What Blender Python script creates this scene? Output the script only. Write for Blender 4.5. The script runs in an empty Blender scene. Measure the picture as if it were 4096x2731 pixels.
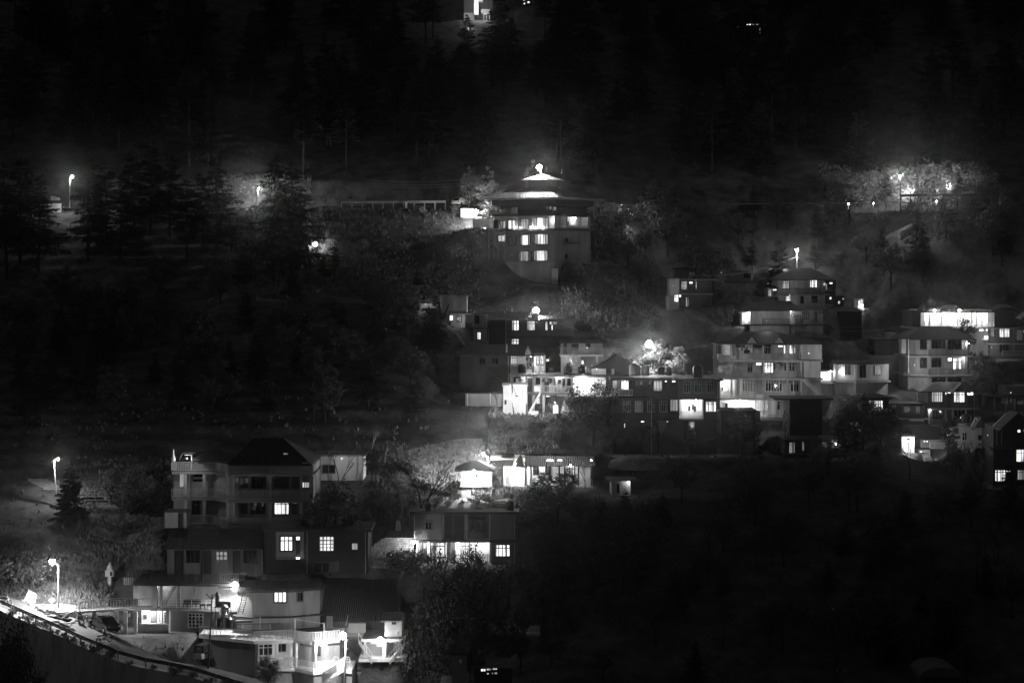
import bpy, math, random
import numpy as np
from mathutils import Vector, noise as mnoise
random.seed(7)
R = random.Random(11)
SC = bpy.context.scene
COL = SC.collection
F, UC, VH = 2250.0, 512.0, 265.0          # focal length in picture widths/1024, optical axis column, eye level row

# ---------------------------------------------------------------- camera, sky, exposure
cam_d = bpy.data.cameras.new('camera')
cam = bpy.data.objects.new('camera', cam_d); COL.objects.link(cam)
cam.location = (0, 0, 0); cam.rotation_euler = (math.radians(90), 0, 0)
cam_d.sensor_width = 36.0; cam_d.lens = 36.0 * F / 1024.0
cam_d.shift_y = (VH - 341.0) / 1024.0
cam_d.clip_start = 1.0; cam_d.clip_end = 5000.0
SC.camera = cam
SC.view_settings.view_transform = 'Standard'; SC.view_settings.look = 'None'
SC.view_settings.exposure = 0.0; SC.view_settings.gamma = 1.0
try: SC.view_settings.use_curve_mapping = False
except Exception: pass
SC.cycles.max_bounces = 4; SC.cycles.diffuse_bounces = 2; SC.cycles.glossy_bounces = 2
SC.cycles.volume_bounces = 0; SC.cycles.transparent_max_bounces = 8
SC.cycles.sample_clamp_indirect = 3.0
SC.cycles.use_light_tree = True

wd = bpy.data.worlds.new('World'); SC.world = wd; wd.use_nodes = True
nt = wd.node_tree; bg = nt.nodes['Background']
sky = nt.nodes.new('ShaderNodeTexSky'); sky.sky_type = 'NISHITA'; sky.sun_disc = False
sky.sun_elevation = math.radians(1.0); sky.sun_rotation = math.radians(195)
bw = nt.nodes.new('ShaderNodeRGBToBW')
nt.links.new(sky.outputs[0], bw.inputs[0]); nt.links.new(bw.outputs[0], bg.inputs[0])
bg.inputs[1].default_value = 0.042

# ---------------------------------------------------------------- materials (the photograph is black and white: greys only)
MATS = {}
def mat(name, val, rough=.8, spec=.3, metal=0, var=.25, scale=.6, bump=0., bscale=4., kind=None):
    if name in MATS: return MATS[name]
    m = bpy.data.materials.new(name); m.use_nodes = True; MATS[name] = m
    n = m.node_tree.nodes; l = m.node_tree.links; p = n['Principled BSDF']
    p.inputs['Roughness'].default_value = rough; p.inputs['Metallic'].default_value = metal
    p.inputs['Specular IOR Level'].default_value = spec
    tc = n.new('ShaderNodeTexCoord')
    nz = n.new('ShaderNodeTexNoise'); nz.inputs['Scale'].default_value = scale
    nz.inputs['Detail'].default_value = 6; nz.inputs['Roughness'].default_value = .65
    mp = n.new('ShaderNodeMapping')
    l.new(tc.outputs['Object'], mp.inputs[0]); l.new(mp.outputs[0], nz.inputs[0])
    if kind == 'stain': mp.inputs['Scale'].default_value = (1, 1, .22)
    rp = n.new('ShaderNodeMapRange')
    rp.inputs['From Min'].default_value = .3; rp.inputs['From Max'].default_value = .7
    rp.inputs['To Min'].default_value = val * (1 - var); rp.inputs['To Max'].default_value = val * (1 + var)
    l.new(nz.outputs[0], rp.inputs[0])
    out = rp.outputs[0]
    if kind in ('sheet', 'brick', 'plank'):
        if kind == 'brick':
            t = n.new('ShaderNodeTexBrick'); t.inputs['Scale'].default_value = 1.15; t.squash = .8; t.offset_frequency = 3
            t.inputs['Color1'].default_value = (1, 1, 1, 1); t.inputs['Color2'].default_value = (.45, .45, .45, 1)
            t.inputs['Mortar'].default_value = (.3, .3, .3, 1); t.inputs['Mortar Size'].default_value = .035
            r2 = n.new('ShaderNodeMapping'); r2.inputs['Rotation'].default_value = (math.radians(90), 0, 0)
            l.new(tc.outputs['Object'], r2.inputs[0]); l.new(r2.outputs[0], t.inputs[0])
            fac = t.outputs['Color']
        else:
            t = n.new('ShaderNodeTexWave'); t.bands_direction = 'X'; t.inputs['Scale'].default_value = 1.3 if kind == 'sheet' else .9
            l.new(tc.outputs['Object'], t.inputs[0])
            r2 = n.new('ShaderNodeMapRange'); r2.inputs['To Min'].default_value = .6; l.new(t.outputs['Fac'], r2.inputs[0])
            fac = r2.outputs[0]
            if kind == 'sheet':
                b = n.new('ShaderNodeBump'); b.inputs['Distance'].default_value = .06
                l.new(t.outputs['Fac'], b.inputs['Height']); l.new(b.outputs[0], p.inputs['Normal'])
        mx = n.new('ShaderNodeMath'); mx.operation = 'MULTIPLY'
        if kind == 'brick':
            cb = n.new('ShaderNodeRGBToBW'); l.new(fac, cb.inputs[0]); fac = cb.outputs[0]
        l.new(out, mx.inputs[0]); l.new(fac, mx.inputs[1]); out = mx.outputs[0]
    l.new(out, p.inputs['Base Color'])
    if bump:
        n2 = n.new('ShaderNodeTexNoise'); n2.inputs['Scale'].default_value = bscale; n2.inputs['Detail'].default_value = 5
        l.new(tc.outputs['Object'], n2.inputs[0])
        b = n.new('ShaderNodeBump'); b.inputs['Distance'].default_value = bump
        l.new(n2.outputs[0], b.inputs['Height']); l.new(b.outputs[0], p.inputs['Normal'])
    return m
def emat(name, val, curtain=0., scale=2.2, sample=False):
    """lit glass: a glowing room behind it, with curtain folds of lower brightness"""
    m = bpy.data.materials.new(name); m.use_nodes = True; MATS[name] = m
    n = m.node_tree.nodes; l = m.node_tree.links; p = n['Principled BSDF']
    p.inputs['Base Color'].default_value = (.05, .05, .05, 1)
    p.inputs['Emission Color'].default_value = (1, 1, 1, 1)
    p.inputs['Emission Strength'].default_value = val
    if curtain:
        tc = n.new('ShaderNodeTexCoord'); mp = n.new('ShaderNodeMapping'); mp.inputs['Scale'].default_value = (scale, scale, .12)
        nz = n.new('ShaderNodeTexNoise'); nz.inputs['Scale'].default_value = 1.3; nz.inputs['Detail'].default_value = 3
        rp = n.new('ShaderNodeMapRange'); rp.inputs['From Min'].default_value = .36; rp.inputs['From Max'].default_value = .62
        rp.inputs['To Min'].default_value = val * (1 - curtain); rp.inputs['To Max'].default_value = val
        l.new(tc.outputs['Object'], mp.inputs[0]); l.new(mp.outputs[0], nz.inputs[0]); l.new(nz.outputs[0], rp.inputs[0])
        l.new(rp.outputs[0], p.inputs['Emission Strength'])
    if not sample:
        try: m.cycles.emission_sampling = 'NONE'
        except Exception: pass
    return m
M_ = dict
WHITE = mat('painted_plaster_white', .7, .7, var=.25, kind='stain')
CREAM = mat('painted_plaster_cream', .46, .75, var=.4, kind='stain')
GREY = mat('weathered_plaster', .3, .8, var=.3, kind='stain')
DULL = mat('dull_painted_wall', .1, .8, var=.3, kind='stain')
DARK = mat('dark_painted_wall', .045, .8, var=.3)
CONC = mat('bare_concrete', .26, .85, var=.35, kind='stain', bump=.02)
BLACKC = mat('sooty_concrete', .05, .85, var=.4)
SHEET = mat('dark_roof_sheet', .045, .5, spec=.4, kind='sheet')
SHEETL = mat('light_roof_sheet', .35, .45, spec=.5, kind='sheet')
SHEETM = mat('ribbed_roof_sheet', .16, .5, spec=.4, kind='sheet')
SLATE = mat('slate_roof', .035, .75, var=.5, scale=2, bump=.05, bscale=3)
CONCW = mat('pale_stained_concrete', .5, .85, var=.45, kind='stain', bump=.02)
BRICK = mat('rough_brick', .42, .9, var=.3, kind='brick', bump=.03)
WOOD = mat('dark_timber', .05, .6, var=.4)
WOODL = mat('weathered_timber', .22, .7, var=.4)
IRONW = mat('white_enamel_iron', .75, .45, var=.1)
IROND = mat('dark_iron', .05, .45, metal=.3)
STEEL = mat('bright_steel', .6, .25, metal=.9, var=.1)
GALV = mat('galvanised_steel', .35, .4, metal=.6, var=.25)
PLAST = mat('black_plastic', .02, .35, spec=.5)
TANKG = mat('grey_tank_plastic', .4, .4)
PAINTD = mat('dark_car_paint', .012, .15, spec=.6, var=.05)
PAINTW = mat('white_car_paint', .7, .25, spec=.5, var=.03)
GLASS = mat('dark_glass', .015, .08, spec=.7, var=.1)
RUB = mat('rubber', .02, .8)
CLOTH = mat('dark_cloth', .04, .9)
CLOTHW = mat('pale_cloth', .6, .9)
BARK = mat('bark', .04, .9, var=.5, scale=3, bump=.03)
BARKL = mat('pale_bark', .3, .9, var=.4, scale=3)
LEAF = mat('broad_leaves', .085, .55, spec=.4, var=.5, scale=.9)
LEAFL = mat('pale_leaves', .22, .55, spec=.4, var=.4, scale=.9)
NEEDLE = mat('needles_and_shaded_leaves', .035, .7, var=.5, scale=.7)
ROAD = mat('road_surface', .16, .8, var=.25, scale=.5, bump=.02)
YARD = mat('packed_yard', .3, .9, var=.35, scale=.8, bump=.03)
PATH = mat('trodden_path', .3, .9, var=.3, scale=.8)
STONE = mat('rough_stone', .25, .9, var=.4, scale=1.5, bump=.05)
EB = emat('lit_window_bright', 2.4, .92)
EC = emat('lit_window_curtained', 1.9, .88, 3.0)
ED = emat('lit_window_dim', .42, .8)
EW = emat('lit_window_plain', 2.6, .55, 1.2)
EG = emat('lit_window_faint', .07, .7)
BULB = emat('lamp_glow', 90.)
SBULB = emat('fill_or_road_lamp_glow', 2.)  # dim glass of the added fill lamps and of some road lamps
TUBE = emat('tube_light_glow', 12.)
EB2 = emat('lit_window_lamp_glow', 1.5, .95, 1.1); EB3 = emat('lit_window_drawn_curtain', .75, .7, 4.)
PICK = random.Random(17)
PMAT = {'B': EB, 'C': EC, 'D': ED, 'W': EW, 'G': EG, '-': GLASS}

# ---------------------------------------------------------------- picture zooms used when measuring the photograph -> picture columns and rows
ZT = {1: (0, 425, 6.082), 2: (225, 425, 6.085), 3: (350, 400, 7.84), 4: (400, 287.5, 9.408), 5: (600, 250, 7.38),
      6: (825, 275, 6.27), 7: (425, 145, 10.115), 8: (0, 137.5, 7.84), 9: (250, 150, 8.96), 10: (750, 137.5, 8.584),
      12: (550, 400, 4.962), 13: (140, 570, 13.91), 14: (275, 587.5, 15.68), 15: (160, 430, 11.83),
      16: (410, 587.5, 15.68), 17: (0, 525, 9.94), 18: (400, 0, 15.68), 19: (487.5, 362.5, 15.68), 20: (712.5, 320, 14.94), 0: (0, 0, 1.)}
Zc = [0]
def Z(k): Zc[0] = k
def U(x): z = ZT[Zc[0]]; return z[0] + x / z[2]
def V(y): z = ZT[Zc[0]]; return z[1] + y / z[2]
def zz(y, D): return (VH - V(y)) / F * D               # height of row y at distance D
def xx(x, D): return (U(x) - UC) / F * D
def P(x, y, D): return Vector((xx(x, D), D, zz(y, D)))
def G(x, y, z):                                       # point seen at (x, y) that lies at height z
    D = z * F / (VH - V(y)); return Vector((xx(x, D), D, z))

# ---------------------------------------------------------------- mesh collecting
class MB:
    def __init__(s): s.v = []; s.f = []
    def add(s, vs, fs):
        k = len(s.v); s.v += [tuple(p) for p in vs]; s.f += [tuple(i + k for i in f) for f in fs]; return s
    def box8(s, p): return s.add(p, [(0, 3, 2, 1), (4, 5, 6, 7), (0, 1, 5, 4), (1, 2, 6, 5), (2, 3, 7, 6), (3, 0, 4, 7)])
    def box(s, x0, x1, y0, y1, z0, z1):
        return s.box8([(x0, y0, z0), (x1, y0, z0), (x1, y1, z0), (x0, y1, z0), (x0, y0, z1), (x1, y0, z1), (x1, y1, z1), (x0, y1, z1)])
    def prism(s, poly, z0, z1):
        n = len(poly); vs = [(p[0], p[1], z0) for p in poly] + [(p[0], p[1], z1) for p in poly]
        return s.add(vs, [tuple(range(n))[::-1], tuple(range(n, 2 * n))] + [(i, (i + 1) % n, n + (i + 1) % n, n + i) for i in range(n)])
    def tube(s, p, q, r, r2=None, seg=5):
        p, q = Vector(p), Vector(q); r2 = r if r2 is None else r2
        d = (q - p); d = d.normalized() if d.length > 1e-6 else Vector((0, 0, 1))
        a = d.orthogonal().normalized(); b = d.cross(a)
        vs = [p + (a * math.cos(t) + b * math.sin(t)) * r for t in [2 * math.pi * i / seg for i in range(seg)]]
        vs += [q + (a * math.cos(t) + b * math.sin(t)) * r2 for t in [2 * math.pi * i / seg for i in range(seg)]]
        return s.add(vs, [(i, (i + 1) % seg, seg + (i + 1) % seg, seg + i) for i in range(seg)] + [tuple(range(seg))[::-1], tuple(range(seg, 2 * seg))])
    def rev(s, c, prof, seg=12):                       # prof: (radius, z) pairs
        c = Vector(c); n = len(prof); vs = []
        for r, z in prof: vs += [(c.x + r * math.cos(2 * math.pi * i / seg), c.y + r * math.sin(2 * math.pi * i / seg), c.z + z) for i in range(seg)]
        fs = [(j * seg + i, j * seg + (i + 1) % seg, (j + 1) * seg + (i + 1) % seg, (j + 1) * seg + i) for j in range(n - 1) for i in range(seg)]
        return s.add(vs, fs + [tuple(range(seg))[::-1], tuple(range((n - 1) * seg, n * seg))])
    def strip(s, pts, ax, w, t):                       # a flat bar along pts
        for a, b in zip(pts, pts[1:]): s.tube(a, b, w, seg=4)
        return s
    def build(s, name, m, parent=None, smooth=False):
        me = bpy.data.meshes.new(name)
        off = Vector((0, 0, 0))
        o = parent
        while o is not None: off += Vector(o.location); o = o.parent
        vs = [(a - off.x, b - off.y, c - off.z) for a, b, c in s.v]
        me.from_pydata(vs, [], s.f); me.materials.append(m)
        if smooth: me.polygons.foreach_set('use_smooth', [True] * len(me.polygons))
        me.update()
        o = bpy.data.objects.new(name, me); COL.objects.link(o)
        if parent: o.parent = parent
        return o
def tag(o, label=None, cat=None, group=None, kind=None):
    if label: o['label'] = label
    if cat: o['category'] = cat
    if group: o['group'] = group
    if kind: o['kind'] = kind
    return o
def empty(name, loc, label, cat, group=None):
    o = bpy.data.objects.new(name, None); COL.objects.link(o); o.location = loc; o.empty_display_size = .5
    return tag(o, label, cat, group)
def solo(mb, name, m, label, cat, group=None, loc=None):
    """a thing that is one mesh, with its origin at its base"""
    xs = [v[0] for v in mb.v]; ys = [v[1] for v in mb.v]; zs = [v[2] for v in mb.v]
    c = Vector(((min(xs) + max(xs)) / 2, (min(ys) + max(ys)) / 2, min(zs))) if loc is None else Vector(loc)
    mb.v = [(a - c.x, b - c.y, d - c.z) for a, b, d in mb.v]
    o = mb.build(name, m); o.location = c; return tag(o, label, cat, group)
def structure(mb, name, m): o = mb.build(name, m); o['kind'] = 'structure'; return o
def dup(root, loc, rz=0., sc=1., label=None, group=None):
    r = root.copy(); COL.objects.link(r); r.location = loc; r.rotation_euler = (0, 0, rz); r.scale = (sc, sc, sc) if not isinstance(sc, tuple) else sc
    if label: r['label'] = label
    if group: r['group'] = group
    for ch in list(root.children):
        c = ch.copy(); COL.objects.link(c); c.parent = r
        for g in list(ch.children):
            d = g.copy(); COL.objects.link(d); d.parent = c
    return r

# ---------------------------------------------------------------- lamps
LM = 2.6                                              # all lamps together
def _light(parent, p, power, r=.12, name='light'):
    power *= LM
    ld = bpy.data.lights.new(name, 'POINT'); ld.energy = power; ld.shadow_soft_size = r; ld.color = (1, 1, 1)
    o = bpy.data.objects.new(name, ld); COL.objects.link(o)
    off = Vector((0, 0, 0)); q = parent
    while q is not None: off += Vector(q.location); q = q.parent
    o.location = Vector(p) - off
    if parent: o.parent = parent
    return o
def bulb(parent, p, power, r=.2, name='bulb', dy=-.15, spot=0):
    r = r * .8
    b = MB().rev((p[0], p[1], p[2]), [(.02, -r), (r * .7, -r * .7), (r, 0), (r * .7, r * .7), (.02, r)], 8).build(name, BULB, parent, True)
    _light(b, (p[0], p[1] + dy - r, p[2] - r - .12), power, .1)
    if spot:                                           # shaded lamps throw most of their light down
        s = _light(b, (p[0], p[1] + dy - r, p[2] - r - .2), 1, .1); ld = bpy.data.lights.new('lamp_beam', 'SPOT'); ld.energy = spot * LM
        ld.spot_size = math.radians(152); ld.spot_blend = .5; ld.shadow_soft_size = .1
        k = bpy.data.objects.new('lamp_beam', ld); COL.objects.link(k); k.parent = b; k.location = s.location; bpy.data.objects.remove(s)
    return b
def light(parent, p, power, r=.055):
    """fill lamp added to brighten walls, glass kept dim; also heads some road lamps"""
    b = MB().rev((p[0], p[1], p[2]), [(.01, -r), (r, 0), (.01, r)], 6).build('fill_or_road_lamp', SBULB, parent, True)
    _light(b, (p[0], p[1] - .05, p[2] - r - .06), power, .06); return b
PADS = []   # (x0, x1, y0, y1, z) level ground under things

# ---------------------------------------------------------------- houses
class House:
    def __init__(s, name, label, front, ybase, depth, group=None, pad=True, cat='house'):
        """front: [(x, distance), ...] from left to right in the current zoom; ybase: row of its foot"""
        s.poly = [Vector((xx(x, D), D)) for x, D in front]
        s.D = front[0][1]; s.depth = depth; s.zb = zz(ybase, s.D)
        cx = sum(p.x for p in s.poly) / len(s.poly)
        s.o = empty(name, (cx, min(p.y for p in s.poly), s.zb), label, cat, group)
        s.back = max(p.y for p in s.poly) + depth
        s.n = 0.; s.i = 0
        if pad: PADS.append((s.poly[0].x - .5, s.poly[-1].x + .5, min(p.y for p in s.poly) - 1.0, s.back, s.zb))
    def z(s, y): return zz(y, s.D)
    def clip(s, x0, x1):
        """the stretch of the front line between columns x0 and x1 (run on straight past its ends)"""
        out = []; n = len(s.poly) - 1
        def at(x):
            i = 0
            while i < n - 1 and s.poly[i + 1].x / s.poly[i + 1].y < (U(x) - UC) / F: i += 1
            s.i = i; t, a, b = s.pt(x); return a + (b - a) * t, i + t
        si = s.i; p0, k0 = at(x0); p1, k1 = at(x1); s.i = si
        return [p0] + [s.poly[j].copy() for j in range(1, n) if k0 + .001 < j < k1 - .001] + [p1]
    def line(s, out, ext=0.):
        p = [Vector((q.x, q.y - out)) for q in s.poly]
        p[0].x -= ext; p[-1].x += ext; return p
    def foot(s, out, ext=0., back=0.):
        p = s.line(out, ext); return p + [Vector((p[-1].x, s.back + back)), Vector((p[0].x, s.back + back))]
    def body(s, ytop, ybot=None, inset=0., m=CREAM, name='wall', x0=None, x1=None, ext=0., back=0.):
        s.n = -inset
        z1 = s.z(ytop); z0 = s.zb - 1.5 if ybot is None else s.z(ybot)
        if x0 is None: return MB().prism(s.foot(-inset, ext, back), z0, z1).build(name, m, s.o)
        c = s.clip(x0, x1); p = [(q.x, q.y + inset) for q in c] + [(c[-1].x, s.back + back), (c[0].x, s.back + back)]
        return MB().prism(p, z0, z1).build(name, m, s.o)
    def slab(s, y, th=.28, out=.1, m=CONC, name='floor_slab', ext=None, back=-.05, x0=None, x1=None):
        z = s.z(y); e = out if ext is None else ext
        if x0 is None: return MB().prism(s.foot(out, e, back), z - th, z).build(name, m, s.o)
        c = s.clip(x0, x1); p = [(q.x, q.y - out) for q in c] + [(c[-1].x, s.back + back), (c[0].x, s.back + back)]
        return MB().prism(p, z - th, z).build(name, m, s.o)
    def rail(s, y, h=1., out=0., m=IRONW, kind='bars', x0=None, x1=None, step=.2, bar=.05, name='railing', sides=True):
        z = s.z(y)
        if x0 is None: pl = s.line(out, max(out, 0) * .9)
        else: pl = [Vector((q.x, q.y - out)) for q in s.clip(x0, x1)]
        if sides and out > .3: pl = [Vector((pl[0].x, pl[0].y + out))] + pl + [Vector((pl[-1].x, pl[-1].y + out))]
        return railing([Vector((p.x, p.y, z)) for p in pl], h, m, kind, step, bar).build(name, m, s.o)
    # facade coordinates on segment s.i
    def pt(s, x, n=None):
        a, b = s.poly[s.i], s.poly[s.i + 1]; d = (b - a); k = (U(x) - UC) / F
        # a + t d = (k*y, y)
        t = (k * a.y - a.x) / (d.x - k * d.y); return t, a, b
    def fb(s, mb, x0, x1, y0, y1, n0, n1):
        """box on the facade between columns x0,x1 and rows y0,y1, from n0 to n1 metres in front of the wall line"""
        t0, a, b = s.pt(x0); t1, _, _ = s.pt(x1); d = b - a
        nrm = Vector((d.y, -d.x)).normalized()
        if nrm.y > 0: nrm = -nrm
        p0 = a + d * t0; p1 = a + d * t1
        Dm = (p0.y + p1.y) / 2
        z0, z1 = zz(max(y0, y1), Dm), zz(min(y0, y1), Dm)
        q = [p0 + nrm * n1, p1 + nrm * n1, p1 + nrm * n0, p0 + nrm * n0]
        mb.box8([(v.x, v.y, z0) for v in q] + [(v.x, v.y, z1) for v in q]); return mb
    def win(s, x0, x1, y0, y1, k='B', cols=3, tr=.28, fr=WOOD, bars=.08, n=None, name='window', rows=1, sill=False, trk=None):
        n = s.n if n is None else n
        pm = MB(); fm = MB(); sc = s.D / F / ZT[Zc[0]][2]; b = bars / sc; W = x1 - x0
        s.fb(pm, x0, x1, y0, y1, n + .01, n + .05)
        e = b * .6
        for a, c in ((x0 - e, x0 + e), (x1 - e, x1 + e)): s.fb(fm, a, c, y0 - e, y1 + e, n + .012, n + .12)
        for a, c in ((y0 - e, y0 + e), (y1 - e, y1 + e)): s.fb(fm, x0 + e, x1 - e, a, c, n + .012, n + .115)
        for j in range(1, cols): xm = x0 + W * j / cols; s.fb(fm, xm - b / 2, xm + b / 2, y0 + e, y1 - e, n + .014, n + .11)
        if tr: ym = y0 + (y1 - y0) * tr; s.fb(fm, x0 + e, x1 - e, ym - b / 2, ym + b / 2, n + .014, n + .105)
        for j in range(1, rows):
            ys = y0 + (y1 - y0) * (tr + (1 - tr) * j / rows); s.fb(fm, x0 + e, x1 - e, ys - b / 3, ys + b / 3, n + .016, n + .1)
        w = fm.build(name, fr, s.o); pm.build('pane', PICK.choice((EB, EB, EB2, EB2, EB3)) if k == 'B' else PMAT[k], w)
        if sill: s.fb(MB(), x0 - 2 * b, x1 + 2 * b, y1 + e, y1 + e + b, n, n + .3).build('sill', CONC, w)
        return w
    def door(s, x0, x1, y0, y1, m=WOOD, n=None, glass=None):
        n = s.n if n is None else n; sc = s.D / F / ZT[Zc[0]][2]; b = .08 / sc
        mb = MB(); s.fb(mb, x0, x1, y0, y1, n + .01, n + .06)
        for a, c in ((x0, x0 + b), (x1 - b, x1)): s.fb(mb, a, c, y0, y1, n + .06, n + .11)
        s.fb(mb, x0 + b, x1 - b, y0, y0 + b, n + .06, n + .11)
        d = mb.build('door', m, s.o)
        if glass: s.fb(MB(), x0 + b * 2, x1 - b * 2, y0 + b * 2, y0 + (y1 - y0) * .35, n + .062, n + .09).build('pane', PMAT[glass], d)
        return d
    def col(s, x, y0, y1, w=.25, m=CONC, n=-.05, name='column'):
        b = w / (s.D / F / ZT[Zc[0]][2]) / 2
        return s.fb(MB(), x - b, x + b, y0, y1, n - w, n).build(name, m, s.o)
    def box(s, x0, x1, y0, y1, n0, n1, m, name): return s.fb(MB(), x0, x1, y0, y1, n0, n1).build(name, m, s.o)
    def lamp(s, x, y, n, power, r=.16, spot=0):
        t, a, b = s.pt(x); p = a + (b - a) * t
        return bulb(s.o, (p.x, p.y - n, zz(y, p.y)), power, r, spot=spot)
    def bbox(s, over):
        xs = [p.x for p in s.poly]; return min(xs) - over, max(xs) + over, min(p.y for p in s.poly) - over, s.back + over
    def hip(s, ye, yr, over=.7, m=SLATE, x0=None, x1=None, rx0=None, rx1=None, name='roof', th=.15):
        a, b, c, d = s.bbox(over)
        if x0 is not None: a, b = xx(x0, s.D), xx(x1, s.D)
        ze = s.z(ye); Dm = (c + d) / 2; zr = zz(yr, Dm)
        if rx0 is None: k = min((d - c) / 2, (b - a) * .42); r0, r1 = a + k, b - k
        else: r0, r1 = xx(rx0, Dm), xx(rx1, Dm)
        mb = MB(); mb.add([(a, c, ze), (b, c, ze), (b, d, ze), (a, d, ze), (r0, Dm, zr), (r1, Dm, zr)],
                          [(0, 1, 5, 4), (1, 2, 5), (2, 3, 4, 5), (3, 0, 4)])
        mb.add([(a, c, ze - th), (b, c, ze - th), (b, d, ze - th), (a, d, ze - th), (a, c, ze), (b, c, ze), (b, d, ze), (a, d, ze)],
               [(0, 3, 2, 1), (0, 1, 5, 4), (1, 2, 6, 5), (2, 3, 7, 6), (3, 0, 4, 7)])
        return mb.build(name, m, s.o)
    def gable(s, x0, x1, ye, yp, n0, n1, m=SLATE, wm=CREAM, name='gable', th=.14):
        """gabled roof whose triangle faces the valley, between depths n0 (behind) and n1 (in front)"""
        D = s.D; xa, xb = xx(x0, D), xx(x1, D); xm = (xa + xb) / 2; ze, zp = s.z(ye), s.z(yp)
        w = MB().add([(xa + .15, D - n1 + .15, ze), (xb - .15, D - n1 + .15, ze), (xm, D - n1 + .15, zp - .1), (xa + .15, D - n0, ze), (xb - .15, D - n0, ze), (xm, D - n0, zp - .1)],
                     [(0, 1, 2), (5, 4, 3), (0, 3, 4, 1), (1, 4, 5, 2), (2, 5, 3, 0)]).build(name, wm, s.o)
        r = MB()
        for sx, ex in ((xa - .25, -1), (xb + .25, 1)):
            sl = (zp - ze) / (xm - xa); zl = ze - .25 * sl
            a = [(sx, D - n1 - .1, zl), (xm, D - n1 - .1, zp), (xm, D - n0 + .05, zp), (sx, D - n0 + .05, zl)]
            r.box8(a + [(p[0], p[1], p[2] + th) for p in a])
        r.build('gable_roof', m, w); return w
    def lean(s, x0, x1, yf, yb, back, over=.6, m=SHEET, name='roof', th=.08):
        """single slope: front edge at row yf, rear edge at row yb, `back` metres behind"""
        D = s.D; zf = s.z(yf); zb = zz(yb, D + back)
        a = [(xx(x0, D), D - over, zf), (xx(x1, D), D - over, zf), (xx(x1, D), D + back, zb), (xx(x0, D), D + back, zb)]
        return MB().box8(a + [(p[0], p[1], p[2] + th) for p in a]).build(name, m, s.o)
    def stairs(s, x0, y0, x1, y1, n0=.1, n1=1.1, m=CONC, steps=12, rail=IRONW, solid=False):
        mb = MB(); sg = 1 if x1 > x0 else -1
        for k in range(steps):
            a = x0 + (x1 - x0) * k / steps; b = x0 + (x1 - x0) * (k + 1) / steps
            yt = y0 + (y1 - y0) * (k + 1) / steps
            hgt = (y0 - y1) / steps * (2.0 if not solid else 0)
            s.fb(mb, min(a, b), max(a, b), yt, (yt + hgt) if not solid else y0, n0, n1)
        st = mb.build('stairs', m, s.o)
        if rail:
            q0 = P(x0, y0, s.D); q1 = P(x1, y1, s.D); q0.y -= n1 - .05; q1.y -= n1 - .05
            railing([q0, q1], .9, rail, 'bars', .25, .05).build('handrail', rail, st)
        return st
def railing(pts, h, m, kind='bars', step=.2, bar=.05):
    mb = MB()
    for a, b in zip(pts, pts[1:]):
        d = b - a; L = math.hypot(d.x, d.y)
        if L < .05: continue
        up = Vector((0, 0, h)); t = .035
        for zf in ((1., .12) if kind != 'solid' else (1.,)):
            mb.tube(a + up * zf, b + up * zf, t, seg=4)
        if kind == 'solid':
            nx = Vector((d.y, -d.x, 0)).normalized() * .05
            mb.box8([a - nx, b - nx, b + nx, a + nx] + [p + Vector((0, 0, h * .93)) for p in (a - nx, b - nx, b + nx, a + nx)])
        n = max(1, int(L / (step if kind == 'bars' else 1.6)))
        for k in range(n + 1):
            p = a + d * (k / n); r = bar / 2 if (kind == 'bars' and k % 10) else .045
            mb.tube(p, p + up, r, seg=4)
        if kind == 'pipes':
            for zf in (.35, .68): mb.tube(a + up * zf, b + up * zf, .025, seg=4)
    return mb
# ================================================================ buildings, bottom left
def GD(pts, z): return [(x, z * F / (VH - V(y))) for x, y in pts]

# A: house with white-railed terraces beside the road
Z(13)
zA = -41.8
fr = [(835, 890), (1590, 975)]
D1 = GD(fr, zA)
def cvt(k, pts):   # points of another zoom expressed in the current one
    z = ZT[k]; c = ZT[Zc[0]]
    return [((z[0] + x / z[2] - c[0]) * c[2], (z[1] + y / z[2] - c[1]) * c[2]) for x, y in pts]
fA = D1 + GD(cvt(14, [(290, 800), (560, 840), (1000, 800)]), zA)
A = House('terrace_house', 'white roadside house with brightly lit white railings on two levels, bottom left', fA, 1330, 7.0)
A.body(940, 1330 + 60, inset=1.5, m=WHITE, x0=1615, x1=2200)
A.body(940, 1330 + 60, inset=.9, m=DULL, x0=860, x1=1612, name='wall')
Z(14)
A.body(850, 1300, inset=1.5, m=CREAM, x0=340, x1=1000)
Z(13)
A.slab(890, .34, .12, WHITE, 'terrace_slab'); A.rail(888, 1.03, .08, step=.19, bar=.1)
Z(14)
for x, y in ((315, 480), (770, 548)):                      # posts carrying a wire above the terrace
    p = G(x, 800 if x < 500 else 838, zA); q = P(x, y, p.y)
    MB().tube(p, q, .06).build('post', IRONW, A.o)
MB().tube(P(315, 486, 251), P(770, 553, 250.5), .018, seg=3).build('wire', IRONW, A.o)
# second terrace edge below: porch
zP = -44.9
pf = GD([(-820, 1160), (0, 1250), (310, 1250), (600, 1310), (955, 1270), (1200, 1290)], zP)
A2 = [Vector((xx(x, D), D, zP)) for x, D in pf]
MB().prism([(p.x, p.y) for p in A2] + [(A2[-1].x, 256), (A2[0].x, 256)], zP - .35, zP).build('porch_slab', WHITE, A.o)
MB().prism([(p.x, p.y + .5) for p in A2] + [(A2[-1].x, 256), (A2[0].x, 256)], zP - 6, zP - .35).build('base_wall', CONC, A.o)
railing([p + Vector((0, .1, 0)) for p in A2[1:5]], 1.05, IRONW, step=.2, bar=.1).build('railing', IRONW, A.o)
railing([p + Vector((0, .1, 0)) for p in A2[0:2]], 1.05, IROND).build('railing', IROND, A.o)
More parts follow.
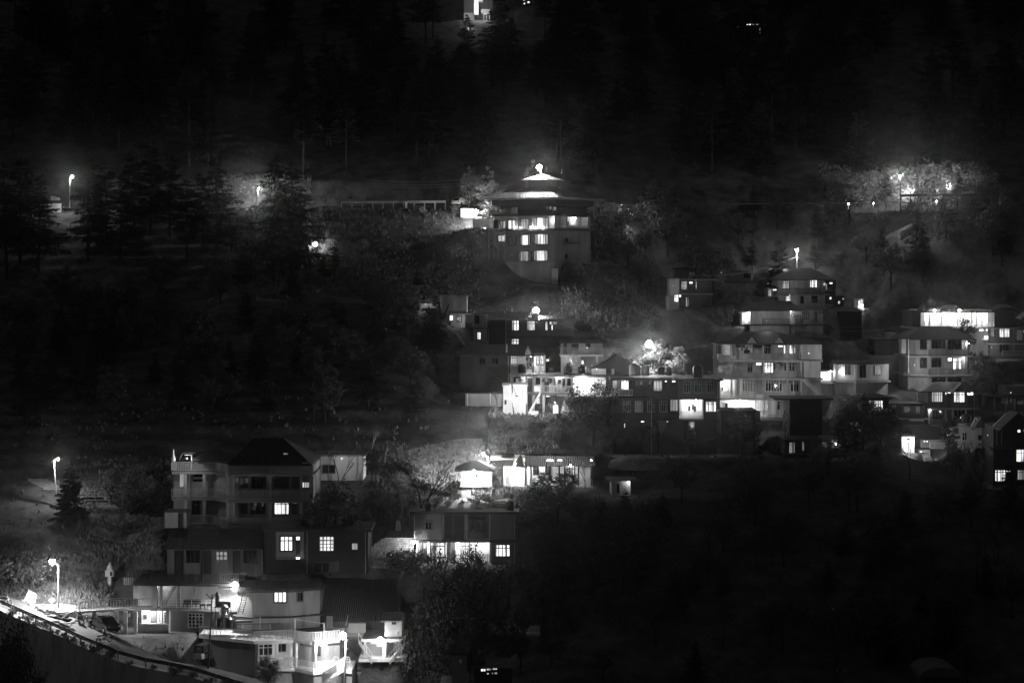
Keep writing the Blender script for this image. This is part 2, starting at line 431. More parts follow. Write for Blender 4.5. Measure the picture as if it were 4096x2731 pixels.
# wheel ornaments in the porch railing
for x, y in ((955, 1130), (1130, 1140)):
    c = G(x, 1270, zP) + Vector((0, -.1, 0)); mb = MB(); r = .33; cc = c + Vector((0, 0, 1.1))
    ring = [cc + Vector((math.cos(t) * r, 0, math.sin(t) * r)) for t in [i * math.pi / 6 for i in range(13)]]
    for a, b in zip(ring, ring[1:]): mb.tube(a, b, .04, seg=4)
    for a in ring[::3]: mb.tube(cc, a, .025, seg=4)
    for s_ in (-r, r): mb.tube(cc + Vector((s_, 0, 0)), cc + Vector((s_, 0, -1.1)), .04, seg=4)
    mb.build('railing_arch', IRONW, A.o)
A.i = 0; A.n = -.9
Z(13)
A.win(1090, 1140, 975, 1115, 'D', 2, 0, IRONW)
A.box(1250, 1302, 985, 1028, -.89, -.8, WHITE, 'meter_box')
A.i = 1; A.n = -1.5
A.win(1922, 2056, 1045, 1155, '-', 2, 0, GREY, bars=.05); A.win(1676, 1870, 1050, 1205, '-', 3, .3, IRONW, bars=.1)
A.box(1925, 1995, 1003, 1040, -1.48, -1.4, CREAM, 'meter_box')
Z(14)
A.i = 2
A.door(215, 290, 850, 1110); A.door(440, 500, 900, 1090); A.door(525, 575, 930, 1090)
A.i = 3
A.win(775, 905, 890, 1100, 'D', 3, .2, IRONW)
for x in (30, 300, 600): 
    A.i = 1 if x < 290 else 2; A.col(x, 840, 1250, .35, WHITE if x < 290 else CREAM, 0)
A.i = 3
A.lamp(730, 872, .5, 130, .13)
Z(13); A.i = 1
mb = MB()                                                   # leafy arch over the porch
for k in range(8):
    t = k / 8 * math.pi; t2 = (k + 1) / 8 * math.pi
    c = P(1780, 1130, A.D - .6)
    mb.tube(c + Vector((-math.cos(t) * .95, 0, math.sin(t) * 1.15)), c + Vector((-math.cos(t2) * .95, 0, math.sin(t2) * 1.15)), .14, seg=5)
mb.build('porch_arch', IRONW, A.o)
Z(14)
# stair bridge up from the road to the porch
st0, st1 = P(740, 1500, 238.5), P(1095, 1245, 248.5)
mb = MB(); n = 18
for k in range(n):
    a = st0.lerp(st1, k / n); b = st0.lerp(st1, (k + 1) / n)
    mb.box(min(a.x, b.x), max(a.x, b.x) + .02, min(a.y, b.y), max(a.y, b.y) + 1.1, a.z - .25, b.z)
STR = empty('footbridge_stairs', st0, 'sloping white-railed stair bridge climbing from the road to the porch by the lamp post', 'stairs')
mb.build('steps', WHITE, STR)
railing([st0, st1], 1.15, IRONW, step=.3, bar=.07).build('handrail', IRONW, STR)
railing([st0 + Vector((0, 1.1, 0)), st1 + Vector((0, 1.1, 0))], 1.1, IRONW, step=.3).build('handrail', IRONW, STR)
PADS.append((A2[0].x, A2[-1].x + 4, 246.5, 256, zP - 3.5))
# white sail of sheeting hung over the porch rail
q = [P(120, 1085, 248.6), P(300, 1075, 248.4), P(195, 1278, 248.2), P(130, 1260, 248.3)]
solo(MB().add(q + [p + Vector((0, .04, 0)) for p in q], [(0, 1, 2, 3), (7, 6, 5, 4), (0, 4, 5, 1), (1, 5, 6, 2), (2, 6, 7, 3), (3, 7, 4, 0)]),
     'awning_sheet', CLOTHW, 'white triangular sheet hanging on the lower railing of the lit roadside house', 'sheet')

# street lamp in front of the house
def street_lamp(x, ytop, ybot, D, lx, ly, power, label, r=.28, m=GALV, group=None, spot=0, lean=0., name='street_lamp', pr=.09):
    b = P(x + lean, ybot, D); b.z -= .6; t = P(x, ytop, D)
    o = empty(name, b, label, 'street lamp', group)
    MB().tube(b, t, pr * 1.25, pr * .8, 8).build('pole', m, o)
    l = P(lx, ly, D)
    MB().tube(t - Vector((0, 0, .1)), l + Vector((0, 0, .12)), .04, seg=5).build('arm', m, o)
    MB().rev((l.x, l.y, l.z + .12), [(.3, 0), (.22, .1), (.06, .2)], 10).build('shade', m, o)
    if r < .1: light(o, (l.x, l.y, l.z - .05), power, r)
    else: bulb(o, (l.x, l.y, l.z - .05), power, r, spot=spot)
    return o
street_lamp(1115, 790, 1500, 245, 1060, 735, 600, 'glaring street lamp on a slim pole in front of the white-railed roadside house', .5, GALV, lean=-30, spot=900)

# water tanks on the terrace
def tank(p, r, h, m, label, group='water tanks on the roofs', name='water_tank', rings=True):
    o = empty(name, p, label, 'water tank', group)
    MB().rev(p, [(r * .96, 0), (r, .05), (r, h * .82), (r * .82, h * .93), (r * .35, h)], 16).build('tank_body', m, o, True)
    MB().rev(p + Vector((0, 0, h - .02)), [(r * .33, 0), (r * .33, .08), (.05, .12)], 10).build('lid', m, o)
    if rings:
        mb = MB()
        for k in range(3): mb.rev(p + Vector((0, 0, h * (.2 + .22 * k))), [(r, 0), (r * 1.03, .03), (r, .07)], 16)
        mb.build('ribs', m, o)
    return o
Z(13)
Dt = 254.5
ta = tank(P(1108, 808, Dt), .44, 1.22, PLAST, 'left of two squat black water tanks under the shiny steel tank')
tb = tank(P(1255, 808, Dt), .5, 1.2, PLAST, 'right of two squat black water tanks under the shiny steel tank')
mb = MB(); p0 = P(1085, 808, Dt)
o = empty('tank_stand', P(1170, 808, Dt), 'low dark iron stand carrying the shiny steel tank between two black tanks', 'tank stand')
for dx in (-.7, .7):
    for dy in (-.6, .6):
        q = P(1172, 808, Dt) + Vector((dx * .85, dy, 0)); MB().tube(q, q + Vector((0, 0, 1.27)), .03, seg=4).build('leg', IROND, o)
q = P(1172, 808, Dt); MB().box(q.x - .68, q.x + .68, q.y - .65, q.y + .65, q.z + 1.25, q.z + 1.32).build('platform', IROND, o)
tank(q + Vector((0, 0, 1.32)), .56, 1.3, STEEL, 'shiny steel water tank standing above two black tanks on the roadside terrace')
q = P(1075, 500, 255.5)
tank(q, .26, 1.55, PLAST, 'slim black drum standing on a shelf left of the lattice ladder', rings=False)
mb = MB(); mb.box(xx(1040, 255.5), xx(1275, 255.5), 255, 256, zz(500, 255.5) - .06, zz(500, 255.5))
s = solo(mb, 'tank_shelf', IROND, 'dark shelf on posts holding a black drum behind the steel tank', 'shelf')
mb = MB()
for x in (1050, 1265): mb.tube(P(x, 500, 255.5), P(x, 808, 255.5), .05, seg=4)
for x in (1050, 1265):
    a, b = P(x, 500, 255.5), P(x, 808, 255.5); MB().tube(a, b, .05, seg=4).build('post', IROND, s)
q = P(1170, 500, 255.4); s2 = solo(MB().box(q.x - .75, q.x + .75, q.y - .3, q.y + .3, q.z + .01, q.z + .62), 'black_crate', PLAST, 'long black crate resting on the shelf behind the steel tank', 'crate')

# B: flat-roofed house reached by the footbridge
fB = [(-60, 258.5), (1350, 257.5)]
B = House('bridge_house', 'flat roofed house with a bright veranda at the end of the footbridge, dark storey below', fB, 860, 8.0)
B.body(200, 535, inset=1.6, m=CREAM); B.n = -1.6
B.body(560, 860, inset=1.2, m=DULL, x0=400, x1=960); B.body(560, 860, inset=1.2, m=WHITE, x0=0, x1=398)
B.body(560, 860, inset=2.5, m=GREY, x0=965, x1=1350)
B.slab(515, .3, .0, CONC, 'veranda_floor'); B.slab(160, .34, .3, BLACKC, 'roof_slab')
B.rail(515, 1.0, -.02, IRONW, 'pipes', x0=300, x1=1340); B.rail(155, 1.05, .2, IROND)
B.win(475, 525, 225, 390, '-', 1, .2, IRONW, rows=3, bars=.14); B.door(590, 625, 225, 400, WOOD); B.win(640, 690, 225, 395, '-', 1, .2, IRONW, rows=3, bars=.16)
B.win(780, 865, 225, 360, '-', 3, .25, IRONW, rows=3, bars=.1); B.win(955, 1000, 225, 380, '-', 1, .2, IRONW, rows=3, bars=.14)
B.win(1125, 1170, 230, 375, '-', 1, .2, IRONW, rows=3, bars=.14); B.win(1230, 1340, 260, 345, '-', 4, .3, IRONW, rows=2, bars=.1)
B.win(1215, 1335, 365, 500, 'D', 3, 0, IRONW, rows=2)
for x, w in ((535, .35), (205, .5), (290, .3)): B.col(x, 200, 515, w, CREAM, -.05)
B.box(720, 742, 310, 330, -1.59, -1.5, WHITE, 'switch_box')
B.stairs(300, 515, 480, 200, -.9, -.1, WHITE, 10, None)
B.n = -1.2
B.win(640, 845, 615, 810, '-', 4, .22, GREY, rows=3, bars=.12, name='window')
B.win(20, 62, 630, 690, '-', 1, 0, DULL); B.door(110, 200, 570, 740, DULL); B.win(225, 262, 590, 740, 'D', 1, .2, IRONW, rows=3, bars=.1); B.win(305, 335, 600, 740, '-', 1, .2, GREY, rows=3)
B.col(380, 560, 860, .3, CONC); B.box(-60, 400, 735, 870, 0, .12, GREY, 'porch_wall')
B.lamp(240, 176, -.6, 170, .13); B.lamp(1325, 185, .5, 500, .4, spot=900); B.lamp(130, 590, -.5, 130, .06)
MB().box8([P(1085, 240, 256.6), P(1360, 268, 256.6), P(1360, 250, 258.2), P(1130, 214, 258.2), P(1085, 234, 256.6), P(1360, 258, 256.6), P(1360, 240, 258.2), P(1130, 206, 258.2)]).build('awning', SHEET, B.o)
# chairs and clothes on the veranda
def chair(p, label, m=WOOD, rz=0.):
    o = empty('chair', p, label, 'chair', 'chairs on the lit veranda')
    x, y, z = p
    MB().box(x - .25, x + .25, y - .25, y + .25, z + .42, z + .48).build('seat', m, o)
    MB().box(x - .25, x + .25, y + .2, y + .25, z + .48, z + .95).build('backrest', m, o)
    for sx in (-.22, .22):
        for sy in (-.22, .22): MB().box(x + sx - .03, x + sx + .03, y + sy - .03, y + sy + .03, z, z + .42).build('leg', m, o)
zf = B.z(515)
for k, x in enumerate((620, 670, 740, 800)): chair(Vector((xx(x, 258), 258.6, zf)), 'dark chair on the lit veranda, %s counted from the striding staircase' % ('first', 'second', 'third', 'fourth')[k])
# wooden trestles seen against the veranda
# (two stools standing on the tank shelf level)
def stool(p, w, label):
    o = empty('stool', p, label, 'stool', 'stools by the utility pole'); x, y, z = p
    MB().box(x - w / 2, x + w / 2, y - .2, y + .2, z + .5, z + .66).build('seat', WOOD, o)
    for sx in (-1, 1): MB().tube((x + sx * w * .45, y, z), (x + sx * w * .38, y, z + .5), .06, seg=4).build('leg', WOOD, o)
Dq = 256.9
stool(Vector((xx(872, Dq), Dq, zf)), .62, 'dark stool left of the utility pole, seen against the lit veranda')
stool(Vector((xx(962, Dq), Dq, zf)), .6, 'dark stool right of the utility pole, seen against the lit veranda')
# B right wing with rounded wall and triple window
Z(13)
C_ = House('rounded_house', 'pale house wing with rounded wall and one bright triple window behind the steel tank', [(1350, 256.8), (1560, 255.6), (2090, 255.9), (2500, 258)], 800, 8.0, pad=False)
C_.body(262, 800, m=GREY); C_.slab(240, .35, .25, BLACKC, 'roof_slab'); C_.rail(238, 1.0, .15, IROND)
C_.i = 1; C_.win(1865, 2038, 290, 440, 'W', 3, 0, WOOD, bars=.14)
C_.slab(618, .12, .45, BLACKC, 'ledge'); C_.i = 2
C_.win(2180, 2260, 300, 420, '-', 2, 0, DULL)
Z(14); C_.i = 2; C_.win(350, 430, 50, 210, '-', 2, 0, DULL); Z(13)
LD = empty('ladder', P(1395, 600, 255), 'tall iron ladder leaning on the rounded pale wall', 'ladder')
mb = MB()
a0, a1, b0, b1 = P(1365, 590, 255), P(1450, 250, 256.3), P(1425, 600, 255), P(1520, 262, 256.3)
for s_, t_ in ((a0, a1), (b0, b1)): MB().tube(s_, t_, .05, seg=4).build('rail', IROND, LD)
for k in range(1, 11): MB().tube(a0.lerp(a1, k / 11), b0.lerp(b1, k / 11), .035, seg=4).build('rung', IROND, LD)
# pipes and small wall behind the terrace
Z(13)
o = empty('pipe_run', P(1500, 740, 254), 'thin pipes on posts above the white railing below the rounded wall', 'pipes')
MB().tube(P(1340, 748, 253.8), P(1960, 725, 253.8), .04).build('pipe', IROND, o)
for x in (1430, 1670, 1810): MB().tube(P(x, 640 if x == 1670 else 740, 253.8), P(x, 830, 253.8), .035).build('post', IRONW, o)
PL = solo(MB().box(xx(1338, 255), xx(1565, 255), 254.2, 255.2, zz(705, 255), zz(685, 255)), 'ledge_slab', BLACKC, 'sooty slab ledge at the foot of the iron ladder', 'ledge')

# utility pole in front
o = empty('utility_pole', P(935, 1500, 243), 'tall dark utility pole leaning beside the roadside guardrail', 'pole')
MB().tube(P(938, 1500, 243) - Vector((0, 0, .5)), P(1003, 320, 243), .11, .07, 8).build('shaft', IROND, o)
MB().tube(P(930, 330, 243), P(1000, 395, 243), .05).build('strut', IROND, o)
MB().tube(P(1070, 290, 243), P(1005, 390, 243), .05).build('strut', IROND, o)
MB().box(xx(920, 243), xx(940, 243), 242.9, 243.1, zz(335, 243), zz(318, 243)).build('insulator', IROND, o)
MB().tube(P(935, 1500, 242.5), P(960, 1400, 242.9), .03).build('stay', IROND, o)

# footbridge
Z(17)
zb = -39.4
b0, b1 = G(762, 850, zb), G(1500, 806, zb)
FB = empty('footbridge', b0, 'narrow level footbridge with iron railings between the yard and the flat roofed house', 'footbridge')
mb = MB(); mb.box8([b0 + Vector((0, -.2, -.22)), b1 + Vector((0, -.2, -.22)), b1 + Vector((0, 1.5, -.22)), b0 + Vector((0, 1.5, -.22)), b0 + Vector((0, -.2, 0)), b1 + Vector((0, -.2, 0)), b1 + Vector((0, 1.5, 0)), b0 + Vector((0, 1.5, 0))]); mb.build('deck', CONC, FB)
railing([b0, b1], 1.0, IRONW, step=.33, bar=.06).build('railing', GALV, FB)
railing([b0 + Vector((0, 1.4, 0)), b1 + Vector((0, 1.4, 0))], 1.0, IRONW, step=.33).build('railing', GALV, FB)
for x in (930, 1150, 1240, 1340):
    q = G(x, 840, zb); MB().box(q.x - .2, q.x + .2, q.y + .3, q.y + .7, zb - 4, zb - .22).build('pier', CONC, FB)
# left annexe of B
Z(17)
AX = House('annexe', 'small pale annexe room at the right end of the footbridge', [(1325, 260.5), (1500, 260.5)], 730, 5.0, pad=False)
AX.body(552, 730, m=CREAM); AX.slab(548, .15, .15, CONC, 'roof_slab'); AX.box(1345, 1360, 570, 600, .01, .06, DULL, 'vent')
# shrine on a post
o = empty('roadside_shrine', P(1090, 585, 268), 'small pale shrine box with pointed top on a post above the footbridge', 'shrine')
q = P(1090, 585, 268); MB().box(q.x - .2, q.x + .2, 267.8, 268.2, q.z - .5, zz(500, 268)).build('post', WHITE, o)
q = P(1092, 500, 268); MB().box(q.x - .48, q.x + .48, 267.5, 268.5, q.z, zz(440, 268)).build('body', WHITE, o)
MB().rev((q.x, 268, zz(440, 268)), [(.42, 0), (.4, .25), (.2, .6), (.03, .95)], 8).build('dome', WHITE, o)
MB().box(q.x + .1, q.x + .4, 267.45, 267.49, q.z + .1, zz(450, 268)).build('opening', IROND, o)
# fence pieces above B roof
o = empty('sheet_fence', P(1230, 585, 264), 'low dark corrugated sheet fence left of the flat roofed house', 'fence')
MB().box(xx(1225, 264), xx(1325, 264), 264, 264.06, zz(590, 264), zz(515, 264)).build('panel', SHEETL, o)
MB().box(xx(1275, 266), xx(1500, 266), 266, 266.06, zz(520, 266), zz(435, 266)).build('panel', SHEET, o)

# street lamp with wires by the yard
street_lamp(580, 392, 770, 257.5, 520, 352, 600, 'blazing street lamp on a pale pole at the yard above the parked motorcycles', .45, CONC, pr=.085, spot=4200)
o = empty('overhead_wire', P(520, 340, 257.5), 'slack overhead wire running left from the blazing yard lamp', 'wire')
for ya, yb, xb in ((318, 400, 230), (350, 425, 200)):
    pts = [P(470 + (xb - 470) * t, ya + (yb - ya) * t + 14 * math.sin(math.pi * t), 257.5 + 4 * t) for t in (0, .25, .5, .75, 1)]
    mb = MB()
    for a, b in zip(pts, pts[1:]): mb.tube(a, b, .013, seg=3)
    mb.build('strand', GALV, o)
Z(1)
street_lamp(327, 210, 385, 283, 355, 200, 260, 'small dim street lamp on a leaning white pole beside the stone steps', .12, IRONW, lean=14, pr=.08, spot=300)

# E: house with three curved balconies
Z(15)
zs = -27.9
fE = GD([(140, 765), (640, 765), (800, 797), (1800, 797)], zs)
E = House('balcony_house', 'large three storey house with long curved balconies and a dark hipped roof', fE, 1110, 9.0)
E.body(400, 1110, inset=1.5, m=GREY)
E.slab(485, .3, 0, CONC); E.slab(795, .3, 0, CONC); E.slab(1110, .3, 0, CONC)
E.rail(480, 1.1, -.03, CREAM, bar=.08); E.rail(790, 1.05, -.03, CREAM, bar=.08); E.rail(1105, 1.05, -.03, CREAM, bar=.08)
E.hip(375, 88, .2, SLATE, x0=850, x1=1830, rx0=1090, rx1=1460)
E.hip(330, 225, .1, SLATE, x0=400, x1=870, name='side_roof')
# panels of the top parapet
for a, b in ((128, 200), (1680, 1765)):
    E.i = 0 if a < 640 else 2; E.box(a, b, 375, 465, -.15, -.1, CREAM, 'parapet_panel')
E.i = 1; E.box(665, 700, 378, 465, -.15, -.1, WHITE, 'parapet_panel'); E.box(705, 780, 378, 468, -.15, -.1, GREY, 'parapet_panel')
E.i = 2
E.door(940, 1025, 535, 695); E.win(1065, 1235, 535, 695, '-', 3, .25); E.win(1332, 1507, 535, 695, '-', 3, .25); E.door(1545, 1630, 535, 700)
E.win(1665, 1755, 622, 690, 'B', 3, 0, IROND)
E.door(940, 1020, 840, 1000); E.win(1050, 1230, 840, 1000, '-', 3, .25)
E.win(1337, 1510, 835, 1005, 'C', 4, .28); E.win(1420, 1508, 838, 878, 'W', 1, 0, n=-1.44); E.win(1540, 1615, 838, 878, 'D', 1, 0); E.door(1540, 1615, 880, 1005)
E.win(1460, 1512, 262, 285, 'B', 3, 0, n=.05, name='dormer_light')
E.i = 0; E.win(375, 490, 520, 610, '-', 2, 0); E.box(375, 490, 560, 585, -1.3, -1.2, CREAM, 'hanging_sheet'); E.win(215, 262, 512, 680, 'D', 1, 0, IRONW)
for x in (300, 520, 800): E.i = 0 if x < 640 else 2; E.col(x, 500, 765, .35, CREAM, -.1); E.col(x, 812, 1080, .35, CREAM, -.1)
for x in (860, 900, 1290, 1660): E.i = 2; E.col(x, 500, 795, .3, CREAM, -1.2); E.col(x, 812, 1105, .3, CREAM, -1.2)
E.i = 1; E.win(680, 738, 545, 582, '-', 1, 0); E.win(655, 712, 858, 905, '-', 1, 0)
E.i = 0; E.col(475, 812, 1080, .3, CREAM, -1.2); E.win(360, 440, 850, 1000, '-', 2, .3)
# lit metal pergola on the roof
o = empty('roof_pergola', P(300, 465, 271), 'brightly lit small metal pergola on the left roof corner of the balcony house', 'pergola')
MB().tube(P(378, 465, 270), P(378, 280, 270), .06).build('post', IRONW, o)
MB().tube(P(232, 345, 270), P(268, 268, 270), .07).build('post', IRONW, o)
MB().tube(P(268, 265, 270), P(408, 262, 270), .06).build('beam', IRONW, o); MB().tube(P(290, 285, 270), P(385, 285, 270), .05).build('beam', IRONW, o)
MB().box(xx(270, 270), xx(405, 270), 269.95, 271.5, zz(272, 270), zz(266, 270)).build('canopy', IRONW, o)
light(o, P(320, 330, 270.4), 70)
o = solo(MB().rev(P(160, 365, 270.5), [(.22, 0), (.25, .3), (.12, .7), (.03, 1.5)], 8), 'roof_finial', IRONW, 'pointed pale finial on the far left roof corner of the balcony house', 'finial')
E.lamp(1365, 555, -1.3, 12, .05)
# white cube house behind right of E
WH = House('white_cottage', 'small plain white cottage with one dark double window behind a bare tree', [(1832, 283), (2400, 283)], 590, 6.0)
WH.body(298, 590, m=WHITE); light(WH.o, P(2150, 330, 279), 60); WH.slab(285, .18, .35, CONC, 'roof_slab')  # fill lamp added in front to brighten the white wall
Z(2); WH.win(592, 672, 238, 290, '-', 2, 0, GREY)
# small blind room left of E
Z(15)
SR = House('outhouse', 'plain flat outhouse with a dark doorway under the left balconies', [(55, 268), (310, 268)], 1150, 3.0, pad=False)
SR.body(965, 1150, m=CREAM); SR.slab(955, .12, .12, BLACKC, 'roof_slab'); SR.door(215, 270, 975, 1150, IROND)

# F: long single storey with sheet roof
Z(15)
FH = House('row_house', 'long low row house under a wide dark sloping sheet roof below the balcony house', [(85, 265), (1215, 265)], 1720, 6.0)
FH.body(1400, 1720, m=GREY); FH.lean(60, 1275, 1400, 1165, 3.5, .5, SHEET)
for a, b in ((170, 265), (515, 605), (860, 955)): FH.door(a, b, 1415, 1700)
for a, b in ((310, 465), (990, 1150)): FH.win(a, b, 1415, 1560, '-', 3, .0)
FH.win(657, 803, 1425, 1535, 'D', 3, .5, WOODL, bars=.16)
# G: flat roofed dark house with bright ornate windows
Z(2)
GH = House('flat_roof_house', 'dark flat roofed house with two large bright ornate windows right of the row house', [(240, 263.5), (870, 263.5)], 900, 8.0)
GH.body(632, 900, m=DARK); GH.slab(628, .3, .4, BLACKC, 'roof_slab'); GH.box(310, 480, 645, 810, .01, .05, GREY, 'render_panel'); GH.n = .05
GH.win(337, 413, 672, 762, 'W', 3, .3, bars=.13); GH.win(432, 458, 672, 697, 'W', 1, 0); GH.door(432, 458, 700, 800)
GH.win(575, 663, 672, 763, 'B', 4, .28, bars=.12, rows=3); GH.win(772, 812, 713, 755, 'D', 2, 0)
GH.box(310, 456, 803, 810, .05, .5, CONC, 'sill'); GH.win(545, 635, 832, 895, '-', 2, 0, DULL); GH.box(640, 695, 825, 890, .05, .07, DULL, 'render_panel')
GH.box(437, 457, 800, 805, .5, .55, TUBE, 'tube_light')
# H: broken brick wall with lamp
Z(3)
Dh = 268
mb = MB(); st = [(142, 1165), (160, 1140), (190, 1120), (215, 1100), (240, 1085), (265, 1075), (500, 1075)]
for (xa, ya), (xb, _) in zip(st, st[1:]): mb.box(xx(xa, Dh), xx(xb, Dh), Dh, Dh + .3, zz(1290, Dh) - 1, zz(ya, Dh))
o = empty('brick_wall', P(320, 1285, Dh), 'lit unfinished brick wall with a stepped broken left end', 'wall'); mb.build('masonry', BRICK, o)
PADS.append((xx(130, Dh), xx(505, Dh), Dh - 3, Dh + 1.5, zz(1275, Dh)))
mb = MB().tube(P(262, 1180, Dh - .8), P(372, 1182, Dh - .8), .015, seg=3)
o = empty('clothes_line', P(318, 1215, Dh - .8), 'short clothes line with dark garments in front of the brick wall', 'clothes line'); mb.build('line', IROND, o)
for k, (a, b, c) in enumerate(((262, 276, 1200), (292, 312, 1212), (316, 328, 1218), (338, 352, 1210), (356, 371, 1217))):
    MB().box(xx(a, Dh), xx(b, Dh), Dh - .83, Dh - .78, zz(c, Dh), zz(1181, Dh)).build('garment', CLOTH, o)
street_lamp(527, 1100, 1275, 266.6, 500, 1102, 130, 'round lamp beside the lit brick wall at the corner of the concrete house', .3, IRONW)
q = P(378, 1020, 273); solo(MB().box8([P(355, 1020, 273), P(403, 1022, 273), P(403, 1022, 273.2), P(355, 1020, 273.2), P(362, 937, 273), P(393, 940, 273), P(393, 940, 273.2), P(362, 937, 273.2)]), 'hung_sheet', CLOTHW, 'pale cloth sheet hanging above the brick wall', 'cloth')
# I: concrete house with black tanks
IH = House('concrete_house', 'concrete house with two black water tanks on its flat roof and a lit veranda', [(497, 268), (1300, 268)], 1285, 3.6)
IH.body(885, 1090, m=DULL, x0=497, x1=725); IH.body(885, 1090, inset=1.5, m=DULL, x0=725, x1=1100); IH.body(885, 1090, m=DULL, x0=1100, x1=1300)
IH.body(1105, 1285, inset=1.8, m=WHITE, x0=540, x1=1110); IH.body(1105, 1285, m=DULL, x0=1110, x1=1300)
IH.slab(868, .3, .4, BLACKC, 'roof_slab'); IH.slab(1092, .28, .2, BLACKC)
IH.rail(1085, 1.0, -.05, IROND, x0=730, x1=1095)
for x in (725, 910, 1100): IH.col(x, 890, 1090, .35, CONC)
IH.n = -1.5; IH.door(740, 800, 905, 1085); IH.door(815, 890, 905, 1085); IH.win(940, 1060, 920, 1040, '-', 3, .25)
IH.n = 0; IH.win(590, 640, 950, 1010, '-', 2, 0, DULL)
for x in (540, 775, 1110): IH.col(x, 1105, 1270, .5, CONC)
IH.n = -1.8; IH.door(560, 600, 1120, 1270, WOOD, glass='C'); IH.win(625, 740, 1125, 1240, 'B', 3, .25, IROND, bars=.12); IH.door(785, 825, 1120, 1270)
IH.win(865, 935, 1120, 1250, 'B', 2, .25, IROND); IH.rail(1270, .95, -.1, IROND, x0=550, x1=1090)
IH.lamp(600, 1112, -1.0, 90, .06); IH.lamp(850, 1112, -1.0, 130, .06); IH.lamp(1040, 1112, -1.0, 60, .06)
IH.n = 0; IH.win(1137, 1255, 1127, 1222, 'B', 4, .28, IROND, bars=.13)
tank(P(616, 870, 269.2), .42, 1.15, PLAST, 'black water tank on the left end of the concrete house roof')
tank(P(1252, 880, 269.2), .5, 1.5, PLAST, 'black water tank on the right end of the concrete house roof')
q = [P(945, 870, 270), P(1000, 838, 270.5), P(1040, 830, 271), P(1075, 870, 270)]
solo(MB().rev(P(1010, 872, 271), [(1.1, 0), (.9, .3), (.3, .55)], 9), 'sand_heap', SLATE, 'dark heap of rubble on the roof between the two black tanks', 'heap')

# J: hut with hipped roof
J = House('small_hut', 'small two storey hut with a hipped roof and a glaring white upper wall', [(873, 287), (1110, 287)], 765, 4.5)
J.body(545, 668, m=WHITE, ext=.05); J.body(668, 765, inset=.12, m=CREAM, name='lower_wall'); J.slab(666, .15, .12, WHITE)
J.hip(543, 470, .7, SLATE, x0=820, x1=1135, rx0=950, rx1=1010)
J.lamp(972, 552, .6, 260, .26, spot=500); J.n = -.12
J.win(955, 1015, 672, 722, 'D', 3, 0, WOOD, bars=.12); J.door(1042, 1085, 670, 765, WOOD); J.n = 0; J.win(982, 998, 572, 598, '-', 1, 0)
# K: bungalow
K = House('bungalow', 'low white bungalow with a dazzling veranda and white railings right of the hut', [(1185, 291), (1640, 290), (1900, 289)], 672, 7.5)
K.body(462, 672, inset=1.8, m=WHITE, x0=1186, x1=1372); K.body(503, 672, inset=1.8, m=WHITE, x0=1373, x1=1899); K.slab(672, .5, .1, CONC, 'plinth')
K.slab(462, .18, .5, WHITE, 'porch_roof', x0=1100, x1=1290); K.lean(1370, 1920, 515, 440, 4, .6, SHEET); K.gable(1283, 1382, 512, 418, 2.5, .3, SHEET, CREAM)
K.box(1155, 1285, 465, 515, -.4, -.1, WHITE, 'porch_beam')
for x in (1195, 1376, 1420): K.col(x, 515, 670, .28, WHITE, 0)
K.i = 1
for x in (1640, 1685, 1790, 1890): K.col(x, 515, 670, .16, WOOD, 0)
K.i = 0; K.win(1425, 1468, 522, 590, '-', 2, 0, IROND, rows=3, bars=.12); K.win(1520, 1560, 522, 592, '-', 2, 0, IROND, rows=3, bars=.12); K.door(1208, 1232, 525, 660, CREAM)
K.i = 1; K.win(1660, 1740, 520, 600, 'B', 4, .3, IROND, bars=.12)
K.i = 0; K.rail(668, 1.0, 0, IRONW); K.lamp(1302, 508, -.6, 200, .3); K.lamp(1500, 510, -.9, 40, .05); K.i = 1; K.lamp(1730, 510, -.9, 50, .05)
K.i = 1; K.box(1553, 1600, 461, 470, .6, .65, TUBE, 'tube_light'); K.box(1638, 1668, 461, 468, .6, .65, TUBE, 'tube_light'); K.lamp(1890, 463, .6, 25, .07)
# steps between J and K
mb = MB()
for k in range(11):
    y = 760 - k * 15; D = 285 + k * .45
    mb.box(xx(1150 - k * 2.5, D), xx(1225 - k * 6, D), D, D + .7, zz(y, D) - .6, zz(y, D))
solo(mb, 'garden_steps', STONE, 'stone steps climbing between the hut and the bungalow', 'steps')
mb = MB()
for k, (a, b, ya, yb) in enumerate(((1110, 1150, 585, 625), (1110, 1160, 630, 655), (1115, 1200, 655, 668))):
    mb.box(xx(a, 289), xx(b, 289), 288.5 - k * .4, 289.5 - k * .4, zz(yb, 289), zz(ya, 289))
solo(mb, 'terrace_wall', CONC, 'low pale retaining steps beside the hut wall', 'wall')
# C: porch house right of terrace
Z(14)
PH = House('porch_house', 'little house with a bright porch between two outside stairs, bottom centre', [(1400, 254), (1985, 254)], 1120, 6.0)
PH.body(825, 1120, inset=1.6, m=GREY); PH.body(512, 775, inset=.6, m=CREAM, x0=1715, x1=1985, name='upper_room')
PH.slab(790, .3, .3, WHITE, 'porch_roof'); PH.slab(497, .16, .5, CONC, 'roof_slab', x0=1670, x1=1975)
PH.box(1480, 1590, 830, 910, -1.59, -1.5, WHITE, 'wall_panel'); PH.box(1765, 1895, 800, 895, -1.59, -1.5, WHITE, 'wall_panel')
PH.n = -1.5; PH.win(1590, 1690, 845, 938, 'W', 2, 0, IRONW, bars=.12); PH.n = -.6; PH.win(1828, 1895, 522, 583, '-', 2, 0, GREY)
PH.col(1712, 800, 1090, .4, WHITE, .1); PH.col(1412, 810, 1090, .3, CREAM, .1); PH.slab(1090, .35, .6, WHITE, 'porch_floor')
PH.stairs(1530, 1130, 1322, 800, .2, 1.2, CREAM, 12, IRONW); PH.stairs(1800, 1130, 2090, 790, .2, 1.2, WHITE, 12, IRONW, solid=False)
